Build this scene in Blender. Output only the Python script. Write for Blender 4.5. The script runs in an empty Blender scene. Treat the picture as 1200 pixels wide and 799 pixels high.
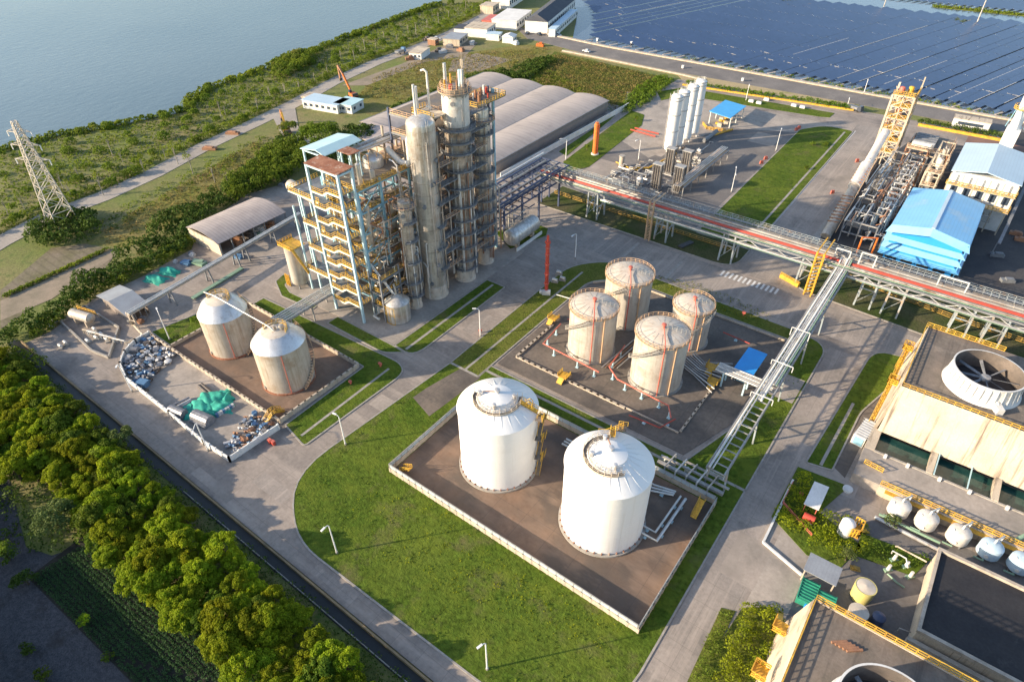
import bpy, math, random
import numpy as np
from mathutils import Vector, Matrix
random.seed(7); RNG = np.random.default_rng(7)
S = bpy.context.scene; COL = S.collection
PI = math.pi; R = math.radians

# ------------------------------------------------------------------ camera
CH, PITCH, YAW, ROLL, FPX = 100.0, R(38.81), R(-36.94), R(-0.43), 760.0
FW = Vector((math.sin(YAW)*math.cos(PITCH), math.cos(YAW)*math.cos(PITCH), -math.sin(PITCH)))
_rt = Vector((math.cos(YAW), -math.sin(YAW), 0)); _up = _rt.cross(FW)
RT = _rt*math.cos(ROLL) + _up*math.sin(ROLL); UP = _up*math.cos(ROLL) - _rt*math.sin(ROLL)
cd = bpy.data.cameras.new('camera'); cam = bpy.data.objects.new('camera', cd); COL.objects.link(cam)
cd.sensor_width = 36; cd.lens = FPX/1200*36; cd.clip_end = 20000; cd.clip_start = 1
m = Matrix((RT, UP, -FW)).transposed().to_4x4(); m.translation = (0, 0, CH); cam.matrix_world = m
S.camera = cam

# ------------------------------------------------------------------ light
SUN_EL, SUN_AZ = R(18), R(229)       # azimuth measured from +x towards +y: where the sun stands
w = bpy.data.worlds.new('World'); S.world = w; w.use_nodes = True
nt = w.node_tree; bg = nt.nodes['Background']; sky = nt.nodes.new('ShaderNodeTexSky')
sky.sky_type = 'NISHITA'; sky.sun_disc = False; sky.sun_elevation = SUN_EL
sky.sun_rotation = R(90) - SUN_AZ; sky.air_density = 1.0; sky.dust_density = 1.2; sky.ozone_density = 1.3
nt.links.new(sky.outputs[0], bg.inputs[0]); bg.inputs[1].default_value = 0.15
sl = bpy.data.lights.new('sun', 'SUN'); sl.energy = 5.0; sl.angle = R(0.6); sl.color = (1.0, 0.81, 0.58)
so = bpy.data.objects.new('sun', sl); COL.objects.link(so)
sd = Vector((math.cos(SUN_AZ)*math.cos(SUN_EL), math.sin(SUN_AZ)*math.cos(SUN_EL), math.sin(SUN_EL)))
so.rotation_euler = sd.to_track_quat('Z', 'Y').to_euler(); so.location = sd*400
S.view_settings.view_transform = 'Standard'; S.view_settings.look = 'None'
S.view_settings.gamma = 1; S.view_settings.exposure = 0.92
S.cycles.max_bounces = 5; S.cycles.transparent_max_bounces = 8

# ------------------------------------------------------------------ helpers
def G(px, py, z=0.0):
    "world point at height z seen at a pixel of the survey photograph (1200 x 799)"
    d = FW + RT*((px-600)/FPX) - UP*((py-399.5)/FPX)
    t = (z-CH)/d.z
    return Vector((d.x*t, d.y*t, z))

def noise_node(t, vec, scale, detail=4, rough=0.6):
    n = t.nodes.new('ShaderNodeTexNoise'); n.inputs['Scale'].default_value = scale
    n.inputs['Detail'].default_value = detail; n.inputs['Roughness'].default_value = rough
    t.links.new(vec, n.inputs['Vector']); return n.outputs[0]
def ramp(t, fac, lo, hi):
    n = t.nodes.new('ShaderNodeMapRange'); n.inputs[1].default_value = lo; n.inputs[2].default_value = hi
    t.links.new(fac, n.inputs[0]); return n.outputs[0]
def mixc(t, fac, a, b, mode='MIX'):
    n = t.nodes.new('ShaderNodeMix'); n.data_type = 'RGBA'; n.blend_type = mode
    for s, v in ((0, fac), (6, a), (7, b)):
        if isinstance(v, (int, float)): n.inputs[s].default_value = v
        elif isinstance(v, tuple): n.inputs[s].default_value = (*v[:3], 1)
        else: t.links.new(v, n.inputs[s])
    return n.outputs[2]
MATS = {}
def mat(name, c, c2=None, scale=0.3, rough=0.7, metal=0.0, fine=0.12, fscale=4.0, stain=None, sscale=0.2, slo=0.55, shi=0.7,
        streak=None, stlo=0.55, sthi=0.8, sts=(1.4, 1.4, 0.07), bump=0.0, bscale=3.0, grid=None, gcol=(0.1, 0.1, 0.1), gw=0.03,
        trans=0.0, objrand=0.0, spec=0.5, stripes=None, zband=None, rot=0.0):
    m = bpy.data.materials.new(name); m.use_nodes = True; t = m.node_tree; b = t.nodes['Principled BSDF']
    geo = t.nodes.new('ShaderNodeNewGeometry'); pos = geo.outputs['Position']
    if c2 is None: c2 = tuple(v*0.82 for v in c)
    col = mixc(t, ramp(t, noise_node(t, pos, scale), 0.35, 0.65), c, c2)
    if fine:
        f = noise_node(t, pos, fscale, 5, 0.7)
        n = t.nodes.new('ShaderNodeMapRange'); n.inputs[1].default_value = 0.3; n.inputs[2].default_value = 0.7
        n.inputs[3].default_value = 1-fine; n.inputs[4].default_value = 1+fine; t.links.new(f, n.inputs[0])
        cc = t.nodes.new('ShaderNodeCombineColor'); [t.links.new(n.outputs[0], cc.inputs[i]) for i in range(3)]
        col = mixc(t, 1.0, col, cc.outputs[0], 'MULTIPLY')
    if stain: col = mixc(t, ramp(t, noise_node(t, pos, sscale, 6, 0.65), slo, shi), col, stain)
    if streak:
        mp = t.nodes.new('ShaderNodeMapping'); mp.inputs['Scale'].default_value = sts; t.links.new(pos, mp.inputs[0])
        col = mixc(t, ramp(t, noise_node(t, mp.outputs[0], 1.0, 4, 0.7), stlo, sthi), col, streak)
    if grid:
        mp = t.nodes.new('ShaderNodeMapping'); mp.inputs['Rotation'].default_value = (0, 0, rot); t.links.new(pos, mp.inputs[0])
        br = t.nodes.new('ShaderNodeTexBrick'); br.offset = 0; br.inputs['Scale'].default_value = 1
        br.inputs['Brick Width'].default_value = grid[0]; br.inputs['Row Height'].default_value = grid[1]
        br.inputs['Mortar Size'].default_value = gw; br.inputs['Mortar Smooth'].default_value = 0.3
        t.links.new(mp.outputs[0], br.inputs[0])
        col = mixc(t, br.outputs['Fac'], col, gcol)
    if stripes:                                  # corrugation or rows: (axis index, period, depth of tone)
        sx = t.nodes.new('ShaderNodeSeparateXYZ'); t.links.new(pos, sx.inputs[0])
        mm = t.nodes.new('ShaderNodeMath'); mm.operation = 'MULTIPLY'; mm.inputs[1].default_value = 2*PI/stripes[1]
        t.links.new(sx.outputs[stripes[0]], mm.inputs[0])
        s = t.nodes.new('ShaderNodeMath'); s.operation = 'SINE'; t.links.new(mm.outputs[0], s.inputs[0])
        n = t.nodes.new('ShaderNodeMapRange'); n.inputs[1].default_value = 0.4; n.inputs[2].default_value = 1
        n.inputs[3].default_value = 0; n.inputs[4].default_value = stripes[2]; t.links.new(s.outputs[0], n.inputs[0])
        col = mixc(t, n.outputs[0], col, tuple(v*0.35 for v in c))
    if objrand:
        oi = t.nodes.new('ShaderNodeObjectInfo'); n = t.nodes.new('ShaderNodeMapRange')
        n.inputs[3].default_value = 1-objrand; n.inputs[4].default_value = 1+objrand; t.links.new(oi.outputs['Random'], n.inputs[0])
        h = t.nodes.new('ShaderNodeHueSaturation'); t.links.new(n.outputs[0], h.inputs['Value']); t.links.new(col, h.inputs['Color'])
        n2 = t.nodes.new('ShaderNodeMapRange'); n2.inputs[3].default_value = 0.5-objrand*0.07; n2.inputs[4].default_value = 0.5+objrand*0.07
        t.links.new(oi.outputs['Random'], n2.inputs[0]); t.links.new(n2.outputs[0], h.inputs['Hue']); col = h.outputs[0]
    t.links.new(col, b.inputs['Base Color'])
    b.inputs['Roughness'].default_value = rough; b.inputs['Metallic'].default_value = metal
    b.inputs['Specular IOR Level'].default_value = spec
    if bump:
        bp = t.nodes.new('ShaderNodeBump'); bp.inputs['Strength'].default_value = bump; bp.inputs['Distance'].default_value = 0.3
        t.links.new(noise_node(t, pos, bscale, 5, 0.7), bp.inputs['Height']); t.links.new(bp.outputs[0], b.inputs['Normal'])
    if trans:
        tr = t.nodes.new('ShaderNodeBsdfTranslucent'); t.links.new(col, tr.inputs[0])
        mx = t.nodes.new('ShaderNodeMixShader'); mx.inputs[0].default_value = trans
        t.links.new(b.outputs[0], mx.inputs[1]); t.links.new(tr.outputs[0], mx.inputs[2])
        t.links.new(mx.outputs[0], t.nodes['Material Output'].inputs[0])
    MATS[name] = m; return m

mat('terrain', (0.13, 0.165, 0.03), (0.20, 0.175, 0.07), 0.05, 0.95, fine=0.35, fscale=1.5, stain=(0.08, 0.125, 0.02), sscale=0.3, bump=0.5, bscale=1.5)
mat('concrete', (0.335, 0.285, 0.245), (0.225, 0.196, 0.175), 0.05, 0.85, fine=0.18, fscale=1.2, stain=(0.12, 0.105, 0.095), sscale=0.09, slo=0.5, shi=0.72, grid=(5, 5), gcol=(0.16, 0.14, 0.12), gw=0.025, streak=(0.42, 0.36, 0.31), stlo=0.5, sthi=0.8, sts=(0.05, 0.3, 1))
mat('road', (0.33, 0.285, 0.25), (0.235, 0.21, 0.19), 0.07, 0.85, fine=0.18, fscale=1.5, stain=(0.13, 0.118, 0.106), sscale=0.12, slo=0.52, shi=0.76, streak=(0.43, 0.37, 0.32), stlo=0.5, sthi=0.8, sts=(0.7, 0.03, 1), grid=(4.2, 4.2), gcol=(0.17, 0.15, 0.13), gw=0.025)
mat('asphalt', (0.135, 0.125, 0.12), (0.185, 0.17, 0.16), 0.08, 0.9, fine=0.2, fscale=1.5, stain=(0.26, 0.235, 0.21), sscale=0.1, slo=0.52, shi=0.8)
mat('asphalt_dark', (0.045, 0.043, 0.048), (0.07, 0.066, 0.065), 0.1, 0.85, fine=0.25, fscale=1.5, stain=(0.12, 0.11, 0.1), sscale=0.12, slo=0.6, shi=0.9)
mat('bund_floor', (0.23, 0.145, 0.098), (0.13, 0.098, 0.075), 0.05, 0.8, fine=0.25, fscale=0.8, stain=(0.06, 0.055, 0.052), sscale=0.05, slo=0.42, shi=0.7, streak=(.27,.19,.14), stlo=.5, sthi=.8, sts=(.08,.2,1), grid=(6, 6), gcol=(0.09, 0.07, 0.06), gw=0.03)
mat('tank_pad', (0.19, 0.155, 0.125), (0.115, 0.10, 0.088), 0.07, 0.85, fine=0.22, fscale=1.2, stain=(0.06, 0.055, 0.052), sscale=0.09, slo=0.48, shi=0.75, grid=(6, 6), gcol=(0.07, 0.065, 0.06), gw=0.03)
mat('pad_light', (0.39, 0.34, 0.295), (0.28, 0.25, 0.22), 0.12, 0.85, fine=0.15, fscale=1.2, stain=(0.17, 0.155, 0.14), sscale=0.16, slo=.5, shi=.8)
mat('lawn', (0.06, 0.105, 0.012), (0.10, 0.14, 0.02), 0.08, 0.95, fine=0.5, fscale=1.1, stain=(0.15, 0.135, 0.06), sscale=0.14, slo=0.54, shi=0.76, streak=(0.13,0.17,0.022), stlo=0.48, sthi=0.72, sts=(0.18,0.26,1), bump=0.9, bscale=2.2, spec=0.1)
mat('lawn_rough', (0.095, 0.125, 0.02), (0.14, 0.15, 0.035), 0.2, 0.95, fine=0.45, fscale=2.2, stain=(0.055, 0.095, 0.014), sscale=0.25, bump=0.8, bscale=2.5, spec=0.1)
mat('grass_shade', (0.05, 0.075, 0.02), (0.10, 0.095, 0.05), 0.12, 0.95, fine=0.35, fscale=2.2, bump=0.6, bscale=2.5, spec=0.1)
mat('field_weeds', (0.16, 0.165, 0.035), (0.22, 0.185, 0.075), 0.06, 0.95, fine=0.4, fscale=1.4, stain=(0.11, 0.15, 0.02), sscale=0.1, bump=0.6, bscale=1.5, spec=0.1)
mat('soil', (0.20, 0.165, 0.12), (0.13, 0.12, 0.06), 0.15, 0.95, fine=0.25, fscale=1.5, stripes=(1, 2.2, 0.35))
mat('dirt', (0.30, 0.24, 0.18), (0.2, 0.17, 0.12), 0.2, 0.95, fine=0.2)
mat('gravel', (0.045, 0.045, 0.052), (0.075, 0.073, 0.078), 1.5, 0.95, fine=0.6, fscale=5, stain=(0.035, 0.03, 0.028), sscale=0.2)
mat('crop_soil', (0.02, 0.02, 0.016), (0.03, 0.028, 0.02), 0.5, 0.95, fine=0.3, fscale=2)
mat('dark_drain', (0.012, 0.014, 0.014), (0.02, 0.022, 0.022), 0.5, 0.5)
mat('kerb', (0.36, 0.34, 0.31), (0.27, 0.25, 0.22), 1.0, 0.85, fine=0.2)
mat('wall_concrete', (0.52, 0.45, 0.37), (0.40, 0.34, 0.27), 0.5, 0.85, fine=0.15, streak=(0.24, 0.19, 0.15), stlo=0.5, sthi=0.85, sts=(1.2, 1.2, 0.3))
mat('wall_cream', (0.58, 0.50, 0.39), (0.46, 0.39, 0.30), 0.2, 0.88, fine=0.16, streak=(0.17, 0.13, 0.10), stlo=0.52, sthi=0.70, sts=(1.0, 0.12, 0.05))
mat('white_wall', (0.72, 0.72, 0.70), (0.6, 0.6, 0.58), 0.3, 0.8, fine=0.1, streak=(0.42, 0.40, 0.37), stlo=0.6, sthi=0.9)
mat('yellow', (0.72, 0.42, 0.04), (0.50, 0.27, 0.04), 0.8, 0.6, fine=0.25)
mat('yellow_rail', (0.66, 0.42, 0.05), (0.44, 0.25, 0.04), 0.6, 0.6, fine=0.25)
mat('orange', (0.72, 0.19, 0.03), (0.6, 0.14, 0.03), 0.8, 0.55)
mat('red', (0.50, 0.065, 0.04), (0.38, 0.055, 0.035), 0.8, 0.5, fine=0.2)
mat('red_faded', (0.60, 0.16, 0.11), (0.48, 0.12, 0.09), 0.8, 0.5)
mat('tank_white', (0.80, 0.80, 0.79), (0.76, 0.76, 0.75), 0.2, 0.45, fine=0.03, stain=(0.66,0.63,0.58), sscale=0.2, slo=0.6, shi=0.9, streak=(0.66, 0.63, 0.58), stlo=0.58, sthi=0.9, sts=(1.2, 1.2, 0.06))
mat('tank_beige', (0.56, 0.53, 0.47), (0.46, 0.43, 0.38), 0.3, 0.5, 0.15, fine=0.1, stain=(0.36,0.29,0.22), sscale=0.3, slo=0.55, shi=0.8, streak=(0.30, 0.23, 0.17), stlo=0.5, sthi=0.82, sts=(1.4, 1.4, 0.09))
mat('tank_stained', (0.56, 0.51, 0.44), (0.45, 0.40, 0.33), 0.25, 0.5, 0.15, fine=0.12, stain=(0.34, 0.24, 0.16), sscale=0.3, slo=0.52, shi=0.74, streak=(0.32, 0.25, 0.18), stlo=0.46, sthi=0.78, sts=(1.6, 1.6, 0.1))
mat('tank_roof', (0.62, 0.56, 0.48), (0.52, 0.46, 0.38), 0.5, 0.5, fine=0.1, stain=(0.42, 0.33, 0.25), sscale=0.8)
mat('aluminium', (0.72, 0.72, 0.72), (0.6, 0.6, 0.6), 0.6, 0.38, 0.55, fine=0.1, stain=(0.5, 0.46, 0.42), sscale=0.6)
mat('silver_clad', (0.68, 0.65, 0.60), (0.46, 0.43, 0.39), 0.3, 0.36, 0.5, fine=0.16, fscale=2, stain=(0.36, 0.28, 0.20), sscale=0.28, slo=0.5, shi=0.74, streak=(0.82, 0.80, 0.76), stlo=0.5, sthi=0.7, sts=(1.3, 1.3, 0.05))
mat('silver_rusty', (0.60, 0.54, 0.47), (0.38, 0.33, 0.27), 0.3, 0.4, 0.4, fine=0.2, fscale=2, stain=(0.26, 0.15, 0.085), sscale=0.26, slo=0.5, shi=0.68, streak=(0.20, 0.155, 0.12), stlo=0.5, sthi=0.72, sts=(1.4, 1.4, 0.12))
mat('pipe_silver', (0.62, 0.61, 0.59), (0.48, 0.47, 0.45), 0.6, 0.35, 0.5, fine=0.12, stain=(0.36, 0.30, 0.25), sscale=0.5)
mat('pipe_white', (0.66, 0.66, 0.63), (0.56, 0.55, 0.52), 0.6, 0.5, fine=0.1)
mat('pipe_green', (0.22, 0.34, 0.24), (0.18, 0.28, 0.2), 0.6, 0.5)
mat('pipe_rust', (0.34, 0.17, 0.09), (0.25, 0.13, 0.08), 0.8, 0.7, fine=0.2)
mat('rust', (0.20, 0.07, 0.035), (0.32, 0.15, 0.09), 0.5, 0.85, fine=0.3, stain=(0.42, 0.34, 0.28), sscale=0.7, slo=0.56, shi=0.7)
mat('steel_blue', (0.25, 0.47, 0.58), (0.20, 0.38, 0.48), 0.6, 0.5, fine=0.12)
mat('steel_pale', (0.48, 0.66, 0.72), (0.40, 0.58, 0.66), 0.6, 0.5, fine=0.1)
mat('steel_grey', (0.22, 0.23, 0.25), (0.15, 0.16, 0.17), 0.6, 0.6, fine=0.2)
mat('steel_light', (0.42, 0.42, 0.41), (0.30, 0.29, 0.28), 0.6, 0.5, 0.2, fine=0.2, stain=(.34,.25,.18), sscale=.5, slo=.56, shi=.75)
mat('steel_navy', (0.045, 0.065, 0.13), (0.06, 0.08, 0.14), 0.6, 0.5)
mat('grating', (0.15, 0.14, 0.13), (0.22, 0.17, 0.12), 0.4, 0.7, fine=0.3)
mat('vault_roof', (0.44, 0.385, 0.35), (0.37, 0.325, 0.30), 0.08, 0.75, fine=0.1, streak=(0.27, 0.24, 0.22), stlo=0.5, sthi=0.8, sts=(0.04, 0.35, 1), stripes=(1, 2.4, 0.16))
mat('shed_roof', (0.44, 0.38, 0.35), (0.36, 0.31, 0.29), 0.3, 0.7, fine=0.1, stripes=(1, 1.1, 0.35))
mat('panel_wall', (0.27, 0.23, 0.21), (0.23, 0.2, 0.18), 0.4, 0.7, fine=0.1)
mat('roof_pale_blue', (0.46, 0.66, 0.70), (0.40, 0.60, 0.66), 0.3, 0.5, fine=0.05)
mat('roof_sky', (0.22, 0.50, 0.78), (0.19, 0.45, 0.72), 0.15, 0.55, fine=0.06, stripes=(0, 0.9, 0.12), stain=(.3,.5,.68), sscale=.15)
mat('roof_white_blue', (0.46, 0.60, 0.70), (0.42, 0.55, 0.65), 0.15, 0.6, fine=0.06, stripes=(0, 0.9, 0.1))
mat('louvre_blue', (0.16, 0.50, 0.84), (0.14, 0.44, 0.76), 0.4, 0.5, fine=0.06)
mat('bright_blue', (0.03, 0.33, 0.80), (0.03, 0.29, 0.72), 0.4, 0.5, fine=0.05)
mat('canopy_blue', (0.07, 0.38, 0.74), (0.06, 0.34, 0.68), 0.4, 0.5, fine=0.05)
mat('roof_tar', (0.21, 0.17, 0.14), (0.14, 0.12, 0.10), 0.25, 0.9, fine=0.25, fscale=2, stain=(0.32, 0.27, 0.22), sscale=0.2, slo=0.56, shi=0.78, streak=(0.09, 0.075, 0.065), stlo=0.5, sthi=0.75, sts=(0.6, 0.05, 1))
mat('roof_black', (0.018, 0.018, 0.022), (0.028, 0.027, 0.03), 0.3, 0.8, fine=0.3, fscale=2, stain=(0.075, 0.07, 0.07), sscale=0.25, slo=0.62, shi=0.85)
mat('roof_brown', (0.24, 0.13, 0.09), (0.18, 0.1, 0.08), 0.3, 0.8, fine=0.15)
mat('roof_slate', (0.045, 0.05, 0.065), (0.06, 0.065, 0.08), 0.3, 0.7, fine=0.15)
mat('grey_metal_roof', (0.36, 0.38, 0.40), (0.30, 0.31, 0.33), 0.3, 0.5, 0.2, fine=0.08, stripes=(0, 0.5, 0.1))
mat('dark', (0.03, 0.03, 0.035), (0.05, 0.05, 0.055), 1.0, 0.6)
mat('window', (0.04, 0.06, 0.09), (0.06, 0.08, 0.11), 1.0, 0.15)
mat('fan_grp', (0.66, 0.66, 0.64), (0.58, 0.57, 0.55), 0.5, 0.5, fine=0.08, streak=(0.45, 0.43, 0.4), stlo=0.55, sthi=0.9)
mat('fan_inner', (0.16, 0.13, 0.11), (0.10, 0.085, 0.075), 0.5, 0.75, fine=0.2)
mat('tarp', (0.04, 0.42, 0.31), (0.02, 0.28, 0.21), 0.6, 0.8, fine=0.25, bump=0.15, bscale=1.0)
mat('container_green', (0.03, 0.28, 0.18), (0.025, 0.22, 0.15), 0.6, 0.6, fine=0.2)
mat('scrap_grey', (0.30, 0.30, 0.32), (0.16, 0.17, 0.19), 2.0, 0.5, 0.3, fine=0.3)
mat('scrap_blue', (0.10, 0.22, 0.38), (0.08, 0.16, 0.28), 2.0, 0.5, fine=0.3)
mat('scrap_dark', (0.07, 0.07, 0.075), (0.12, 0.09, 0.07), 2.0, 0.6, fine=0.3)
mat('scrap_white', (0.55, 0.55, 0.55), (0.45, 0.45, 0.46), 2.0, 0.5, fine=0.2)
mat('paint_white', (0.70, 0.70, 0.68), (0.55, 0.55, 0.53), 1.0, 0.6)
mat('car_white', (0.80, 0.80, 0.80), (0.78, 0.78, 0.78), 1.0, 0.25, fine=0.02)
mat('car_dark', (0.06, 0.07, 0.09), (0.06, 0.07, 0.09), 1.0, 0.25, fine=0.02)
mat('rubber', (0.02, 0.02, 0.02), None, 1.0, 0.8)
mat('bark', (0.12, 0.09, 0.06), (0.08, 0.06, 0.045), 2.0, 0.9, fine=0.2)
mat('bark_pale', (0.36, 0.33, 0.28), (0.28, 0.25, 0.2), 2.0, 0.9, fine=0.2)
mat('leaf_bright', (0.32, 0.37, 0.02), (0.17, 0.235, 0.014), 0.2, 0.7, fine=0.4, fscale=0.9, stain=(0.20,0.235,0.05), sscale=0.12, slo=0.6, shi=0.75, trans=0.45, objrand=0.28, spec=0.1)
mat('leaf_mid', (0.16, 0.215, 0.022), (0.09, 0.145, 0.016), 0.35, 0.7, fine=0.35, fscale=2.2, trans=0.38, objrand=0.2, spec=0.12)
mat('leaf_dark', (0.055, 0.10, 0.018), (0.08, 0.125, 0.02), 0.12, 0.7, fine=0.4, fscale=1.0, trans=0.3, spec=0.12)
mat('leaf_pale', (0.13, 0.165, 0.05), (0.09, 0.13, 0.035), 0.5, 0.7, fine=0.3, fscale=2.2, trans=0.25, objrand=0.1, spec=0.15)
mat('leaf_bank', (0.21, 0.26, 0.025), (0.10, 0.155, 0.02), 0.05, 0.7, fine=0.4, fscale=0.5, stain=(0.26,0.245,0.07), sscale=0.1, slo=0.55, shi=0.75, trans=0.4, spec=0.1)
mat('leaf_dry', (0.24, 0.17, 0.07), (0.16, 0.17, 0.04), 0.15, 0.8, fine=0.35, fscale=1.0, trans=0.3, spec=0.1)
mat('crop_leaf', (0.07, 0.15, 0.05), (0.055, 0.12, 0.04), 0.5, 0.7, fine=0.3, fscale=2.5, trans=0.3, spec=0.2)
mat('panel_solar', (0.028, 0.055, 0.13), (0.036, 0.066, 0.15), 0.03, 0.32, fine=0.2, fscale=0.35)

mat('white_blue_panel', (0.42, 0.50, 0.54), (0.36, 0.44, 0.5), 0.6, 0.4, fine=0.1)
mat('rail_rusty', (0.60, 0.40, 0.24), (0.50, 0.33, 0.2), 0.8, 0.6, fine=0.15)
mat('yellow_dull',(0.42,0.26,0.05),(0.3,0.19,0.05),.8,.7,fine=.2)
mat('steel_trestle', (0.34, 0.41, 0.45), (0.28, 0.30, 0.30), .6, .55, fine=.2, stain=(.42,.30,.2), sscale=.5, slo=.52, shi=.7)
mat('steel_fin',(.32,.30,.28),(.22,.2,.19),.8,.5,.3,fine=.2)
mat('pipe_grey',(.38,.36,.33),(.27,.25,.23),.3,.45,.3,fine=.15,stain=(.3,.2,.13),sscale=.3,slo=.55,shi=.75)
mat('patch', (.36,.31,.27),(.26,.23,.2),.12,.85,fine=.15,fscale=1.2,stain=(.17,.15,.135),sscale=.15,slo=.5,shi=.8)
mat('vessel_grey',(.66,.64,.6),(.55,.52,.47),.5,.5,fine=.12,stain=(.42,.34,.27),sscale=.7,slo=.55,shi=.75,streak=(.4,.35,.3),stlo=.55,sthi=.8)
mat('clad_bright',(.74,.72,.68),(.6,.57,.52),.3,.45,.2,fine=.1,stain=(.46,.36,.27),sscale=.35,slo=.54,shi=.75,streak=(.4,.33,.26),stlo=.56,sthi=.8,sts=(1.5,1.5,.12))
mat('road_pale',(.40,.36,.31),(.31,.28,.25),.06,.9,fine=.15,fscale=1.0,stain=(.25,.22,.19),sscale=.08,slo=.5,shi=.75)
mat('drain_kerb',(.30,.22,.12),(.2,.15,.09),.4,.85,fine=.2)
mat('verge',(.40,.31,.17),(.33,.27,.15),.2,.9,fine=.25,fscale=1.5,stain=(.2,.22,.05),sscale=.15,slo=.55,shi=.7)
mat('float_dash',(.62,.62,.60),(.5,.5,.5),.2,.5,stripes=(1,2.6,1.0))
mat('louvre_pale', (.26,.54,.78),(.22,.48,.72),.4,.5,fine=.08)
mat('tank_yellow',(.62,.56,.20),(.55,.48,.18),.4,.6,fine=.1)
mat('pylon_steel',(.58,.54,.48),(.5,.46,.4),.6,.6,.1,fine=.1)
def water(name, c, c2, rough, bstr, bsc, base_scale=0.01):
    m = mat(name, c, c2, base_scale, rough, fine=0.03, fscale=0.2); t = m.node_tree; b = t.nodes['Principled BSDF']
    geo = t.nodes.new('ShaderNodeNewGeometry'); mp = t.nodes.new('ShaderNodeMapping'); mp.inputs['Scale'].default_value = (1, 0.45, 1)
    mp.inputs['Rotation'].default_value = (0, 0, R(35)); t.links.new(geo.outputs['Position'], mp.inputs[0])
    bp = t.nodes.new('ShaderNodeBump'); bp.inputs['Strength'].default_value = bstr; bp.inputs['Distance'].default_value = 0.4
    t.links.new(noise_node(t, mp.outputs[0], bsc, 4, 0.6), bp.inputs['Height']); t.links.new(bp.outputs[0], b.inputs['Normal'])
water('lake_water', (0.125, 0.17, 0.18), (0.10, 0.145, 0.16), 0.18, 0.35, 0.35)
water('pond_water', (0.06, 0.085, 0.13), (0.07, 0.10, 0.15), 0.15, 0.2, 0.5)
water('basin_water', (0.012, 0.05, 0.045), (0.03, 0.08, 0.07), 0.08, 0.15, 0.8, 0.4)

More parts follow.
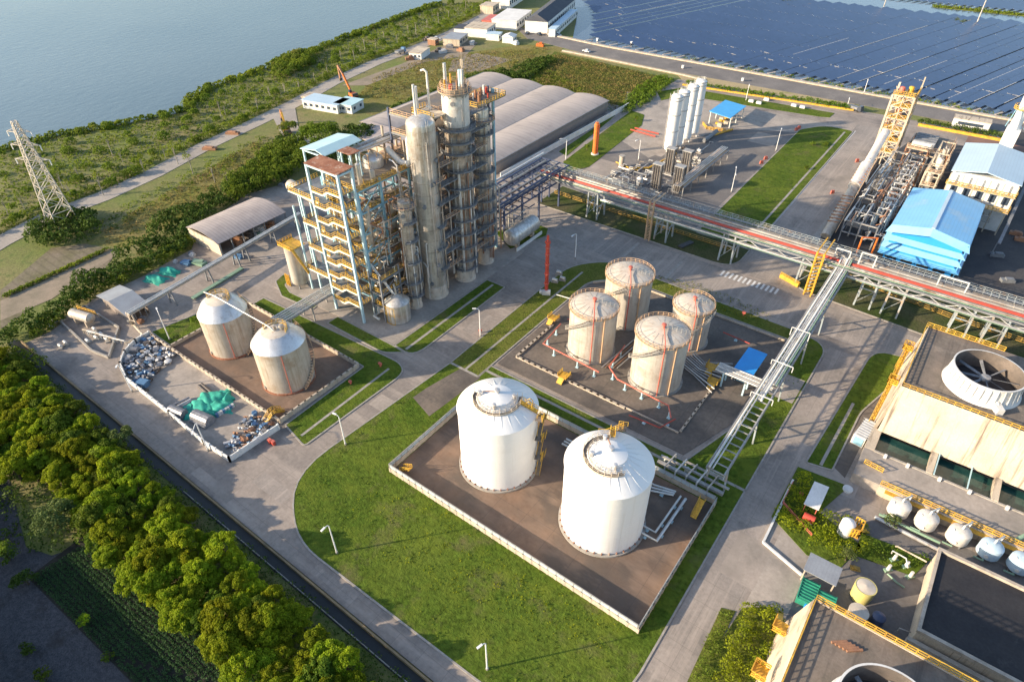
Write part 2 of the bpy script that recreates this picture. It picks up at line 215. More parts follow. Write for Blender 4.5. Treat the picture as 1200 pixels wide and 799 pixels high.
class MB:
    "collects shapes; build() links them as one mesh object"
    def __init__(s): s.v = []; s.f = []
    def add(s, vs, fs):
        n = len(s.v); s.v += [tuple(v) for v in vs]; s.f += [tuple(i+n for i in f) for f in fs]; return s
    def box(s, x0, x1, y0, y1, z0, z1):
        return s.add([(x0,y0,z0),(x1,y0,z0),(x1,y1,z0),(x0,y1,z0),(x0,y0,z1),(x1,y0,z1),(x1,y1,z1),(x0,y1,z1)],
                     [(0,3,2,1),(4,5,6,7),(0,1,5,4),(1,2,6,5),(2,3,7,6),(3,0,4,7)])
    def obox(s, c, l, w_, h, rz=0, tilt=0):
        M = Matrix.Translation(c) @ Matrix.Rotation(rz, 4, 'Z') @ Matrix.Rotation(tilt, 4, 'Y')
        vs = [M @ Vector((a*l/2, b*w_/2, k*h)) for k in (0, 1) for a, b in ((-1,-1),(1,-1),(1,1),(-1,1))]
        return s.add(vs, [(0,3,2,1),(4,5,6,7),(0,1,5,4),(1,2,6,5),(2,3,7,6),(3,0,4,7)])
    def beam(s, a, b, w_=0.2, h=None):
        a = Vector(a); b = Vector(b); h = h or w_; d = (b-a)
        if d.length < 1e-6: return s
        d.normalize(); u = Vector((0,0,1)) if abs(d.z) < 0.95 else Vector((0,1,0))
        r = d.cross(u).normalized(); u = r.cross(d)
        vs = [p + r*i*w_/2 + u*j*h/2 for p in (a, b) for i, j in ((-1,-1),(1,-1),(1,1),(-1,1))]
        return s.add(vs, [(0,1,2,3),(4,7,6,5),(0,4,5,1),(1,5,6,2),(2,6,7,3),(3,7,4,0)])
    def cyl(s, a, b, r0, r1=None, n=12, caps=True):
        a = Vector(a); b = Vector(b); r1 = r0 if r1 is None else r1; d = (b-a).normalized()
        u = Vector((0,0,1)) if abs(d.z) < 0.95 else Vector((1,0,0)); x = d.cross(u).normalized(); y = d.cross(x)
        vs = []
        for p, r in ((a, r0), (b, r1)):
            vs += [p + (x*math.cos(2*PI*i/n) + y*math.sin(2*PI*i/n))*r for i in range(n)]
        fs = [(i, (i+1) % n, n+(i+1) % n, n+i) for i in range(n)]
        if caps: fs += [tuple(range(n-1, -1, -1)), tuple(range(n, 2*n))]
        return s.add(vs, fs)
    def tube(s, pts, r, n=8):
        pts = [Vector(p) for p in pts]; vs = []; fs = []; N = len(pts); ref = None
        for i, p in enumerate(pts):
            d = (pts[min(i+1, N-1)] - pts[max(i-1, 0)]).normalized()
            if ref is None: ref = d.cross(Vector((0.31, 0.2, 0.93))).normalized()
            x = (ref - d*ref.dot(d)); x = x.normalized() if x.length > 1e-4 else d.orthogonal().normalized(); ref = x; y = d.cross(x)
            vs += [p + (x*math.cos(2*PI*k/n) + y*math.sin(2*PI*k/n))*r for k in range(n)]
        for i in range(N-1): fs += [(i*n+k, i*n+(k+1) % n, (i+1)*n+(k+1) % n, (i+1)*n+k) for k in range(n)]
        fs += [tuple(range(n-1, -1, -1)), tuple(range((N-1)*n, N*n))]
        return s.add(vs, fs)
    def lathe(s, c, prof, n=32, a0=0, a1=2*PI):
        full = abs(a1-a0-2*PI) < 1e-6; m_ = n if full else n+1; vs = []; fs = []
        for r, z in prof:
            vs += [(c[0]+r*math.cos(a0+(a1-a0)*i/n), c[1]+r*math.sin(a0+(a1-a0)*i/n), c[2]+z) for i in range(m_)]
        for j in range(len(prof)-1):
            for i in range(n if full else n): fs.append((j*m_+i, j*m_+(i+1) % m_, (j+1)*m_+(i+1) % m_, (j+1)*m_+i))
        return s.add(vs, fs)
    def prism(s, poly, z0, z1):
        n = len(poly); A = sum(poly[i][0]*poly[(i+1) % n][1]-poly[(i+1) % n][0]*poly[i][1] for i in range(n))
        if A < 0: poly = poly[::-1]
        vs = [(p[0], p[1], z0) for p in poly] + [(p[0], p[1], z1) for p in poly]
        return s.add(vs, [tuple(range(n-1, -1, -1)), tuple(range(n, 2*n))] + [(i, (i+1) % n, n+(i+1) % n, n+i) for i in range(n)])
    def rail(s, pts, h=1.1, sp=1.6, t=0.07, toe=True, closed=False):
        pts = [Vector(p) for p in pts]
        if closed: pts = pts + [pts[0]]
        for a, b in zip(pts, pts[1:]):
            L = (b-a).length; n = max(1, round(L/sp))
            for k in range(n+1):
                p = a.lerp(b, k/n); s.beam(p, p+Vector((0,0,h)), t)
            for zz in (h, h*0.55): s.beam(a+Vector((0,0,zz)), b+Vector((0,0,zz)), t)
            if toe: s.beam(a+Vector((0,0,0.1)), b+Vector((0,0,0.1)), 0.03, 0.2)
        return s
    def build(s, name, m_, parent=None, smooth=False, loc=None):
        if parent is not None: o = ORG[parent.name]
        elif loc is not None: o = Vector(loc)
        else: o = Vector((0,0,0))
        me = bpy.data.meshes.new(name)
        me.from_pydata([(v[0]-o.x, v[1]-o.y, v[2]-o.z) for v in s.v], [], s.f)
        me.materials.append(MATS[m_] if isinstance(m_, str) else m_)
        if smooth: me.shade_smooth() if not isinstance(smooth, float) else None
        ob = bpy.data.objects.new(name, me); COL.objects.link(ob)
        if smooth:
            me.shade_smooth()
            try:
                with bpy.context.temp_override(object=ob, active_object=ob, selected_objects=[ob], selected_editable_objects=[ob]): bpy.ops.object.shade_auto_smooth(angle=R(35))
            except Exception: pass
        if parent is not None: ob.parent = parent
        else: ob.location = o
        ORG[ob.name] = o
        return ob
ORG = {}
def auto_smooth(me, ang=R(35)):
    me.shade_smooth()
    import bmesh
    bm = bmesh.new(); bm.from_mesh(me)
    for e in bm.edges:
        if len(e.link_faces) != 2 or e.calc_face_angle(0) > ang: e.smooth = False
    bm.to_mesh(me); bm.free()
def _build(s, name, m_, parent=None, smooth=False, loc=None):
    if parent is not None: o = ORG[parent.name]
    elif loc is not None: o = Vector(loc)
    else: o = Vector((0,0,0))
    me = bpy.data.meshes.new(name)
    me.from_pydata([(v[0]-o.x, v[1]-o.y, v[2]-o.z) for v in s.v], [], s.f)
    me.materials.append(MATS[m_])
    if smooth: auto_smooth(me)
    ob = bpy.data.objects.new(name, me); COL.objects.link(ob)
    if parent is not None: ob.parent = parent
    else: ob.location = o
    ORG[ob.name] = o
    return ob
MB.build = _build
def tag(o, label, cat, group=None, kind=None):
    if label: o['label'] = label
    if cat: o['category'] = cat
    if group: o['group'] = group
    if kind: o['kind'] = kind
    return o
def thing(name, loc, label, cat, group=None):
    o = bpy.data.objects.new(name, None); COL.objects.link(o); o.location = loc; o.empty_display_size = 0.5
    ORG[o.name] = Vector(loc); return tag(o, label, cat, group)
def kids(o): return [c for c in bpy.data.objects if c.parent == o]
def dup(root, loc, label=None, rz=None, scale=None, cache={}):
    if root.name not in cache: cache[root.name] = [(c, kids(c)) for c in kids(root)]
    r = root.copy(); COL.objects.link(r); r.location = loc
    if rz is not None: r.rotation_euler = (0, 0, rz)
    if scale is not None: r.scale = scale if isinstance(scale, tuple) else (scale,)*3
    if label: r['label'] = label
    for c, gs in cache[root.name]:
        cc = c.copy(); COL.objects.link(cc); cc.parent = r
        for g_ in gs: gg = g_.copy(); COL.objects.link(gg); gg.parent = cc
    return r
def struct(name, mb, m_, smooth=False):
    o = mb.build(name, m_, None, smooth); o['kind'] = 'structure'; return o
def P2(pts, z=0.0): return [tuple(G(x, y, z)[:2]) for x, y in pts]
def sheet(name, poly, m_, z, th=0.0):
    return struct(name, MB().prism(poly, z-th, z) if th else MB().add([(p[0], p[1], z) for p in poly], [tuple(range(len(poly)))]), m_)
def smoothpoly(pts, it=2):
    for _ in range(it):
        q = []
        for i in range(len(pts)):
            a = pts[i]; b = pts[(i+1) % len(pts)]
            q += [(a[0]*.75+b[0]*.25, a[1]*.75+b[1]*.25), (a[0]*.25+b[0]*.75, a[1]*.25+b[1]*.75)]
        pts = q
    return pts
def roundpoly(poly, r, n=5):
    "polygon with rounded corners; r a number or one per corner"
    out = []; N = len(poly)
    for i in range(N):
        ri = r[i] if isinstance(r, (list, tuple)) else r
        p = Vector(poly[i][:2]); a = Vector(poly[i-1][:2]); b = Vector(poly[(i+1) % N][:2])
        if ri <= 0.01: out.append(tuple(p)); continue
        da = (a-p); db = (b-p); ra = min(ri, da.length*0.49); rb = min(ri, db.length*0.49)
        A = p+da.normalized()*ra; B = p+db.normalized()*rb
        for k in range(n+1):
            t = k/n; q = A*(1-t)**2 + p*2*t*(1-t) + B*t*t; out.append(tuple(q))
    return out
def lawn(name, poly, m_='lawn', kerb=True, z=0.11):
    struct(name, MB().prism(poly, 0.004, z), m_)
    if kerb:
        k = MB(); N = len(poly)
        for i in range(N):
            a = Vector((*poly[i], z-0.06)); b = Vector((*poly[(i+1) % N], z-0.06))
            k.beam(a, b, 0.32, 0.2)
        struct('kerb', k, 'kerb')

# ---- foliage
def leaf_mesh(name, pts, nrm, size, m_, jitter=0.8, var=0.4):
    N = len(pts); n = nrm + RNG.normal(0, jitter, (N, 3)); n /= np.linalg.norm(n, axis=1)[:, None]+1e-9
    a = np.cross(n, RNG.normal(0, 1, (N, 3))); a /= np.linalg.norm(a, axis=1)[:, None]+1e-9; b = np.cross(n, a)
    s_ = size*(1+RNG.uniform(-var, var, (N, 1)))
    v = np.stack([pts-a*s_*.5, pts-b*s_*.35, pts+a*s_*.5, pts+b*s_*.35], 1).reshape(-1, 3)
    me = bpy.data.meshes.new(name); me.vertices.add(4*N); me.vertices.foreach_set('co', v.astype(np.float32).ravel())
    me.loops.add(4*N); me.loops.foreach_set('vertex_index', np.arange(4*N, dtype=np.int32))
    me.polygons.add(N); me.polygons.foreach_set('loop_start', np.arange(0, 4*N, 4, dtype=np.int32))
    try: me.polygons.foreach_set('loop_total', np.full(N, 4, dtype=np.int32))
    except Exception: pass
    me.update(calc_edges=True); me.materials.append(MATS[m_]); return me
def blob_points(centres, radii, per, flat=0.8):
    P = []; Nn = []
    for c, r in zip(centres, radii):
        k = max(6, int(per*r*r)); d = RNG.normal(0, 1, (k, 3)); d /= np.linalg.norm(d, axis=1)[:, None]
        d[:, 2] = np.where(d[:, 2] < -0.3, -d[:, 2], d[:, 2])
        q = d*r*RNG.uniform(0.72, 1.05, (k, 1)); q[:, 2] *= flat
        P.append(np.array(c)+q); Nn.append(d)
    return np.concatenate(P), np.concatenate(Nn)
def crown_mesh(name, rad, hgt, zc, m_, nblob=34, blob=0.26, leaf=0.34, per=150, top=0.0):
    d = RNG.normal(0, 1, (nblob, 3)); d /= np.linalg.norm(d, axis=1)[:, None]; d[:, 2] = np.abs(d[:, 2])*1.1-0.35
    rr = RNG.uniform(0.55, 1.0, (nblob, 1)); c = d*rr*np.array([rad, rad, hgt/2]); c[:, 2] += zc
    radii = RNG.uniform(0.75, 1.35, nblob)*blob*rad
    p, n = blob_points(c, radii, per); return leaf_mesh(name, p, n, leaf, m_)
def tree_proto(name, rad, hgt, zc, m_, bark, tr=0.16, label='', cat='tree', group=None, **kw):
    t = thing(name, (0, 0, -500), label, cat, group)
    ORG[t.name] = Vector((0, 0, 0))
    mb = MB(); mb.cyl((0, 0, 0), (0.1, 0.05, zc), tr, tr*0.55, 7)
    for k in range(6):
        a = k*1.05+random.random(); q = Vector((math.cos(a)*rad*0.6, math.sin(a)*rad*0.6, zc+hgt*random.uniform(0.0, 0.25)))
        mb.cyl((0.05, 0.03, zc*random.uniform(0.4, 0.8)), q, tr*0.45, tr*0.12, 5)
    mb.build('trunk', bark, t)
    me = crown_mesh('crown', rad, hgt, zc, m_, **kw); o = bpy.data.objects.new('crown', me); COL.objects.link(o); o.parent = t
    return t
def kill(t):
    for c in kids(t): bpy.data.objects.remove(c)
    bpy.data.objects.remove(t)
def inside(p, poly):
    x, y = p[0], p[1]; c = False; j = len(poly)-1
    for i in range(len(poly)):
        xi, yi = poly[i]; xj, yj = poly[j]
        if (yi > y) != (yj > y) and x < (xj-xi)*(y-yi)/(yj-yi)+xi: c = not c
        j = i
    return c
def scatter(poly, sp, tries=30000):
    xs = [p[0] for p in poly]; ys = [p[1] for p in poly]; cell = {}; out = []
    area = (max(xs)-min(xs))*(max(ys)-min(ys)); tries = int(min(tries, area/sp/sp*6))
    for _ in range(tries):
        p = (random.uniform(min(xs), max(xs)), random.uniform(min(ys), max(ys)))
        if not inside(p, poly): continue
        k = (int(p[0]//sp), int(p[1]//sp))
        if any((q[0]-p[0])**2+(q[1]-p[1])**2 < sp*sp for i in (-1,0,1) for j in (-1,0,1) for q in cell.get((k[0]+i, k[1]+j), ())): continue
        cell.setdefault(k, []).append(p); out.append(p)
    return out
def thicket(name, poly, hmin, hmax, m_, label, sp=1.4, per=26, leaf=0.55, cat='shrubs', rscale=1.0, sub=True):
    "an uncountable mass of shrubs or weeds: one object"
    pts = scatter(poly, sp); c = []; r = []
    for x, y in pts:
        h = random.uniform(hmin, hmax); rr = random.uniform(0.55, 0.95)*sp*rscale
        c.append((x, y, h-rr*0.6)); r.append(rr)
        if sub and h > 1.6: c.append((x+random.uniform(-.5, .5), y+random.uniform(-.5, .5), h*0.45)); r.append(rr*1.1)
    if not c: return
    p, n = blob_points(c, r, per); me = leaf_mesh(name, p, n, leaf, m_)
    o = bpy.data.objects.new(name, me); COL.objects.link(o); tag(o, label, cat, None, 'stuff'); return o

# ================================================================== SETTING
sheet('terrain', [(-3000,-2000),(3000,-2000),(3000,4000),(-3000,4000)], 'terrain', -0.22)
shore = [(-40,182),(0,176),(60,160),(120,150),(180,138),(215,131),(225,115),(245,103),(290,88),(322,76),(335,66),(370,58),(392,50),(430,35),(470,20),(515,4)]
sp = P2(shore, 0)
sheet('lake_water', [(-900,-600)] + [(-305,-200),(-306,0)] + sp + [(-372,420),(-420,700),(-560,1500),(-3000,1500),(-3000,-600)], 'lake_water', -0.10)
yard = P2([(30,402),(60,388),(110,350),(165,325),(225,292),(230,272),(288,228),(345,212)]) + [(-176,150),(-200,168),(-208,172),(-208,262),(-131,262),(-131,312),(70,325),(70,27.6),(-168,27.6)]
sheet('industrial_yard', yard, 'concrete', 0.0, 0.2)
# roads laid on the yard slab
Z1 = 0.004
sheet('north_south_road', [(-11.3,30),(-3.2,30),(-4.6,143),(-11.3,143)], 'road', Z1)
sheet('entrance_apron', [(-3.15,40),(5,40),(5,86),(-3.15,86)], 'pad_light', Z1)
sheet('rack_road', [(-117,149.5),(-117,161),(-46,161.5),(6,159.5),(8,151),(-8,147),(-60,146.5)], 'road', Z1)
sheet('north_branch_road', [(-43,162),(-27.6,162),(-27.6,300),(-44.5,300)], 'road', Z1)
sheet('warehouse_road', [(-131.2,166),(-120,166),(-124,312),(-131.2,312)], 'road', Z1)
sheet('dark_yard', [(8.6,164),(70,164),(70,330),(8.6,330)], 'asphalt_dark', Z1)
sheet('process_floor', [(-28,191),(8.5,191),(8.5,300),(-22,300),(-28,262)], 'asphalt_dark', Z1+0.004)
sheet('gas_pad', [(-118,176),(-62,176),(-62,277),(-88,282),(-104,262),(-119,216)], 'asphalt', Z1)
sheet('filling_apron', P2([(735,108),(800,112),(985,148),(1000,156),(930,155),(848,150),(760,185),(720,160)]), 'pad_light', Z1+0.004)
sheet('pump_yard', [(3,66),(60,66),(60,100),(12,100),(3,88)], 'asphalt', Z1+0.004)
# tank farm slabs
sheet('tank_pad', [(-72.4,90.4),(-25,90.4),(-20.6,104),(-20.6,139),(-66,139),(-72.4,132)], 'tank_pad', 0.13, 0.12)
bund_f = sheet('bund_floor', [(-69.3,52.6),(-15.2,52.6),(-15.2,82.3),(-69.3,82.3)], 'bund_floor', 0.13, 0.12)
sheet('bund_floor', [(-139.8,48),(-98,48),(-98,70),(-139.8,70)], 'bund_floor', 0.12, 0.11)
sheet('tower_pad', [(-141.5,79.5),(-118,81),(-97,81),(-96.8,134),(-100,148),(-130,148),(-141.5,100)], 'pad_light', 0.1, 0.09)
sheet('scrap_yard_floor', P2([(143,430),(160,402),(176,394),(322,492),(327,503),(270,540),(240,520),(150,447)]), 'pad_light', 0.02)
# lawns
big = roundpoly([(-86,50),(-84,38),(-74,31.5),(-11.6,31),(-11.6,141),(-17,144.5),(-20.3,141),(-66,140),(-73,133),(-73,89.8),(-25,89.8),(-20,103),(-20.3,139),(-12,139)][:4] , 0)
lawn('lawn', roundpoly([(-81.5,84),(-84.5,40),(-72,31),(-28,31.6),(-11.7,40),(-11.7,88.9),(-73,88.9),(-73,84)], [0.5,9,6,3,7,0.3,0.3,0.3]))
lawn('lawn', roundpoly([(-81.5,84.3),(-73.2,84.3),(-73.2,133),(-66,139.9),(-20.3,139.9),(-20.3,144.5),(-74,145.5),(-82,137)], [0.2,0.2,3,2,0.2,0.5,4,6]), 'lawn_rough')
lawn('lawn', roundpoly([(-24,89.2),(-11.7,89.2),(-11.7,142),(-17,144.5),(-19.6,140),(-19.8,104)], [0.3,0.3,4,3,1,1]))
lawn('lawn', roundpoly([(-4.6,103),(0.2,104),(0.5,124),(4.6,140),(4.6,149.5),(-2.5,148)], [0.5,0.5,2,1,0.5,5]))
lawn('lawn', roundpoly([(-60.7,176),(-43.3,176),(-43.8,291),(-55,291),(-62,280)], [0.3,0.3,2,6,2]))
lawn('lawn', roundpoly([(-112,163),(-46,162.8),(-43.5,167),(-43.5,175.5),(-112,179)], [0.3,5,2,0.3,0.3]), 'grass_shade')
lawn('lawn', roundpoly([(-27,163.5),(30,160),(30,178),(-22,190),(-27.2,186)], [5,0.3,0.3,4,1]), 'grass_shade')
lawn('lawn', roundpoly([(-96.7,81),(-90,80.5),(-90.3,117),(-96.5,117)], [0.3,5,0.3,0.3]))
lawn('lawn', roundpoly([(-117,77.3),(-97,77.3),(-93,80.4),(-97,80.7),(-117,80.7)], [0.3,2,1,0.3,0.3]))
lawn('lawn', roundpoly([(-139.5,71),(-97,71),(-96.5,48),(-88.5,46.5),(-87.8,75),(-91,77),(-139.5,74.6)], [0.3,0.3,0.3,1,3,2,0.3]))
lawn('lawn', roundpoly([(-150,48.5),(-141,48.4),(-141,71),(-145,71.5)], 0.3))
lawn('lawn', roundpoly(P2([(323,330),(332,322),(342,326),(334,334),(340,343),(372,358),(366,363),(330,347)]), 0.5))
lawn('lawn', P2([(580,272),(625,262),(642,268),(640,276),(598,292)]), 'lawn', False)
lawn('lawn', P2([(770,108),(800,103),(978,133),(972,138),(960,137),(800,112),(775,118)]), 'lawn', False)
lawn('lawn', P2([(660,190),(740,130),(755,135),(752,147),(690,196),(664,202)]), 'lawn', False)
lawn('lawn', P2([(655,178),(697,150),(716,131),(730,126),(716,140),(664,183)]), 'lawn', False)
lawn('lawn', P2([(904,605),(935,547),(995,570),(960,600),(1010,640),(985,665),(945,650)]), 'lawn', False)
lawn('lawn', P2([(805,799),(845,712),(862,716),(845,750),(870,712),(905,711),(922,745),(895,799)]), 'lawn_rough', False)
lawn('lawn', P2([(1010,625),(1090,655),(1070,675),(1000,650)]), 'lawn', False)
# garden paths through lawns and the little paved squares
for nm, q in (('garden_path', [(-93.8,81.5),(-93.1,81.5),(-93.3,116),(-94,116)]), ('garden_path', [(-77.4,84),(-76.8,84),(-76.8,136),(-77.4,136)]),
              ('garden_path', [(-73,86.6),(-25,86.6),(-25,87.3),(-73,87.3)]), ('garden_path', [(-46.6,177),(-45.9,177),(-46.1,288),(-46.8,288)]),
              ('garden_path', [(-2.3,104),(-1.7,104),(-1.2,126),(-1.8,126)]), ('garden_path', [(-91.6,48),(-91,48),(-91.4,74),(-92,74)])):
    sheet(nm, q, 'kerb', 0.125, 0.1)
sheet('paving', P2([(484,466),(500,455),(540,432),(563,443),(530,468),(503,488)]), 'tank_pad', 0.128, 0.1)
sheet('paving', [(-20,118),(-12.2,118),(-12.2,127),(-20,127)], 'pad_light', 0.128, 0.1)
sheet('paving', [(-81,84.6),(-73.6,84.6),(-73.6,88),(-81,88)], 'kerb', 0.128, 0.1) if False else None
sheet('paving', P2([(1008,458),(1030,440),(1045,460),(1010,520),(990,560),(975,545)]), 'tank_pad', 0.02)
sheet('footpath', P2([(941,536),(975,546),(1010,562),(1000,585),(960,570),(935,548)]), 'pad_light', 0.014)
for i,(x,y,l_,w2,m2) in enumerate(((-84,20+45,6,4,'road'),(-85,36,9,3,'tank_pad'),(-110,38,7,4,'pad_light'),(-130,36,8,3.4,'tank_pad'),(-95,29.6,12,2,'pad_light'),(-60,29.4,10,1.6,'tank_pad'),(-150,64,5,7,'tank_pad'),(-158,60,8,6,'tank_pad'),(-146,92,6,8,'pad_light'),(-160,90,9,7,'road'),(-86,100,3,9,'tank_pad'),(-85,125,3.6,8,'pad_light'),(-7,60,4,7,'tank_pad'),(-7.6,112,5,8,'pad_light'),(-8,94,5,5,'tank_pad'),(-6,75,6,10,'pad_light'),(-90,154,9,6,'pad_light'),(-25,155,6,6,'tank_pad'),(-36,190,7,9,'tank_pad'),(-34,240,6,12,'pad_light'),(-126,200,5,12,'tank_pad'),(-108,200,10,14,'pad_light'),(-100,230,9,16,'pad_light'),(-70,262,10,12,'pad_light'),(-170,150,20,12,'pad_light'),(-155,125,12,14,'tank_pad'))): sheet('slab_patch', [(x-l_/2,y-w2/2),(x+l_/2,y-w2/2),(x+l_/2,y+w2/2),(x-l_/2,y+w2/2)], 'road' if m2=='tank_pad' else 'patch', .0055+.0003*i)
# crosswalk bars and road lines
k = MB()
for i in range(13):
    x = -45.4+i*1.28; k.box(x, x+0.6, 157.4, 160.4, 0.006, 0.012)
struct('crosswalk_marking', k, 'paint_white')
k = MB(); k.box(-43.3,-43.1,176,292,0.006,0.012)
struct('road_marking', k, 'paint_white')
k = MB()
for p in ((-72,150,-72,160),(-104,150,-101,158),(-57,147,-57,158)): k.beam((p[0],p[1],0.008),(p[2],p[3],0.008),0.9,0.006)
struct('road_marking', k, 'kerb')

# lakeside road, fields and tracks outside the works
def ribbon(pts, wd): 
    L = []; Rr = []
    for i, p in enumerate(pts):
        a = Vector(pts[max(i-1,0)]); b = Vector(pts[min(i+1,len(pts)-1)]); d = (b-a).normalized(); n = Vector((-d.y, d.x))
        L.append(tuple(Vector(p)+n*wd/2)); Rr.append(tuple(Vector(p)-n*wd/2))
    return L + Rr[::-1]
lr = P2([(-60,318),(0,283),(60,252),(120,230),(180,203),(240,171),(300,143),(345,121),(390,96),(440,73),(490,55),(530,38),(565,20),(590,5)])
sheet('lakeside_road', ribbon(lr, 8.5), 'road_pale', -0.10, 0.1)
sheet('track', P2([(120,232),(135,215),(140,222),(126,233)]), 'dirt', -0.145, 0.05)
sheet('lane', P2([(330,118),(350,133),(345,150),(320,148),(300,150),(330,140),(375,165),(355,175),(380,182),(340,185)][:0] or [(318,134),(345,122),(350,150),(395,172),(372,182),(330,158)]), 'road_pale', -0.095, 0.06)
sheet('weedy_field', P2([(100,285),(160,245),(230,205),(300,165),(330,175),(270,225),(200,262),(150,290)]), 'field_weeds', -0.17)
sheet('weedy_field', P2([(420,110),(440,88),(500,68),(560,60),(610,52),(660,55),(650,75),(560,90),(470,120),(440,135),(415,130)]), 'field_weeds', -0.17)
sheet('weedy_field', P2([(615,100),(650,60),(700,72),(785,92),(770,102),(720,128),(690,125),(640,112)]), 'lawn_rough', -0.165)
sheet('vegetable_plot', P2([(0,340),(60,290),(100,285),(138,293),(120,318),(60,345),(0,385)]), 'soil', -0.16)
sheet('bare_track', P2([(0,352),(50,330),(135,290),(140,296),(60,350),(0,375)]), 'dirt', -0.15)
sheet('dirt_patch', P2([(530,70),(560,62),(600,70),(560,84),(525,84)]), 'dirt', -0.15)
sheet('dirt_patch', P2([(400,100),(420,93),(470,75),(540,45),(560,50),(545,66),(500,72),(430,100)]), 'dirt', -0.155)
sheet('gravel_ground', [(-190,-60),(-20,-60)]+P2([(360,860),(200,760),(90,640),(60,650),(30,640),(10,560),(-60,540)]), 'gravel', -0.15)
sheet('crop_soil', P2([(32,676),(100,625),(200,700),(330,830),(180,830),(155,800)]), 'crop_soil', -0.13)
# solar road and its parapet, hedge strip, pond
rdS = [(-262,352),(-236,331),(-190,323.6),(-134,322.6),(-53,325.6),(70,326.5),(70,341.5),(-53,341.5),(-134,341.5),(-190,341),(-236,345.5)]
sheet('main_road', rdS, 'asphalt', -0.12, 0.08)
sheet('road_verge', [(-236,345.4),(-190,341),(-134,341.5),(70,341.6),(70,344.6),(-53,344.6),(-190,344.3),(-232,348.5)], 'verge', -0.09, 0.08)
sheet('road_verge', [(-205,319),(-134,318),(-125,307),(-52,318),(-52,325.5),(-134,322.4),(-205,324.5)], 'verge', -0.1, 0.08)
k = MB()
for a, b in zip([(-236,346),(-190,342.4),(-134,342.9),(-53,343),(75,343)], [(-190,342.4),(-134,342.9),(-53,343),(75,343)]): k.beam((*a,0.1),(*b,0.1),2.2,0.7)
tag(k.build('parapet_wall', 'wall_concrete', None, False, (-100,343,0)), 'long low cream parapet between the main road and the solar pond', 'wall')
k = MB()
for a, b in zip([(-205,321),(-190,321),(-134,319.6)], [(-190,321),(-134,319.6),(-120,318)]): k.beam((*a,0.1),(*b,0.1),1.2,0.6)
tag(k.build('parapet_wall', 'wall_concrete', None, False, (-150,320,0)), 'short low cream parapet between the main road and the weedy field', 'wall')
k = MB()
for a, b in zip([(-125.6,304.8),(-50.2,315.8)], [(-50.2,315.8)]): k.beam((*a,0.2),(*b,0.2),0.9,0.9)
tag(k.build('boundary_wall', 'yellow', None, False, (-90,310,0)), 'low yellow boundary wall under the hedge along the main road', 'wall')
k = MB(); k.beam((-24,313,0.3),(8,314,0.3),0.9,1.4)
tag(k.build('boundary_wall', 'yellow', None, False, (-8,313,0)), 'short yellow boundary wall behind the steel stair tower', 'wall')
pond = [(-215,347.5),(-186,344.5),(-53,344.6),(200,344.6),(200,900),(-330,900),(-300,470),(-246,402)]
sheet('pond_water', pond, 'pond_water', -0.10)

# ================================================================== SOLAR ROWS
u = Vector((math.cos(R(73.8)), math.sin(R(73.8)))); vv = Vector((u.y, -u.x))
k0 = 0; row0 = None
def solar_row(o, length):
    mb = MB(); U = Vector((*u, 0)); V = Vector((*vv, 0)); n = max(1, int(length/24))
    for i in range(n):
        a = U*(i*length/n+0.25); b = U*((i+1)*length/n-0.25)
        q = [a - V*1.85 + Vector((0,0,1.2)), a + V*1.85 + Vector((0,0,0.55)), b + V*1.85 + Vector((0,0,0.55)), b - V*1.85 + Vector((0,0,1.2))]
        mb.add([p+Vector((*o,0)) for p in q] + [p+Vector((*o,-0.06)) for p in q], [(0,1,2,3),(7,6,5,4),(0,4,5,1),(1,5,6,2),(2,6,7,3),(3,7,4,0)])
    return mb
for i in range(92):
    # rows start behind the parapet and step 4.6 m across
    s0 = -314 + i*4.85
    base = Vector((s0, 349.5 + (abs(math.sin(i*1.3))*3.0)))
    if s0 < -205: base.y += (-205-s0)*1.75 if s0 > -236 else 54+(-236-s0)*1.15
    top_y = 528 + (s0+130)*0.10 + 3*(i % 2)
    L = (top_y-base.y)/u.y
    if L < 20: continue
    o = solar_row(base, L).build('solar_panel_row', 'panel_solar', None, False, (base.x, base.y, 0))
    tag(o, 'long row of dark blue solar panels standing over the pond', 'solar panels', 'solar panel rows over the pond')
    U = Vector((*u,0)); V = Vector((*vv,0))
    if (s0 > -115 and i % 2 == 0) or i % 9 == 0:
        a = random.uniform(0, 12) if s0 > -80 else random.uniform(20, 70); b_ = min(L-2, a+random.uniform(40, 130)); p = Vector((*base,0)); q0 = p+U*a+V*2.15+Vector((0,0,.8)); q1 = p+U*b_+V*2.15+Vector((0,0,.8))
        MB().beam(q0, q1, 0.3, 0.1).build('float', 'float_dash', o)
    if i % 2 == 0 and i > 10:
        p = Vector((*base,0)) + U*random.uniform(14, 30); mb = MB(); mb.beam(p+Vector((-0.2,0,1.0))-V*2.6, p+V*2.6+Vector((0,0,0.9)), 0.35, 0.1); mb.build('walkway', 'steel_light', o)
far = MB()
for i in range(50):
    s0 = -190+i*9.2; b = Vector((s0, 560+ (s0+100)*0.12)); 
    for dd in (0, 4.6):
        q = Vector((b.x+dd, b.y, 0)); o = solar_row(q.xy, 90).build('solar_panel_row', 'panel_solar', None, False, (q.x, q.y, 0))
        tag(o, 'distant row of blue solar panels beyond the strip of open water', 'solar panels', 'solar panel rows beyond the open water')
sheet('pond_bank', [(-60,553),(-60,560),(120,578),(120,570)], 'lawn_rough', 0.2, 0.3)
thicket('bank_shrubs', [(-60,553),(-60,558),(110,576),(110,570)], 0.5, 1.4, 'leaf_bank', 'green scrub on the far pond bank', 2.2, 10, 0.9)
sheet('open_water', [(-150,529),(120,544),(120,568),(-60,552),(-150,548)], 'pond_water', -0.09)
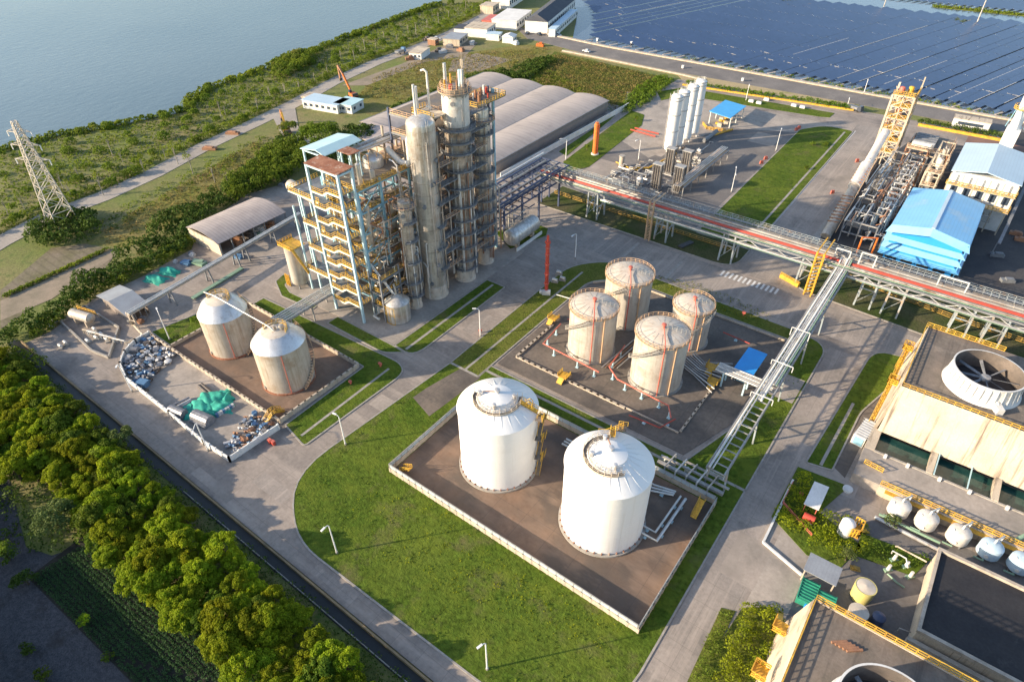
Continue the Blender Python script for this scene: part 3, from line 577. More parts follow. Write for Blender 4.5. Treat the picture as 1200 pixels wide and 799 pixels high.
for x, y, lb in ((-139,514,'small sandy islet with scrub at the far end of the solar pond'),(-33,520,'larger sandy islet carrying a thin white mast in the solar pond')):
    o = sheet('islet', smoothpoly([(x-9,y-4),(x+2,y-6),(x+11,y-2),(x+8,y+5),(x-3,y+5),(x-10,y+2)]), 'dirt', 0.6, 0.9)
    thicket('islet_scrub', [(x-9,y-4),(x-2,y-5),(x-1,y+3),(x-9,y+1)], 0.5, 1.2, 'leaf_pale', 'pale scrub on a pond islet', 2, 12, 0.8)
m_ = MB(); m_.cyl((-30,521,0.6),(-30,521,24),0.45,0.3,8); m_.box(-30.7,-29.3,520.6,521.4,24,25)
tag(m_.build('mast', 'steel_light', None, False, (-30,521,0.6)), 'thin white mast standing on the sandy islet in the pond', 'mast')
m_ = MB(); m_.cyl((-87,535,0),(-87,535,16),0.4,0.3,8); m_.box(-88,-86,534.5,535.5,15,16)
tag(m_.build('mast', 'steel_light', None, False, (-87,535,0)), 'white mast in open water at the far edge of the solar panels', 'mast')
# short gangway brackets with tufts at the row ends along the parapet
tuft = MB()
for i in range(26):
    x = -205+i*8.2
    k = MB(); k.beam((x,344.5,0.5),(x+2.2,349.5,0.5),0.9,0.12); k.beam((x+2.2,349.5,0.5),(x+2.2,349.5,-0.3),0.2)
    o = tag(k.build('gangway', 'wall_concrete', None, False, (x,344.5,0)), 'short concrete gangway from the road parapet to the solar rows', 'gangway', 'gangways along the parapet')
thicket('bank_shrubs', [(-150,344.6),(60,344.6),(60,348),(-150,347)], 0.2, 0.9, 'leaf_bank', 'patchy green scrub along the parapet of the solar pond', 3.2, 16, 0.6)

# ================================================================== MASSES OF GREEN
bank = P2([(0,178),(60,163),(120,153),(180,141),(216,133),(226,117),(246,105),(290,90),(322,78),(336,68),(370,60),(392,52),(430,37),(470,22),(515,6),(575,2),(553,17),(515,38),(470,55),(432,71),(385,92),(340,116),(290,141),(235,166),(175,196),(125,222),(60,244),(0,276)])
thicket('bank_vegetation', bank, 0.05, 0.7, 'leaf_bank', 'dense green reeds and scrub on the lake bank', 2.2, 12, 0.7, rscale=0.8)
thicket('bank_shrubs', bank, 0.8, 2.6, 'leaf_mid', 'scattered darker shrubs on the lake bank', 9, 30, 0.6, rscale=0.3)
thicket('reeds', ribbon(sp, 5), 0.8, 1.7, 'leaf_bank', 'tall reeds standing along the water edge of the lake', 2.0, 26, 0.8, sub=True)
hr = [(x-7.0, y) for x, y in lr]
thicket('roadside_hedge', ribbon(hr, 3.2), 1.2, 2.0, 'leaf_bank', 'clipped green hedge on the lake side of the lakeside road', 1.3, 32, 0.5, cat='hedge')
thicket('reeds', P2([(318,90),(336,70),(372,60),(365,74),(335,94)]), 3, 4.2, 'leaf_bank', 'bright clump of tall willow scrub on the lake point', 2.6, 20, 0.7)
thicket('shrub_belt', P2([(0,400),(20,390),(60,368),(105,330),(150,300),(178,282),(190,262),(240,238),(290,205),(330,165),(352,170),(362,185),(340,208),(290,228),(228,268),(226,288),(165,322),(118,338),(100,352),(62,385),(28,400),(10,412),(0,420)]), 1.8, 5.0, 'leaf_dark', 'dark green belt of shrubs behind the sheds', 2.6, 17, 0.7)
thicket('shrub_mound', P2([(268,230),(300,200),(325,176),(352,170),(366,182),(352,205),(320,222),(285,238)]), 4.0, 6.5, 'leaf_mid', 'high rounded mass of green shrubs below the lane', 3.0, 20, 0.65)
thicket('clipped_hedge', P2([(40,392),(60,378),(95,352),(130,336),(170,312),(224,282),(228,290),(168,324),(110,350),(62,386),(44,398)]), 2.2, 2.9, 'leaf_mid', 'mid green clipped hedge along the back of the pump area', 1.7, 26, 0.55, cat='hedge')
thicket('pylon_shrubs', P2([(38,272),(60,252),(100,252),(115,262),(110,280),(70,292),(45,290)]), 2.5, 4.5, 'leaf_dark', 'dark round mound of shrubs at the foot of the lattice pylon', 2.8, 18, 0.7)
thicket('shrub_belt', P2([(378,190),(430,150),(480,120),(560,88),(600,84),(640,68),(650,75),(615,95),(570,98),(470,130),(430,160),(400,200)]), 1.2, 3.0, 'leaf_dark', 'dark hedge of shrubs behind the vaulted warehouse', 2.3, 16, 0.7)
thicket('weed_field', P2([(625,100),(650,64),(700,74),(780,92),(765,104),(745,122),(725,130),(690,112)]), 0.3, 1.1, 'leaf_dry', 'tall dry brown and green weeds in the field beside the warehouse', 1.5, 16, 0.55)
thicket('weed_field', P2([(582,92),(640,78),(690,112),(722,132),(700,128),(640,112)]), 0.2, 0.8, 'leaf_bank', 'bright green weeds along the warehouse gable', 1.5, 16, 0.5)
thicket('boundary_hedge', P2([(748,104),(776,90),(788,96),(758,122),(734,134),(726,128)]), 1.2, 2.2, 'leaf_mid', 'green hedge between the weed field and the warehouse road', 1.5, 26, 0.55, cat='hedge')
thicket('roadside_hedge', ribbon([(-124,306.5),(-90,311),(-50.5,317.2)], 2.6), 1.4, 2.4, 'leaf_mid', 'green hedge above the yellow boundary wall along the main road', 1.2, 34, 0.5, cat='hedge')
thicket('roadside_hedge', ribbon([(-24,315.5),(6,316.5)], 3), 1.6, 2.6, 'leaf_dark', 'dark hedge beyond the steel stair tower', 1.3, 34, 0.5, cat='hedge')
thicket('field_weeds', P2([(110,280),(165,245),(232,205),(300,168),(320,180),(262,225),(200,255),(140,285)]), 0.1, 0.7, 'leaf_dry', 'sparse weeds over the field between the road and the shrub belt', 2.6, 10, 0.6)
thicket('field_weeds', P2([(420,112),(440,90),(500,70),(560,62),(640,56),(640,72),(560,88),(470,118)]), 0.1, 0.6, 'leaf_dry', 'sparse weeds over the field behind the distillation towers', 2.6, 9, 0.6)
thicket('roadside_weeds', P2([(150,236),(240,192),(305,160),(330,166),(332,176),(300,178),(235,212),(165,248),(100,288),(108,262)]), 0.1, 0.6, 'leaf_bank', 'thin weeds on the field side of the lakeside road', 3.0, 10, 0.6)
thicket('shrub_belt', P2([(0,425),(30,412),(55,430),(50,440),(10,440)]), 2.0, 3.6, 'leaf_mid', 'mid green shrubs at the end of the boundary drain', 2.2, 20, 0.55)
thicket('undergrowth', P2([(-30,540),(60,556),(85,595),(100,628),(60,650),(20,630),(-30,640)]), 0.4, 1.8, 'leaf_dark', 'dark undergrowth between the tree belt and the field', 1.8, 26, 0.45)
thicket('undergrowth', P2([(-40,412),(15,425),(78,472),(128,524),(190,584),(250,638),(320,700),(400,770),(450,820),(320,830),(290,800),(250,765),(200,722),(150,690),(105,640),(60,565),(-40,560)]), 0.6, 2.4, 'leaf_mid', 'dark undergrowth beneath the belt of trees', 1.7, 20, 0.45)
thicket('garden_shrubs', P2([(908,602),(925,575),(940,555),(958,600),(1008,612),(1015,640),(990,660),(950,640)]), 0.8, 2.0, 'leaf_bright', 'yellow green garden shrubs around the hose shelter', 1.5, 60, 0.32)
thicket('clipped_hedge', P2([(808,799),(845,716),(858,718),(828,799)]), 0.8, 1.2, 'leaf_mid', 'narrow clipped hedge along the apron near the lower cooling tower', 1.0, 70, 0.28, cat='hedge')
thicket('garden_shrubs', P2([(838,799),(870,716),(905,713),(920,745),(892,799)]), 0.9, 2.2, 'leaf_bright', 'yellow green garden shrubs beside the lower cooling tower', 1.5, 60, 0.32)
thicket('garden_shrubs', P2([(1012,628),(1085,655),(1070,668),(1005,645)]), 0.5, 1.5, 'leaf_mid', 'green garden shrubs below the row of filter vessels', 1.4, 50, 0.32)
thicket('lawn_tufts', P2([(400,590),(440,570),(520,600),(640,690),(740,745),(700,760),(600,720),(500,680),(430,640)]), 0.05, 0.25, 'leaf_bright', 'coarse bright tufts in the big lawn below the white tanks', 2.6, 16, 0.3)
thicket('lawn_tufts', P2([(770,325),(815,330),(900,368),(905,380),(840,365),(790,345)]), 0.1, 0.4, 'leaf_bright', 'coarse bright tufts in the lawn above the four tanks', 1.3, 30, 0.3)
for pg,lb in (([(-81,85),(-74,85),(-74,136),(-81,134)],'coarse tufts in the long lawn strip beside the red vent column'),([(-19,90),(-12.5,90),(-12.5,141),(-18,141)],'coarse tufts in the lawn under the narrow pipe bridge'),([(-59,178),(-44,178),(-45,288),(-60,278)],'coarse tufts in the wide lawn by the filling bay'),([(-83,40),(-70,34),(-30,33),(-12,42),(-12,50),(-75,50),(-82,70)],'scattered clover tufts over the near part of the big lawn')): thicket('lawn_tufts', pg, .03, .2, 'leaf_mid', lb, 2.6, 12, .3)
# vegetable rows
pts = []
for k in range(14):
    f = k/13; a = G(40+66*f, 676-42*f); b = G(162+150*f, 800+12*f); L = (b-a).length; n = int(L/.42)
    for q in range(n):
        if abs(q/n-0.80-0.02*k) < .012 : continue
        p = a.lerp(b, q/n); pts.append((p.x+random.uniform(-.1,.1), p.y+random.uniform(-.1,.1)))
c = [(x, y, 0.10) for x, y in pts]; p, n = blob_points(c, [0.33]*len(c), 230); me = leaf_mesh('crops', p, n, 0.2, 'crop_leaf')
o = bpy.data.objects.new('vegetable_crop', me); COL.objects.link(o); tag(o, 'straight dark green rows of vegetables beside the tree belt', 'crop', None, 'stuff')
c = []
for j in range(12):
    for i in range(26):
        q = G(4+j*10+i*0.5, 348-j*4.6-i*0.2 + 0, 0); 
        c.append((q.x+random.uniform(-.6,.6), q.y+random.uniform(-.5,.5), 0.2))
p, n = blob_points(c, [0.6]*len(c), 22); me = leaf_mesh('crops', p, n, 0.45, 'leaf_bank')
o = bpy.data.objects.new('vegetable_crop', me); COL.objects.link(o); tag(o, 'short rows of green vegetables in the plot below the pylon', 'crop', None, 'stuff')

# ================================================================== TREES
belt = P2([(-40,412),(15,425),(45,450),(78,472),(102,497),(128,522),(182,574),(242,628),(307,686),(382,753),(422,793),(450,830),(320,830),(290,790),(250,755),(200,715),(150,678),(105,628),(80,590),(60,560),(0,555),(-40,555)], 2.4)
protos = []
for i in range(7):
    protos.append(tree_proto('broadleaf_tree', 2.2+0.2*(i % 3), 3.9+0.5*(i % 2), 3.3, 'leaf_bright' if i < 5 else 'leaf_mid', 'bark',
      label='rounded broadleaf tree in the belt along the boundary drain', group='trees of the belt beside the drain', nblob=48, blob=0.23, leaf=0.23, per=420))
pts = scatter(belt, 2.35); first = set()
for i, (x, y) in enumerate(pts):
    k_ = random.choices(range(7), [5,5,5,5,5,2,2])[0]; s_ = random.uniform(0.8, 1.25)
    if k_ not in first:
        first.add(k_); protos[k_].location = (x, y, -0.2)
    else: dup(protos[k_], (x, y, -0.2), None, random.uniform(0, 6.28), (s_, s_, s_*random.uniform(0.85, 1.15)))
for k_ in range(7):
    if k_ not in first: kill(protos[k_])
def one_tree(px, py, rad, hgt, zc, leafm, bark, label, name='broadleaf_tree', cat='tree', group=None, z=None, **kw):
    t = tree_proto(name, rad, hgt, zc, leafm, bark, label=label, cat=cat, group=group, **kw)
    p = G(px, py, zc if z is None else z); t.location = (p.x, p.y, -0.2); return t
one_tree(62, 605, 3.6, 5.0, 4.0, 'leaf_pale', 'bark', 'pale green spreading tree standing apart below the tree belt', nblob=40, blob=0.24, leaf=0.32, per=120)
one_tree(140, 512, 2.5, 3.8, 3.6, 'leaf_pale', 'bark', 'small pale tree at the road side of the tree belt', nblob=26, blob=0.3, leaf=0.32, per=120)
one_tree(97, 727, 1.2, 1.8, 1.2, 'leaf_bright', 'bark', 'small round bright shrub tree at the edge of the vegetable rows', nblob=16, blob=0.36, leaf=0.25, per=160)
one_tree(28, 678, 1.8, 2.6, 1.6, 'leaf_dark', 'bark', 'dark bush on the gravel below the pale tree', nblob=18, blob=0.34, leaf=0.3, per=120, name='bush', cat='bush')
one_tree(5, 648, 2.2, 3.0, 2.0, 'leaf_mid', 'bark', 'green bush at the left edge above the gravel', nblob=18, blob=0.34, leaf=0.3, per=120, name='bush', cat='bush')
one_tree(28, 760, 1.3, 1.6, 0.9, 'leaf_dark', 'bark', 'low dark bush close to the building corner', nblob=14, blob=0.36, leaf=0.28, per=120, name='bush', cat='bush')
one_tree(48, 790, 1.3, 1.6, 0.9, 'leaf_mid', 'bark', 'low green bush at the bottom edge of the gravel', nblob=14, blob=0.36, leaf=0.28, per=120, name='bush', cat='bush')
one_tree(126, 768, 0.9, 1.2, 0.6, 'leaf_mid', 'bark', 'tiny bush at the lower end of the vegetable rows', nblob=12, blob=0.4, leaf=0.28, per=120, name='bush', cat='bush')
one_tree(376, 157, 9.0, 10.0, 5.5, 'leaf_mid', 'bark', 'big round dark green tree in front of the blue roofed huts', nblob=110, blob=0.16, leaf=0.55, per=26)
one_tree(420, 158, 8.0, 8.5, 4.5, 'leaf_dark', 'bark', 'dark tree to the right of the big round tree by the huts', nblob=90, blob=0.18, leaf=0.55, per=26)
one_tree(338, 148, 4.2, 4.6, 2.4, 'leaf_bank', 'bark', 'light green shrub to the left of the big round tree by the huts', nblob=24, blob=0.3, leaf=0.5, per=50, name='bush', cat='bush')
one_tree(228, 374, 1.1, 1.6, 1.2, 'leaf_mid', 'bark', 'small round bush on the grass strip beside the stained tank', nblob=14, blob=0.38, leaf=0.3, per=120, name='bush', cat='bush')
one_tree(206, 394, 0.8, 1.0, 0.8, 'leaf_pale', 'bark', 'little pale bush on the grass strip above the scrap yard', nblob=12, blob=0.4, leaf=0.28, per=120, name='bush', cat='bush')
one_tree(1048, 610, 1.6, 2.4, 1.8, 'leaf_pale', 'bark', 'feathery pale tree below the first filter vessel', nblob=18, blob=0.3, leaf=0.25, per=120)
one_tree(995, 648, 1.6, 2.6, 2.2, 'leaf_pale', 'bark', 'feathery pale tree left of the small yellow caged tank', nblob=18, blob=0.3, leaf=0.25, per=120)
for px, py, lb in ((953,168,'small round bush near the top of the lawn by the wide road'),(945,196,'small round bush in the middle of the lawn by the wide road'),(968,150+18,'second small bush near the top of the lawn beside the garden path')):
    one_tree(px, py, 1.0, 1.4, 0.9, 'leaf_mid', 'bark', lb, nblob=12, blob=0.4, leaf=0.4, per=60, name='bush', cat='bush')
one_tree(688, 172, 1.3, 2.0, 1.6, 'leaf_mid', 'bark', 'small tree at the lower end of the grass verge near the orange column', nblob=14, blob=0.36, leaf=0.4, per=60)
one_tree(745, 138, 1.1, 1.8, 1.6, 'leaf_mid', 'bark', 'small tree at the upper end of the grass verge near the white silos', nblob=14, blob=0.36, leaf=0.4, per=60)
# slim young poplars along the lake
pop = []
for i in range(3):
    pop.append(tree_proto('poplar_tree', 1.5, 6.0, 6.8, 'leaf_bank', 'bark_pale', tr=0.16, label='slim young poplar with a bare pale trunk on the lake bank', group='young poplars along the lakeside road', nblob=18, blob=0.34, leaf=0.45, per=26))
pl = [(276,681/3),(258,650/3),(232,620/3),(137,553/3),(150,585/3),(214,582/3),(127,710/3-5),(99,640/3),(264,413/3),(270,415/3),(308,400/3),(322,355/3),(340,345/3),(356,325/3),(374,295/3),(389,268/3),(404,70),(420,72),(432,60),(445,57),(455,50),(470,52),(483,44),(492,41),(505,33),(518,28),(530,22),(541,18),(550,12),(200,190),(175,205),(80,225),(60,232),(35,250),(15,255),(90,235)]
for i, (px, py) in enumerate(pl):
    p = G(px, py, 0); s_ = random.uniform(0.65, 1.05)
    if i < 3: pop[i].location = (p.x-3, p.y, -0.2); continue
    dup(pop[i % 3], (p.x-3, p.y, -0.2), None, random.uniform(0, 6), (s_, s_, s_))

# ================================================================== WALLS, DRAIN
t = thing('bund_wall', (-69.5, 52.4, 0), 'beige concrete bund wall with pale fence panels around the two big white tanks', 'wall')
def bund(t, pts, h, fh, th=0.3):
    for a, b in zip(pts, pts[1:]):
        mb = MB(); mb.beam((*a, h/2), (*b, h/2), th, h)
        A = Vector((*a,0)); B = Vector((*b,0)); n = max(1, round((B-A).length/1.7))
        for i in range(n): p = A.lerp(B, i/n); mb.beam(p+Vector((0,0,0)), p+Vector((0,0,h)), th+0.1)
        mb.build('wall_section', 'wall_concrete', t)
        if fh:
            mb = MB()
            for i in range(n):
                p = A.lerp(B, (i+0.04)/n); q = A.lerp(B, (i+0.96)/n); mb.beam(p+Vector((0,0,h+fh/2)), q+Vector((0,0,h+fh/2)), 0.06, fh)
            mb.build('fence_panel', 'white_blue_panel', t)
            mb = MB()
            for i in range(n+1): p = A.lerp(B, i/n); mb.beam(p+Vector((0,0,h)), p+Vector((0,0,h+fh+0.1)), 0.12)
            mb.beam(A+Vector((0,0,h+fh)), B+Vector((0,0,h+fh)), 0.14); mb.build('fence_post', 'steel_light', t)
bund(t, [(-69.6,82.6),(-69.6,52.3)], 1.3, 0.9); bund(t, [(-69.4,52.3),(-15.2,52.3)], 1.3, 0.9)
bund(t, [(-15,52.3),(-15,82.6)], 1.3, 0.9); bund(t, [(-15.3,82.7),(-69.3,82.7)], 1.3, 0.9)
t = thing('bund_wall', (-140, 48, 0), 'low concrete bund wall around the two stained tanks', 'wall')
bund(t, [(-98,47.8),(-149,47.5)], 1.1, 0, 0.4); bund(t, [(-97.8,47.8),(-97.8,70.2)], 1.3, 0, 0.4); bund(t, [(-140.2,48),(-140.2,70.3)], 0.9, 0, 0.4); bund(t, [(-140,70.4),(-98,70.4)], 1.1, 0, 0.4)
t = thing('bund_wall', (-70.1, 95, 0), 'low concrete bund kerb around the four ringed tanks', 'wall')
bund(t, [(-70.1,110),(-70.1,95.1)], 0.5, 0, 0.55); bund(t, [(-69.8,95),(-40.9,95)], 0.5, 0, 0.55); bund(t, [(-28.2,96),(-28.2,113)], 0.5, 0, 0.4)
o = MB(); o.beam((-71.8,133,0.3),(-66,138.6,0.3),0.3,0.6); o.beam((-66,138.6,0.3),(-20.8,138.6,0.3),0.3,0.6); o.beam((-40.7,95.2,0.25),(-28.4,95.2,0.25),0.25,0.4)
tag(o.build('low_wall', 'wall_concrete', None, False, (-66,138.6,0)), 'thin low wall closing the far side of the four tank yard', 'wall')
# scrap yard wall
sw = P2([(176,394),(160,403),(148,416),(143,430),(150,447),(200,487),(240,521),(270,541),(327,503)])
t = thing('yard_wall', (*sw[7], 0), 'curving whitewashed wall around the scrap yard', 'wall')
for a, b in zip(sw, sw[1:]):
    mb = MB(); mb.beam((*a,0.75),(*b,0.75),0.25,1.5)
    A = Vector((*a,0)); B = Vector((*b,0)); n = max(1, round((B-A).length/2.2))
    for i in range(n+1): mb.beam(A.lerp(B,i/n), A.lerp(B,i/n)+Vector((0,0,1.65)), 0.38)
    mb.build('wall_section', 'white_wall', t)
# warehouse boundary wall
o = MB(); o.beam((-133.2,171,1.1),(-131.6,262,1.1),0.3,2.2); tag(o.build('boundary_wall','white_wall',None,False,(-133,171,0)), 'long white boundary wall beside the vaulted warehouse', 'wall')
# drain
sheet('drain_water', [(-175,25.0),(-20,24.9),(-20,26.9),(-175,27.1)], 'dark_drain', -0.12)
t = thing('boundary_drain_kerb', (-100,27.3,0), 'long yellowish kerb along the road side of the boundary drain', 'kerb')
k = MB(); k.beam((-172,27.3,0.2),(-20,27.1,0.2),0.32,0.7); k.build('kerb_wall','drain_kerb',t)
thicket('drain_weeds', [(-172,21.8),(-172,25.3),(-20,25.1),(-20,21.6)], 0.2, 1.5, 'leaf_dark', 'dark weeds hanging over the edge of the boundary drain', 1.1, 34, 0.35)
k = MB(); k.beam((-98,25.3,0.0),(-20,25.1,0.0),0.14,0.3); tag(k.build('drain_wall','kerb',None,False,(-60,23.5,0)),'narrow pale far edge of the boundary drain','wall')

# ================================================================== LOWER LEFT BUILDING (its shade covers the field)
a = G(0,690,7); b = G(80,799,7)
t = thing('warehouse', (-110,-25,0), 'building with a flat beige roof edge at the lower left corner', 'building')
ROOFY = -14.2
mb = MB(); mb.box(-230,-40,-45,ROOFY-0.4,-0.2,7.6); mb.build('wall','wall_concrete',t)
mb = MB(); mb.box(-230.5,-39.5,-45.5,ROOFY-0.1,7.6,8.0); mb.build('roof','tank_roof',t)
mb = MB(); mb.box(-230.5,-39.5,ROOFY-0.1,ROOFY+0.35,7.5,8.5); mb.build('parapet','wall_cream',t)

# ================================================================== TANKS
def ringplate(mb, c, r0, r1, z, th=0.12, a0=0, a1=2*PI, n=36):
    mb.lathe((c[0],c[1],z), [(r0,0),(r1,0),(r1,th),(r0,th),(r0,0)], n, a0, a1); return mb
def ring_rail(mb, c, r, z, a0=0, a1=2*PI, n=None, t=0.07, h=1.1):
    n = n or max(6, int((a1-a0)*r/1.1)); pts = [(c[0]+r*math.cos(a0+(a1-a0)*i/n), c[1]+r*math.sin(a0+(a1-a0)*i/n), z) for i in range(n+1)]
    for p in pts: mb.beam(p, (p[0],p[1],z+h), t)
    for p, q in zip(pts, pts[1:]):
        for zz in (h, h*0.55): mb.beam((p[0],p[1],z+zz),(q[0],q[1],z+zz), t)
        mb.beam((p[0],p[1],z+0.1),(q[0],q[1],z+0.1),0.03,0.2)
    return mb
def spiral(t, c, r, z0, z1, a0, a1, matr='yellow_rail', w_=0.8):
    mb = MB(); n = int(abs(a1-a0)*r/0.45); rl = MB(); P = []
    for i in range(n+1):
        f = i/n; a = a0+(a1-a0)*f; z = z0+(z1-z0)*f
        mb.obox((c[0]+(r+w_/2+0.05)*math.cos(a), c[1]+(r+w_/2+0.05)*math.sin(a), z), w_, 0.34, 0.06, a)
        P.append(Vector((c[0]+(r+w_+0.05)*math.cos(a), c[1]+(r+w_+0.05)*math.sin(a), z)))
    st = mb.build('stair', 'grating', t)
    for i in range(0, n, 3): rl.beam(P[i], P[i]+Vector((0,0,1.0)), 0.06)
    for zz, w2, h2 in ((1.0,0.07,0.07),(0.5,0.06,0.06),(0.0,0.06,0.22)):
        for p, q in zip(P, P[1:]): rl.beam(p+Vector((0,0,zz)), q+Vector((0,0,zz)), w2, h2)
    rl.build('stair_railing', matr, st)
def white_tank(cx, cy, label, astair, plat0, plat1):
    r = 7.45; h = 15.6; c = (cx, cy, 0.13); t = thing('storage_tank', c, label, 'storage tank')
    mb = MB(); mb.lathe(c, [(r,0.35),(r,h)], 72)
    mb.build('shell', 'tank_white', t, True)
    mb = MB()
    for zz in (2.6,5.2,7.8,10.4,13.0): mb.lathe((cx,cy,0.13+zz), [(r+0.005,-0.02),(r+0.02,0),(r+0.005,0.02)], 72)
    mb.build('weld_seam', 'tank_white', t, True)
    mb = MB(); mb.lathe(c, [(r,h-0.12),(r+0.16,h),(r+0.1,h+0.08),(2.9,h+2.35),(2.85,h+2.55),(0.7,h+3.15),(0,h+3.2)], 72)
    for i in range(24):
        a = 2*PI*i/24; mb.beam((cx+2.9*math.cos(a),cy+2.9*math.sin(a),h+2.45+0.13),(cx+(r)*math.cos(a),cy+(r)*math.sin(a),h+0.13+0.1),0.06,0.05)
    mb.build('roof', 'tank_white', t, True)
    mb = MB(); mb.lathe(c, [(r+0.5,-0.1),(r+0.5,0.35),(r-0.1,0.42)], 72)
    mb.build('base_ring', 'kerb', t, False)
    mb = MB()
    for i in range(36):
        a = 2*PI*i/36; mb.obox((cx+(r+0.14)*math.cos(a),cy+(r+0.14)*math.sin(a),0.45),0.3,0.14,0.4,a)
    mb.build('anchor_bolt', 'rust', t)
    zt = h+1.9
    mb = ringplate(MB(), c, 3.7, 4.55, zt, 0.12, plat0, plat1); mb.build('roof_walkway','grating',t)
    mb = ring_rail(MB(), c, 4.55, zt+0.1, plat0, plat1, t=0.06); ring_rail(mb, c, 3.7, zt+0.1, plat0, plat1, t=0.05); mb.build('roof_railing','wall_cream',t)
    mb = MB(); mb.cyl((cx,cy,h+3.2),(cx,cy,h+3.9),0.35); mb.lathe((cx,cy,h+3.9),[(0.55,0),(0.5,0.25),(0,0.35)],12)
    for a in (plat0+0.3, (plat0+plat1)/2, plat1-0.3):
        x = cx+3.2*math.cos(a); y = cy+3.2*math.sin(a); mb.cyl((x,y,h+2.2),(x,y,h+3.3),0.28,0.28,10); mb.lathe((x,y,h+3.3),[(0.42,0),(0.36,0.25),(0,0.3)],10)
    mb.build('vent', 'aluminium', t, True)
    a = plat0+0.15; mb = MB(); mb.tube([(cx+3.0*math.cos(a),cy+3.0*math.sin(a),h+2.9),(cx+2.0*math.cos(a),cy+2.0*math.sin(a),h+3.3),(cx+0.3,cy,h+3.7)],0.09); mb.build('pipe','pipe_rust',t,True)
    # yellow stair tower at the side
    dx, dy = math.cos(astair), math.sin(astair); mb = MB(); rl = MB(); nrm = Vector((-dy,dx,0))
    for k in range(6):
        z0 = 0.3+k*2.6; s_ = 1 if k % 2 == 0 else -1
        A = Vector((cx+dx*(r+0.8),cy+dy*(r+0.8),z0)) - nrm*1.7*s_; B = Vector((cx+dx*(r+0.8),cy+dy*(r+0.8),z0+2.6)) + nrm*1.7*s_
        mb.beam(A,B,0.7,0.12); mb.beam(B-nrm*0.6,B+nrm*0.6,1.3,0.12)
        for off in (-0.4,0.4):
            o_ = Vector((dx,dy,0))*off
            for zz in (0.5,1.0): rl.beam(A+o_+Vector((0,0,zz)),B+o_+Vector((0,0,zz)),0.07)
            for q in range(5): p = A.lerp(B,q/4)+o_; rl.beam(p,p+Vector((0,0,1.0)),0.06)
        rl.rail([B+Vector((dx,dy,0))*0.7-nrm*0.8, B+Vector((dx,dy,0))*0.7+nrm*0.8],1.0,0.8,0.07)
    st = mb.build('stair_tower','grating',t); rl.build('stair_railing','yellow_rail',st)
    mb = MB(); top = Vector((cx+dx*(r+0.1),cy+dy*(r+0.1),h+0.2)); inn = Vector((cx+dx*4.5,cy+dy*4.5,zt))
    mb.beam(top,inn,0.8,0.08)
    for off in (-0.45,0.45): mb.rail([top+nrm*off,inn+nrm*off],1.1,0.9,0.08)
    ga = Vector((cx+dx*(r-0.9),cy+dy*(r-0.9),h+0.6))
    for off in (-0.4,0.4): mb.tube([ga+nrm*off, ga+nrm*off+Vector((0,0,1.9)), ga+nrm*off+Vector((0,0,2.3))-Vector((dx,dy,0))*0.5, ga+nrm*off-Vector((dx,dy,0))*1.0+Vector((0,0,1.9))],0.09,6)
    mb.build('gangway','yellow_rail',t)
    return t
t1 = white_tank(-53.8, 67, 'left big white cone roofed tank with a yellow stair on its right side', R(22), R(140+55), R(400))
t2 = white_tank(-30.3, 67.2, 'right big white cone roofed tank with a yellow hooped ladder at its back', R(115), R(120), R(330))
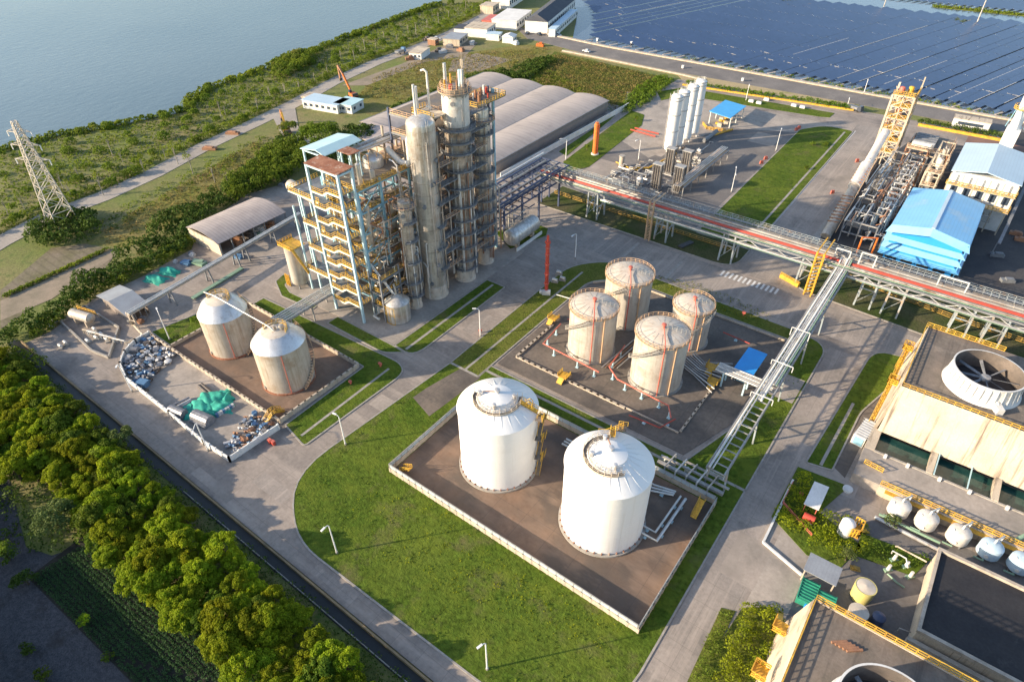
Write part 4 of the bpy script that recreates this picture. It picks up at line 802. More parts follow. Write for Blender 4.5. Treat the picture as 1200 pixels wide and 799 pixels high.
def ring_tank(cx, cy, r, h, label, spir=(R(150), R(290))):
    c = (cx, cy, 0.13); t = thing('storage_tank', c, label, 'storage tank')
    MB().lathe(c, [(r,0.2),(r,h)], 56).build('shell','tank_beige',t,True)
    mb = MB()
    for i in range(1,8): mb.lathe((cx,cy,0.13+h*i/8), [(r+0.005,-0.03),(r+0.025,0),(r+0.005,0.03)], 56)
    mb.build('weld_seam','tank_beige',t,True)
    mb = MB(); mb.lathe(c, [(r,h-0.1),(r+0.12,h),(r*0.8,h+0.55),(r*0.4,h+0.95),(0,h+1.05)], 56)
    mb.build('roof','tank_roof',t,True)
    mb = MB()
    for rr in (0.4,0.8): 
        z = h+0.13+1.0 - 0.55*rr*rr*1.4; mb.lathe((cx,cy,z-0.02),[(r*rr-0.03,0),(r*rr,0.05),(r*rr+0.03,0)],56)
    for i in range(16):
        a = 2*PI*i/16; pr_ = [(0.4,0.95),(0.8,0.55),(0.99,0.02)]
        for (q0,z0),(q1,z1) in zip(pr_,pr_[1:]): mb.beam((cx+r*q0*math.cos(a),cy+r*q0*math.sin(a),h+z0+0.15),(cx+r*q1*math.cos(a),cy+r*q1*math.sin(a),h+z1+0.15),0.05,0.04)
    mb.build('roof_rib','silver_rusty',t)
    MB().lathe(c,[(r+0.45,-0.1),(r+0.45,0.2),(r-0.05,0.28)],56).build('base_ring','kerb',t)
    mb = MB(); ringplate(mb,c,r,r+0.35,h-0.15,0.08); mb.build('rim_walkway','silver_rusty',t)
    ring_rail(MB(),c,r+0.3,h-0.1,t=0.085).build('railing','rail_rusty',t)
    spiral(t,c,r,0.4,h-0.1,spir[0],spir[1],'steel_light')
    a = R(300); mb = MB(); x,y = cx+(r+0.3)*math.cos(a),cy+(r+0.3)*math.sin(a)
    mb.tube([(x,y,0.4),(x,y,h+0.6),(cx+(r-0.6)*math.cos(a),cy+(r-0.6)*math.sin(a),h+1.1),(cx,cy,h+1.7)],0.13,8); mb.build('foam_pipe','red_faded',t,True)
    a = R(325); mb = MB(); x,y = cx+(r+0.25)*math.cos(a),cy+(r+0.25)*math.sin(a); mb.cyl((x,y,0.3),(x,y,h+0.4),0.16); mb.build('riser_pipe','rail_rusty',t,True)
    mb = MB(); mb.cyl((cx,cy,h+1.0),(cx,cy,h+1.9),0.3); mb.lathe((cx,cy,h+1.9),[(0.55,0),(0.5,0.3),(0,0.4)],12); mb.build('vent','red_faded',t,True)
    mb = MB(); u_ = Vector((math.cos(R(20)),math.sin(R(20)),0)); 
    for off in (-0.35,0.35):
        o_ = Vector((-u_.y,u_.x,0))*off; A = Vector((cx,cy,h+1.25))+u_*0.8+o_; B = Vector((cx,cy,h+0.35))+u_*(r)+o_; mb.rail([A,B],0.9,1.0,0.07,False)
    mb.build('roof_gangway','steel_light',t)
    mb = MB(); a=R(265); d = Vector((math.cos(a),math.sin(a),0)); p = Vector((cx,cy,1.1))+d*r; mb.cyl(p-d*0.1,p+d*0.25,0.4,0.4,14); mb.build('manhole','silver_rusty',t,True)
    for a in (R(255),R(285)):
        d = Vector((math.cos(a),math.sin(a),0)); p = Vector((cx,cy,1.0))+d*r; mb = MB(); mb.cyl(p,p+d*0.8,0.13,0.13,8); mb.build('nozzle','pipe_silver',t)
    return t
ring_tank(-57.5,108,5.5,12.9,'beige ringed tank, front left of the group of four')
ring_tank(-57.3,124.5,5.7,13.0,'beige ringed tank, rearmost of the group of four')
ring_tank(-40.1,107.6,5.75,13.6,'beige ringed tank, front right of the group of four')
ring_tank(-40.4,125.2,4.6,10.6,'smallest beige ringed tank, right rear of the group of four', (R(200),R(360)))
def stained_tank(cx, cy, r, h, label, prof):
    c = (cx,cy,0.12); t = thing('storage_tank',c,label,'storage tank')
    MB().lathe(c,[(r,0.2),(r,h)],56).build('shell','tank_stained',t,True)
    MB().lathe(c,prof[:4],56).build('roof','aluminium',t,True)
    MB().lathe(c,prof[3:],48).build('roof_cap','tank_roof',t,True)
    mb = MB()
    for i in range(20):
        a = 2*PI*i/20; p0 = prof[1]; p1 = prof[3]
        mb.beam((cx+p0[0]*math.cos(a),cy+p0[0]*math.sin(a),p0[1]+0.16),(cx+p1[0]*math.cos(a),cy+p1[0]*math.sin(a),p1[1]+0.16),0.06,0.05)
    mb.build('roof_seam','aluminium',t)
    MB().lathe(c,[(r+0.3,-0.08),(r+0.3,0.3),(r-0.05,0.36)],56).build('base_ring','rust',t)
    zt = prof[3][1]+0.12
    ring_rail(MB(),c,2.6,zt+0.1,R(20),R(210),t=0.08).build('roof_railing','yellow_rail',t)
    mb = MB(); mb.cyl((cx,cy,zt),(cx,cy,zt+1.2),0.3); mb.cyl((cx+1,cy+1,zt),(cx+1,cy+1,zt+1.0),0.4); mb.lathe((cx+1,cy+1,zt+1),[(0.6,0),(0.5,.3),(0,.4)],12); mb.build('vent','silver_rusty',t,True)
    spiral(t,c,r,0.4,h,R(-5),R(110),'rail_rusty')
    mb = MB(); a = R(-32); mb.cyl((cx+(r+.1)*math.cos(a),cy+(r+.1)*math.sin(a),0.3),(cx+(r+.1)*math.cos(a),cy+(r+.1)*math.sin(a),h),0.07); mb.build('pipe','red_faded',t)
    mb = MB(); a=R(262); d = Vector((math.cos(a),math.sin(a),0)); p = Vector((cx,cy,1.0))+d*r; mb.cyl(p-d*0.1,p+d*0.25,0.45,0.45,14); mb.build('manhole','silver_rusty',t,True)
stained_tank(-128.5,57.8,5.5,10.6,'stained beige tank with silver hipped roof, left of the pair',[(5.5,10.5),(5.6,10.6),(4.2,12.9),(3.0,13.7),(2.9,13.75),(0,14.0)])
stained_tank(-107.9,58.1,5.75,11.2,'stained beige tank with silver hipped roof, right of the pair',[(5.75,11.1),(5.85,11.2),(4.5,12.9),(3.1,13.8),(3.0,13.85),(0,14.1)])
mb = MB(); mb.tube([(-131.5,56.5,15.3),(-128.5,57.2,15.1),(-108.5,57.4,15.0),(-107.6,57.6,14.3)],0.16,8); tag(mb.build('vapour_pipe','pipe_white',None,True,(-118,57.3,15)),'long thin white pipe spanning the roofs of the two stained tanks','pipe')

# red pipework on blue stands in the four tank yard
def stand_pipe(name, pts, r, m_, label, stands=True, z=1.6, grp=None):
    t = thing(name, (pts[0][0],pts[0][1],0.13), label, 'pipe', grp)
    P = [Vector((p[0],p[1],p[2] if len(p) > 2 else z)) for p in pts]; MB().tube(P,r,8).build('pipe',m_,t,True)
    if stands:
        for a, b in zip(P,P[1:]):
            L = (b-a).length; n = max(1,int(L/3.6))
            for i in range(n):
                p = a.lerp(b,(i+0.5)/n); mb = MB(); mb.cyl((p.x,p.y,0.1),(p.x,p.y,p.z-r),0.2,0.2,8); mb.box(p.x-.35,p.x+.35,p.y-.35,p.y+.35,0.1,0.25); mb.build('stand','steel_pale',t)
    return t
stand_pipe('foam_main',[(-67.5,110),(-66.6,101),(-60,100.6),(-53,100.2),(-50.5,100)],0.16,'red_faded','red foam pipe on pale stands curling past the front left ringed tank',z=2.0)
stand_pipe('foam_main',[(-50.5,112),(-49.6,103),(-46,100.4),(-33,99.5),(-31,96.5)],0.16,'red_faded','red foam pipe on pale stands in front of the front right ringed tank',z=2.0)
stand_pipe('foam_main',[(-39,93.2),(-32,93.8),(-30.5,98)],0.14,'red','short bright red pipe at the near edge of the four tank yard',z=0.7)
stand_pipe('foam_main',[(-68,114),(-63.5,118)],0.14,'red','short red pipe behind the front left ringed tank',z=0.8)
stand_pipe('foam_main',[(-34,132),(-27,131.5)],0.14,'red','short red pipe behind the smallest ringed tank',z=1.0)
for i,(x,y,lb) in enumerate(((-56.8,95.2,'yellow platform stile over the near bund kerb'),(-71.0,112,'yellow platform stile over the left bund kerb'),(-28.6,113.6,'yellow valve platform near the blue pump shed'),(-31,118,'second yellow valve platform, behind the first by the pump shed'))):
    t = thing('stile',(x,y,0.13),lb,'stile'); mb = MB(); mb.box(x-1.1,x+1.1,y-1,y+1,1.1,1.25); mb.beam((x,y-2.2,0.2),(x,y-1,1.2),1.4,0.15); mb.beam((x,y+2.2,0.2),(x,y+1,1.2),1.4,0.15); mb.build('steps','yellow',t)
    mb = MB(); mb.rail([(x-1.1,y-1,1.2),(x-1.1,y+1,1.2)],1.0,0.7,0.1); mb.rail([(x+1.1,y-1,1.2),(x+1.1,y+1,1.2)],1.0,0.7,0.1); mb.build('railing','yellow_rail',t)
for i in range(9):
    y = 111+i*0.7; stand_pipe('process_pipe',[(-38+i*0.2,y+4,0.9),(-33,y+2,0.9),(-27.5,y-1+i*0.8,0.9)],0.12+0.04*(i%3),['pipe_silver','pipe_white','steel_light'][i%3],'silver pipe running low from the ringed tanks to the pump shed',False,grp='low pipes at the pump shed')
for i in range(5):
    x = -51.5+i*0.75; stand_pipe('process_pipe',[(x,103+i*0.5,0.8),(x+1,116,0.8),(x+4,126,0.8)],0.13,['pipe_silver','pipe_rust'][i%2],'silver pipe between the ringed tanks',False,grp='pipes between the ringed tanks')
t = thing('pump_shed',(-23.7,121,0.13),'small pump shed with a bright blue flat canopy','shed')
MB().obox((-23.7,121.5,4.0),4.4,9.0,0.18,0).build('roof','bright_blue',t)
for x in (-25.3,-22.1):
    for y in (117.8,121.5,125.2): MB().cyl((x,y,0.1),(x,y,4.0),0.12).build('post','steel_light',t)
mb = MB()
for y in (118.5,120.5,122.5,124.5): mb.cyl((-24.8,y,0.9),(-22.8,y,0.9),0.4,0.4,10); mb.box(-25,-22.6,y-.4,y+.4,0.13,0.5)
mb.build('pump','steel_blue',t)
t = thing('pipe_rack',(-24,115,0),'short pale pipe rack between the pump shed and the long pipe bridge','pipe rack')
for x in (-27,-22): 
    mb = MB(); mb.beam((x,114,0),(x,114,4),0.35); mb.beam((x,116.6,0),(x,116.6,4),0.35); mb.build('post','steel_pale',t)
for i in range(5):
    y = 113.9+i*0.65; MB().cyl((-29,y,4.3),(-16.5,y,4.3),0.2,0.2,8).build('pipe',['pipe_white','pipe_silver'][i%2],t,True)
mb = MB(); [mb.beam((x,113.4,4),(x,117,4),0.25) for x in (-28,-25,-22,-19)]; mb.build('beam','steel_light',t)

# pipes in the big bund
for i in range(3): stand_pipe('process_pipe',[(-46+0*i,79.5-i*0.8,0.8),(-26,79.5-i*0.8,0.8),(-22,80.5-i*0.5,0.8)],0.2,'pipe_white','white pipe lying along the back of the white tank yard',True,grp='white pipes along the back wall of the tank yard')
stand_pipe('process_pipe',[(-24.5,68.5,0.9),(-20,68.5,0.9),(-19.8,80,0.9)],0.28,'pipe_silver','thick silver pipe bending round behind the right white tank')
stand_pipe('process_pipe',[(-24.2,70,0.9),(-21,70,0.9),(-20.8,80,0.9)],0.2,'pipe_white','thinner white pipe bending round behind the right white tank')
t = thing('valve_manifold',(-20,85.5,0.13),'valve manifold with white pumps behind the right end of the walled yard','valves')
for i in range(5):
    x = -26+i*2.2; MB().tube([(x,83.5,0.6),(x,83.5,2.4),(x+0.4,87.6,2.4),(x+0.4,87.8,0.4)],0.16,7).build('pipe',['pipe_silver','pipe_white'][i%2],t,True)
mb = MB(); mb.beam((-28,84.6,1.5),(-14.5,84.6,1.5),0.7,0.6); mb.beam((-28,86,1.9),(-14,86,1.9),0.4,0.4); mb.build('pipe_bridge','steel_light',t)
for x in (-27,-22.5): mb = MB(); mb.cyl((x,86.5,0.1),(x,86.5,1.2),0.5); mb.lathe((x,86.5,1.2),[(0.5,0),(0.35,0.3),(0,0.4)],12); mb.build('pump','pipe_white',t,True)
for (x,y,rz,lb) in ((-66.5,54,0,'yellow steps over the front left corner of the walled yard'),(-17,79,1.57,'yellow steps over the back right corner of the walled yard')):
    t = thing('stile',(x,y,0.13),lb,'stile'); mb = MB(); mb.beam((x-1.6,y,0.2),(x+1.0,y,1.9),1.0,0.15) if rz==0 else mb.beam((x,y-1.6,0.2),(x,y+1.8,1.9),1.0,0.15); mb.build('steps','yellow',t)
    mb = MB()
    for o_ in (-0.55,0.55):
        A,B = ((x-1.6,y+o_,0.2),(x+1.0,y+o_,1.9)) if rz==0 else ((x+o_,y-1.6,0.2),(x+o_,y+1.8,1.9)); mb.rail([A,B],1.0,0.8,0.08,False)
    mb.build('railing','yellow_rail',t)

# ================================================================== DISTILLATION COLUMNS
def column(cx, cy, prof, label, plats, m_='silver_clad', rings=None, skirt='tank_roof', ladder=R(-20)):
    t = thing('distillation_column',(cx,cy,0.1),label,'column'); c=(cx,cy,0.1)
    def rad(z):
        for (r0,z0),(r1,z1) in zip(prof,prof[1:]):
            if z0 <= z <= z1 and z1 > z0: return r0+(r1-r0)*(z-z0)/(z1-z0)
        return prof[-2][0]
    MB().lathe(c,prof,40).build('shell',m_,t,True)
    r0 = prof[0][0]; MB().lathe(c,[(r0+0.28,0),(r0+0.28,0.5),(r0+0.12,0.6),(r0+0.1,3.4),(r0,3.5)],40).build('skirt',skirt,t,True)
    top = max(z for r,z in prof if r > 1.0)
    mb = MB(); z = 5
    while z < top-1:
        r = rad(z); mb.lathe((cx,cy,0.1+z),[(r+0.005,-0.05),(r+0.05,-0.03),(r+0.05,0.03),(r+0.005,0.05)],40); z += 3.1
    mb.build('insulation_band','silver_rusty',t,True)
    for i,(z,a0,a1,wd) in enumerate(plats):
        r = rad(z); a0 = R(a0); a1 = R(a1)
        p = ringplate(MB(),c,r+0.02,r+wd,z,0.14,a0,a1,28)
        for k in range(int((a1-a0)/0.5)+1):
            a = a0+0.5*k; d = Vector((math.cos(a),math.sin(a),0)); p.beam(Vector(c)+d*r+Vector((0,0,z-1.1)),Vector(c)+d*(r+wd-0.1)+Vector((0,0,z-0.05)),0.1)
        po = p.build('platform','steel_grey',t)
        rl = ring_rail(MB(),c,r+wd-0.04,z+0.12,a0,a1,t=0.06); rl.build('railing','steel_grey' if i < len(plats)-1 else 'rail_rusty',po)
    d = Vector((math.cos(ladder),math.sin(ladder),0)); n_ = Vector((-d.y,d.x,0)); mb = MB(); zz = 1.0
    for s_ in (-0.25,0.25): mb.beam(Vector(c)+d*(rad(5)+0.35)+n_*s_+Vector((0,0,1)),Vector(c)+d*(rad(top-1)+0.35)+n_*s_+Vector((0,0,top)),0.07)
    mb.build('ladder','steel_light',t)
    for k in range(int(top/5.5)):
        z = 4+k*5.5; a = R(-60+37*(k%4)); d = Vector((math.cos(a),math.sin(a),0)); r = rad(z); p = Vector((cx,cy,z+1.2)); mb = MB(); mb.cyl(p+d*(r-0.05),p+d*(r+0.4),0.42,0.42,12); mb.cyl(p+d*(r+0.4),p+d*(r+0.5),0.52,0.52,12); mb.build('manhole','steel_grey',t,True)
    return t
def dome(r,z,k=0.5): return [(r*math.cos(a),z+r*k*math.sin(a)) for a in (0,0.3,0.6,0.9,1.2,1.45,PI/2)]
column(-103.6,103.8,[(3.05,0.3),(3.05,38.5),(3.35,39.2)]+dome(3.35,46.5),'widest plain silver distillation column with a domed top',[(9,-10,110,1.3),(15,-20,60,1.2),(21,-10,110,1.3),(27,0,100,1.2),(33,-10,90,1.2)])
column(-102.2,114.6,[(2.6,0.3),(2.6,18),(2.95,18.8),(2.95,33),(3.05,33.8),(3.15,50.0),(3.15,52.0),(0.1,52.1)],'tallest rust streaked distillation column crowned by a vent platform',[(4,-150,90,1.0),(7,-150,90,1.2),(11,-120,90,1.2),(15,-150,100,1.3),(19,-140,60,1.1),(23,-150,90,1.3),(28,-120,100,1.2),(32.5,-150,60,1.2),(37,-140,90,1.3),(39.6,-130,60,1.1),(42.8,-130,100,1.5),(51.2,0,359.9,.8)],'silver_rusty')
column(-102.9,124.6,[(2.05,0.3),(2.05,30),(1.95,31)]+dome(1.95,44,0.35),'slimmer silver distillation column at the right end of the towers',[(6,-150,60,1.2),(9.5,-150,90,1.2),(13,-120,80,1.2),(16.5,-150,60,1.3),(20,-140,90,1.2),(24,-150,40,1.1),(28,-140,90,1.3),(33,-150,60,1.3),(38,-140,80,1.2),(41.5,-140,120,1.6)],'silver_clad')
column(-104.0,96.3,[(1.55,0.3),(1.55,8),(1.75,9),(1.75,16),(1.6,17)]+dome(1.6,30,0.4),'thin silver column standing left of the widest column',[(4,-100,90,1.1),(8,-100,90,1.1),(14,-60,120,1.1),(20,-60,120,1.1),(25,-60,120,1.1),(29,-160,160,1.2)],'silver_rusty')
column(-109.5,112,[(1.7,0.3)]+dome(1.7,46,0.4),'slim silver column half hidden behind the widest column',[(20,-150,60,1.1),(30,-150,60,1.1),(40,-150,60,1.1),(45,-160,160,1.2)],'silver_clad')
column(-109.5,121,[(1.5,0.3)]+dome(1.5,42,0.4),'slim silver column behind the right end of the towers',[(20,-150,60,1.1),(34,-150,60,1.1),(41,-160,160,1.2)],'silver_rusty')
t0 = thing('column_walkway',(-102,109,0),'dark service walkways bridging the silver columns at many levels','walkway')
for z in (8,12.5,17,22,26.5,31,36,40.5,45): 
    MB().box(-101.6-random.random(),-100.2,105.5 if z<38 else 112,123.5,z,z+.15).build('deck','steel_grey',t0); MB().rail([(-100.3,105.5 if z<38 else 112,z+.1),(-100.3,123.5,z+.1)],1.1,1.2,.08).build('railing','steel_grey' if z%2 else 'rail_rusty',t0)
for i in range(64):
    cx,cy,r_=random.choice([(-103.6,103.8,3.2),(-102.2,114.6,2.9),(-102.2,114.6,2.9),(-102.9,124.6,2.1),(-104,96.3,1.7)]); a=R(random.uniform(-120,60)); zt=random.uniform(12,44 if cx>-103.8 else 26); zb0=random.uniform(1,zt-6); q=random.choice([.1,.14,.2]); x=cx+(r_+.35)*math.cos(a); y=cy+(r_+.35)*math.sin(a)
    pp=[(cx+r_*.9*math.cos(a),cy+r_*.9*math.sin(a),zt+.5),(x,y,zt+.4),(x,y,zt),(x,y,zb0),(x-.8,y+.8,zb0-.6)]
    tag(MB().tube(pp,q,6).build('column_pipe',random.choice(['pipe_silver','pipe_rust','steel_grey','pipe_white','silver_rusty']),None,True,(x,y,zb0)),'thin pipe clipped to the side of a silver column','pipe','pipes clipped to the columns')
# crown of the tallest column
t = thing('vent_cluster',(-102.2,114.6,52.2),'cluster of vents, stubs and a mast on top of the tallest column','vents')
MB().lathe((-102.2,114.6,0.1),[(3.05,43.4),(3.22,43.5),(3.22,50.6),(3.05,50.7)],40).build('upper_cladding','clad_bright',t,True)
for x,y,r,h,m_ in ((-104,113.6,0.42,5.0,'aluminium'),(-101.3,115.5,0.4,3.6,'steel_pale'),(-100.4,115.3,0.35,3.8,'pipe_white'),(-102.5,116.3,0.3,2.6,'pipe_rust'),(-104.3,115.8,0.25,2.2,'yellow'),(-100.2,113.2,0.25,2.0,'pipe_rust'),(-103.2,112.4,0.22,1.8,'yellow'),(-101.6,112.6,0.5,1.0,'red')):
    MB().cyl((x,y,52.2),(x,y,52.2+h),r,r*0.9,10).build('vent',m_,t,True)
mb = MB()
for a in range(4): d = Vector((math.cos(a*PI/2+.7),math.sin(a*PI/2+.7),0))*0.45; p = Vector((-101.4,116.6,52.2)); mb.beam(p+d,p+d*0.5+Vector((0,0,5.6)),0.13)
for z in range(0,5): mb.beam((-101.8,116.2,52.2+z),(-101.0,117.0,52.7+z),0.09); mb.beam((-101.0,116.2,52.2+z),(-101.8,117.0,52.7+z),0.09)
mb.cyl((-101.4,116.6,57),(-101.4,116.6,59.5),0.06); mb.build('mast','wall_cream',t)
ring_rail(MB(),(-102.2,114.6,0),3.3,52.25,0,2*PI,t=0.08).build('railing','rail_rusty',t)

# ---------------------------------------------------------------- steel frames
def frame(name, label, xs, ys, levels, h, mcol, mbeam, plat=None, rail_='yellow_rail', braces=True, cw=0.55):
    t = thing(name,(xs[0],ys[0],0.1),label,'steel frame')
    for x in xs:
        for y in ys: MB().beam((x,y,0.1),(x,y,h),cw).build('post',mcol,t)
    for z in levels:
        mb = MB()
        for y in ys: mb.beam((xs[0],y,z),(xs[-1],y,z),0.3,0.4)
        for x in xs: mb.beam((x,ys[0],z+0.003),(x,ys[-1],z+0.003),0.3,0.4)
        mb.build('floor_beam',mbeam,t)
        if plat:
            for (x0,x1,y0,y1) in plat:
                MB().box(x0,x1,y0,y1,z+0.22,z+0.3).build('platform','grating',t)
                MB().rail([(x0,y0,z+0.3),(x1,y0,z+0.3),(x1,y1,z+0.3)],1.1,1.5,0.08).build('railing',rail_,t)
    if braces:
        mb = MB(); zz = [0.1]+list(levels)
        for a,b in zip(zz,zz[1:]):
            mb.beam((xs[-1],ys[0],a),(xs[-1],ys[1] if len(ys)>1 else ys[0]+.1,b),0.16)
        mb.build('brace',mbeam,t)
    return t
lv = [5,9.5,14,18.5,23,28.5]
ft = frame('process_structure','tall pale blue steel frame filled with vessels and yellow platforms',[-121.5,-115.5,-109.6],[87.6,94.8,104.3],lv+[34],35,'steel_blue','steel_blue',[(-121.2,-110,88,91.5),(-113.2,-110,91.6,104)],cw=0.5)
mb = MB(); mb.box(-121.6,-109.3,91.6,104.2,34.32,34.42); mb.build('top_deck','grating',ft)
mb = MB(); mb.rail([(-109.2,87.4,34.42),(-109.2,104.4,34.42),(-121.5,104.4,34.42)],1.1,1.3,0.08); mb.build('top_railing','yellow_rail',ft)
# stair tower
t = thing('stair_tower',(-125,83,0.1),'zigzag stair tower with yellow railings, white stringers and a rusty roof','stair tower')
for x,h in ((-119.9,40),(-109.5,40.2)):
    for y in (83,87): MB().beam((x,y,0.1),(x,y,h),0.55).build('post','steel_pale',t)
MB().beam((-128.6,85.6,0.1),(-128.6,85.6,30.5),0.45).build('post','steel_pale',t)
MB().beam((-132.4,85.4,0.1),(-132.4,85.4,25),0.4).build('post','steel_pale',t)
mb = MB(); mb.add([(-120.3,82.7,40.2),(-109.2,82.7,40.2),(-109.2,87.5,40.5),(-120.3,87.5,40.5),(-120.3,82.7,40.32),(-109.2,82.7,40.32),(-109.2,87.5,40.62),(-120.3,87.5,40.62)],[(0,3,2,1),(4,5,6,7),(0,1,5,4),(1,2,6,5),(2,3,7,6),(3,0,4,7)]); mb.build('roof','rust',t)
mb = MB(); mb.beam((-119.9,83,39.8),(-109.5,83,39.8),0.4); mb.beam((-119.9,87,39.8),(-109.5,87,39.8),0.4); mb.beam((-109.5,83,39.8),(-109.5,87,39.8),0.4); mb.beam((-119.9,83,39.8),(-119.9,87,39.8),0.4); mb.build('roof_beam','steel_pale',t)
n_f = 9; dz = 3.75
for k in range(n_f):
    z = 3.6+k*dz; zr = z+1.2; x1 = -115.8; x2 = -114.0
    st = MB(); st.box(-119.7,x1,82.9,86.6,z,z+0.12); st.box(x2,-109.9,82.9,86.6,zr,zr+0.12)
    st.beam((x1,83.7,z+.06),(x2,83.7,zr+.06),1.3,0.12); st.beam((-111,85.6,zr),(x2-2,85.6,z+dz),1.2,0.12)
    so_ = st.build('stair_flight','steel_grey',t)
    w_ = MB(); w_.beam((-119.7,82.8,z-0.05),(x1,82.8,z-0.05),0.14,0.4); w_.beam((x1,82.8,z-0.05),(x2,82.8,zr-0.05),0.14,0.42); w_.beam((x2,82.8,zr-0.05),(-109.9,82.8,zr-0.05),0.14,0.4)
    w_.build('stringer','pipe_white',so_)
    rl = MB(); rl.rail([(-119.7,82.85,z+.15),(x1,82.85,z+.15),(x2,82.85,zr+.15),(-109.9,82.85,zr+.15),(-109.85,86.6,zr+.15)],1.15,0.8,0.085)
    rl.rail([(-111,85,zr+.1),(x2-2,85,z+dz)],1.1,0.9,0.08,False); rl.rail([(-119.7,86.6,z+.1),(x1,86.6,z+.1)],1.1,1.0,0.08,False)
    rl.build('railing','yellow_rail',so_)
# left annex platforms
t = thing('annex_platform',(-128,86,0.1),'yellow railed side platforms hanging left of the stair tower','platform')
for z,xl in ((7.5,-132),(15,-128.6),(22,-128.6),(29.5,-132)):
    MB().box(xl,-120.3,84.8,88.5 if z<25 else 94,z,z+0.15).build('deck','steel_grey',t)
    MB().rail([(xl,94 if z>25 else 88.5,z+.1),(xl,84.8,z+.1),(-120.4,84.8,z+.1)],1.15,0.9,0.09).build('railing','yellow_rail',t)
    MB().beam((xl,84.7,z-.1),(-120.4,84.7,z-.1),0.12,0.35).build('edge_beam','pipe_white',t)
t = thing('horizontal_drum',(-140,92,24),'cream horizontal drum jutting out left of the stair tower','vessel')
mb = MB(); A = Vector((-141.5,92.0,25.6)); B = Vector((-127,90.0,25.6)); mb.cyl(A,B,1.45,1.45,20); d=(A-B).normalized()
mb.cyl(A,A+d*0.7,1.45,0.8,20); mb.build('shell','tank_stained',t,True)
for q in (0.2,0.6): p=A.lerp(B,q); MB().beam((p.x,p.y,0.1),(p.x,p.y,24),0.35).build('support','steel_pale',t)
# pale roof
t = thing('roof_canopy',(-130,98,0.1),'pale blue gabled canopy roof on tall posts at the top left of the towers','canopy')
for (xa,za,xb,zb_) in ((-127.8,40.0,-122.2,40.9),(-119.3,40.2,-122.2,40.9)):
    MB().add([(xa,87.8,za),(xb,87.8,zb_),(xb,99.4,zb_),(xa,99.4,za),(xa,87.8,za+.2),(xb,87.8,zb_+.2),(xb,99.4,zb_+.2),(xa,99.4,za+.2)],[(0,1,2,3),(7,6,5,4),(0,4,5,1),(1,5,6,2),(2,6,7,3),(3,7,4,0)]).build('roof','roof_pale_blue',t)
for x in (-127.3,-121.5):
    for y in (88.3,93.5,98.9): MB().beam((x,y,0.1 if x<-125 else 34),(x,y,40),0.4).build('post','steel_pale',t)
mb = MB(); mb.beam((-127.3,88.3,39.7),(-120,88.3,39.7),0.3); mb.beam((-127.3,98.9,39.7),(-120,98.9,39.7),0.3); mb.build('beam','steel_pale',t)
t = thing('roof_canopy',(-117,97,31),'small rusty flat canopy between the stair tower and the pale blue roof','canopy')
MB().box(-119,-114.6,91.4,94.6,40.4,40.55).build('roof','rust',t)
for x in (-118.7,-114.9):
    for y in (91.7,94.3): MB().beam((x,y,34.4),(x,y,40.4),0.3).build('post','steel_pale',t)
# dark frames behind the columns
frame('process_structure','dark rusty steel frame rising behind the silver columns',[-116,-106.6],[106,115,124,132.3],[6,12,18,24,30,36,41,45.5],47,'steel_navy','steel_grey',[(-116,-106.8,106,132)],'rail_rusty',cw=0.45)
frame('process_structure','low rusty frame with pumps between the vessels and the columns',[-109,-105.2],[86.5,93,101],[4,8,12],14,'steel_grey','steel_grey',[(-108.8,-105.4,87,101)],'yellow_rail',cw=0.35)
t = thing('corner_post',(-105.3,132.3,0.1),'tall bright blue corner post at the right end of the towers','post')
MB().beam((-105.3,132.6,0.1),(-105.3,132.6,46.5),0.6).build('post','steel_blue',t)
t = thing('top_platform',(-106,127,42),'yellow railed service platform above the slimmer right column','platform')
MB().box(-108,-101.5,121.8,133,45.2,45.4).build('deck','grating',t); MB().rail([(-108,121.8,45.4),(-101.5,121.8,45.4),(-101.5,133,45.4),(-108,133,45.4)],1.1,1.0,0.1,closed=True).build('railing','yellow_rail',t)
for i in range(12):
    x=random.uniform(-107,-102.5); y=random.uniform(123,132); h=random.uniform(0.8,2.6); MB().cyl((x,y,45.4),(x,y,45.4+h),random.uniform(.15,.45),None,8).build('vent',random.choice(['pipe_silver','pipe_rust','pipe_white','red']),t)
t = thing('top_platform',(-106,107,47),'white beamed service bridge with two tall vents above the widest column','platform')
MB().box(-109.5,-102.5,107.3,112,46.6,46.8).build('deck','wall_cream',t); MB().rail([(-109.5,112,46.8),(-109.5,107.3,46.8),(-102.5,107.3,46.8)],1.1,1,0.1).build('railing','yellow_rail',t)
for x,y,z0,h,r in ((-105.5,104.6,46,8.5,0.3),(-108.8,108.5,42,10.5,0.42),(-107,110.8,42,12.5,0.28)): MB().cyl((x,y,z0),(x,y,z0+h),r,r,12).build('vent','pipe_white',t,True)
mb = MB(); mb.tube([(-107,110.8,54.5),(-107,110.8,55.4),(-107.6,110.6,55.9),(-108.4,110.4,55.6)],0.26); mb.build('vent','pipe_white',t,True)
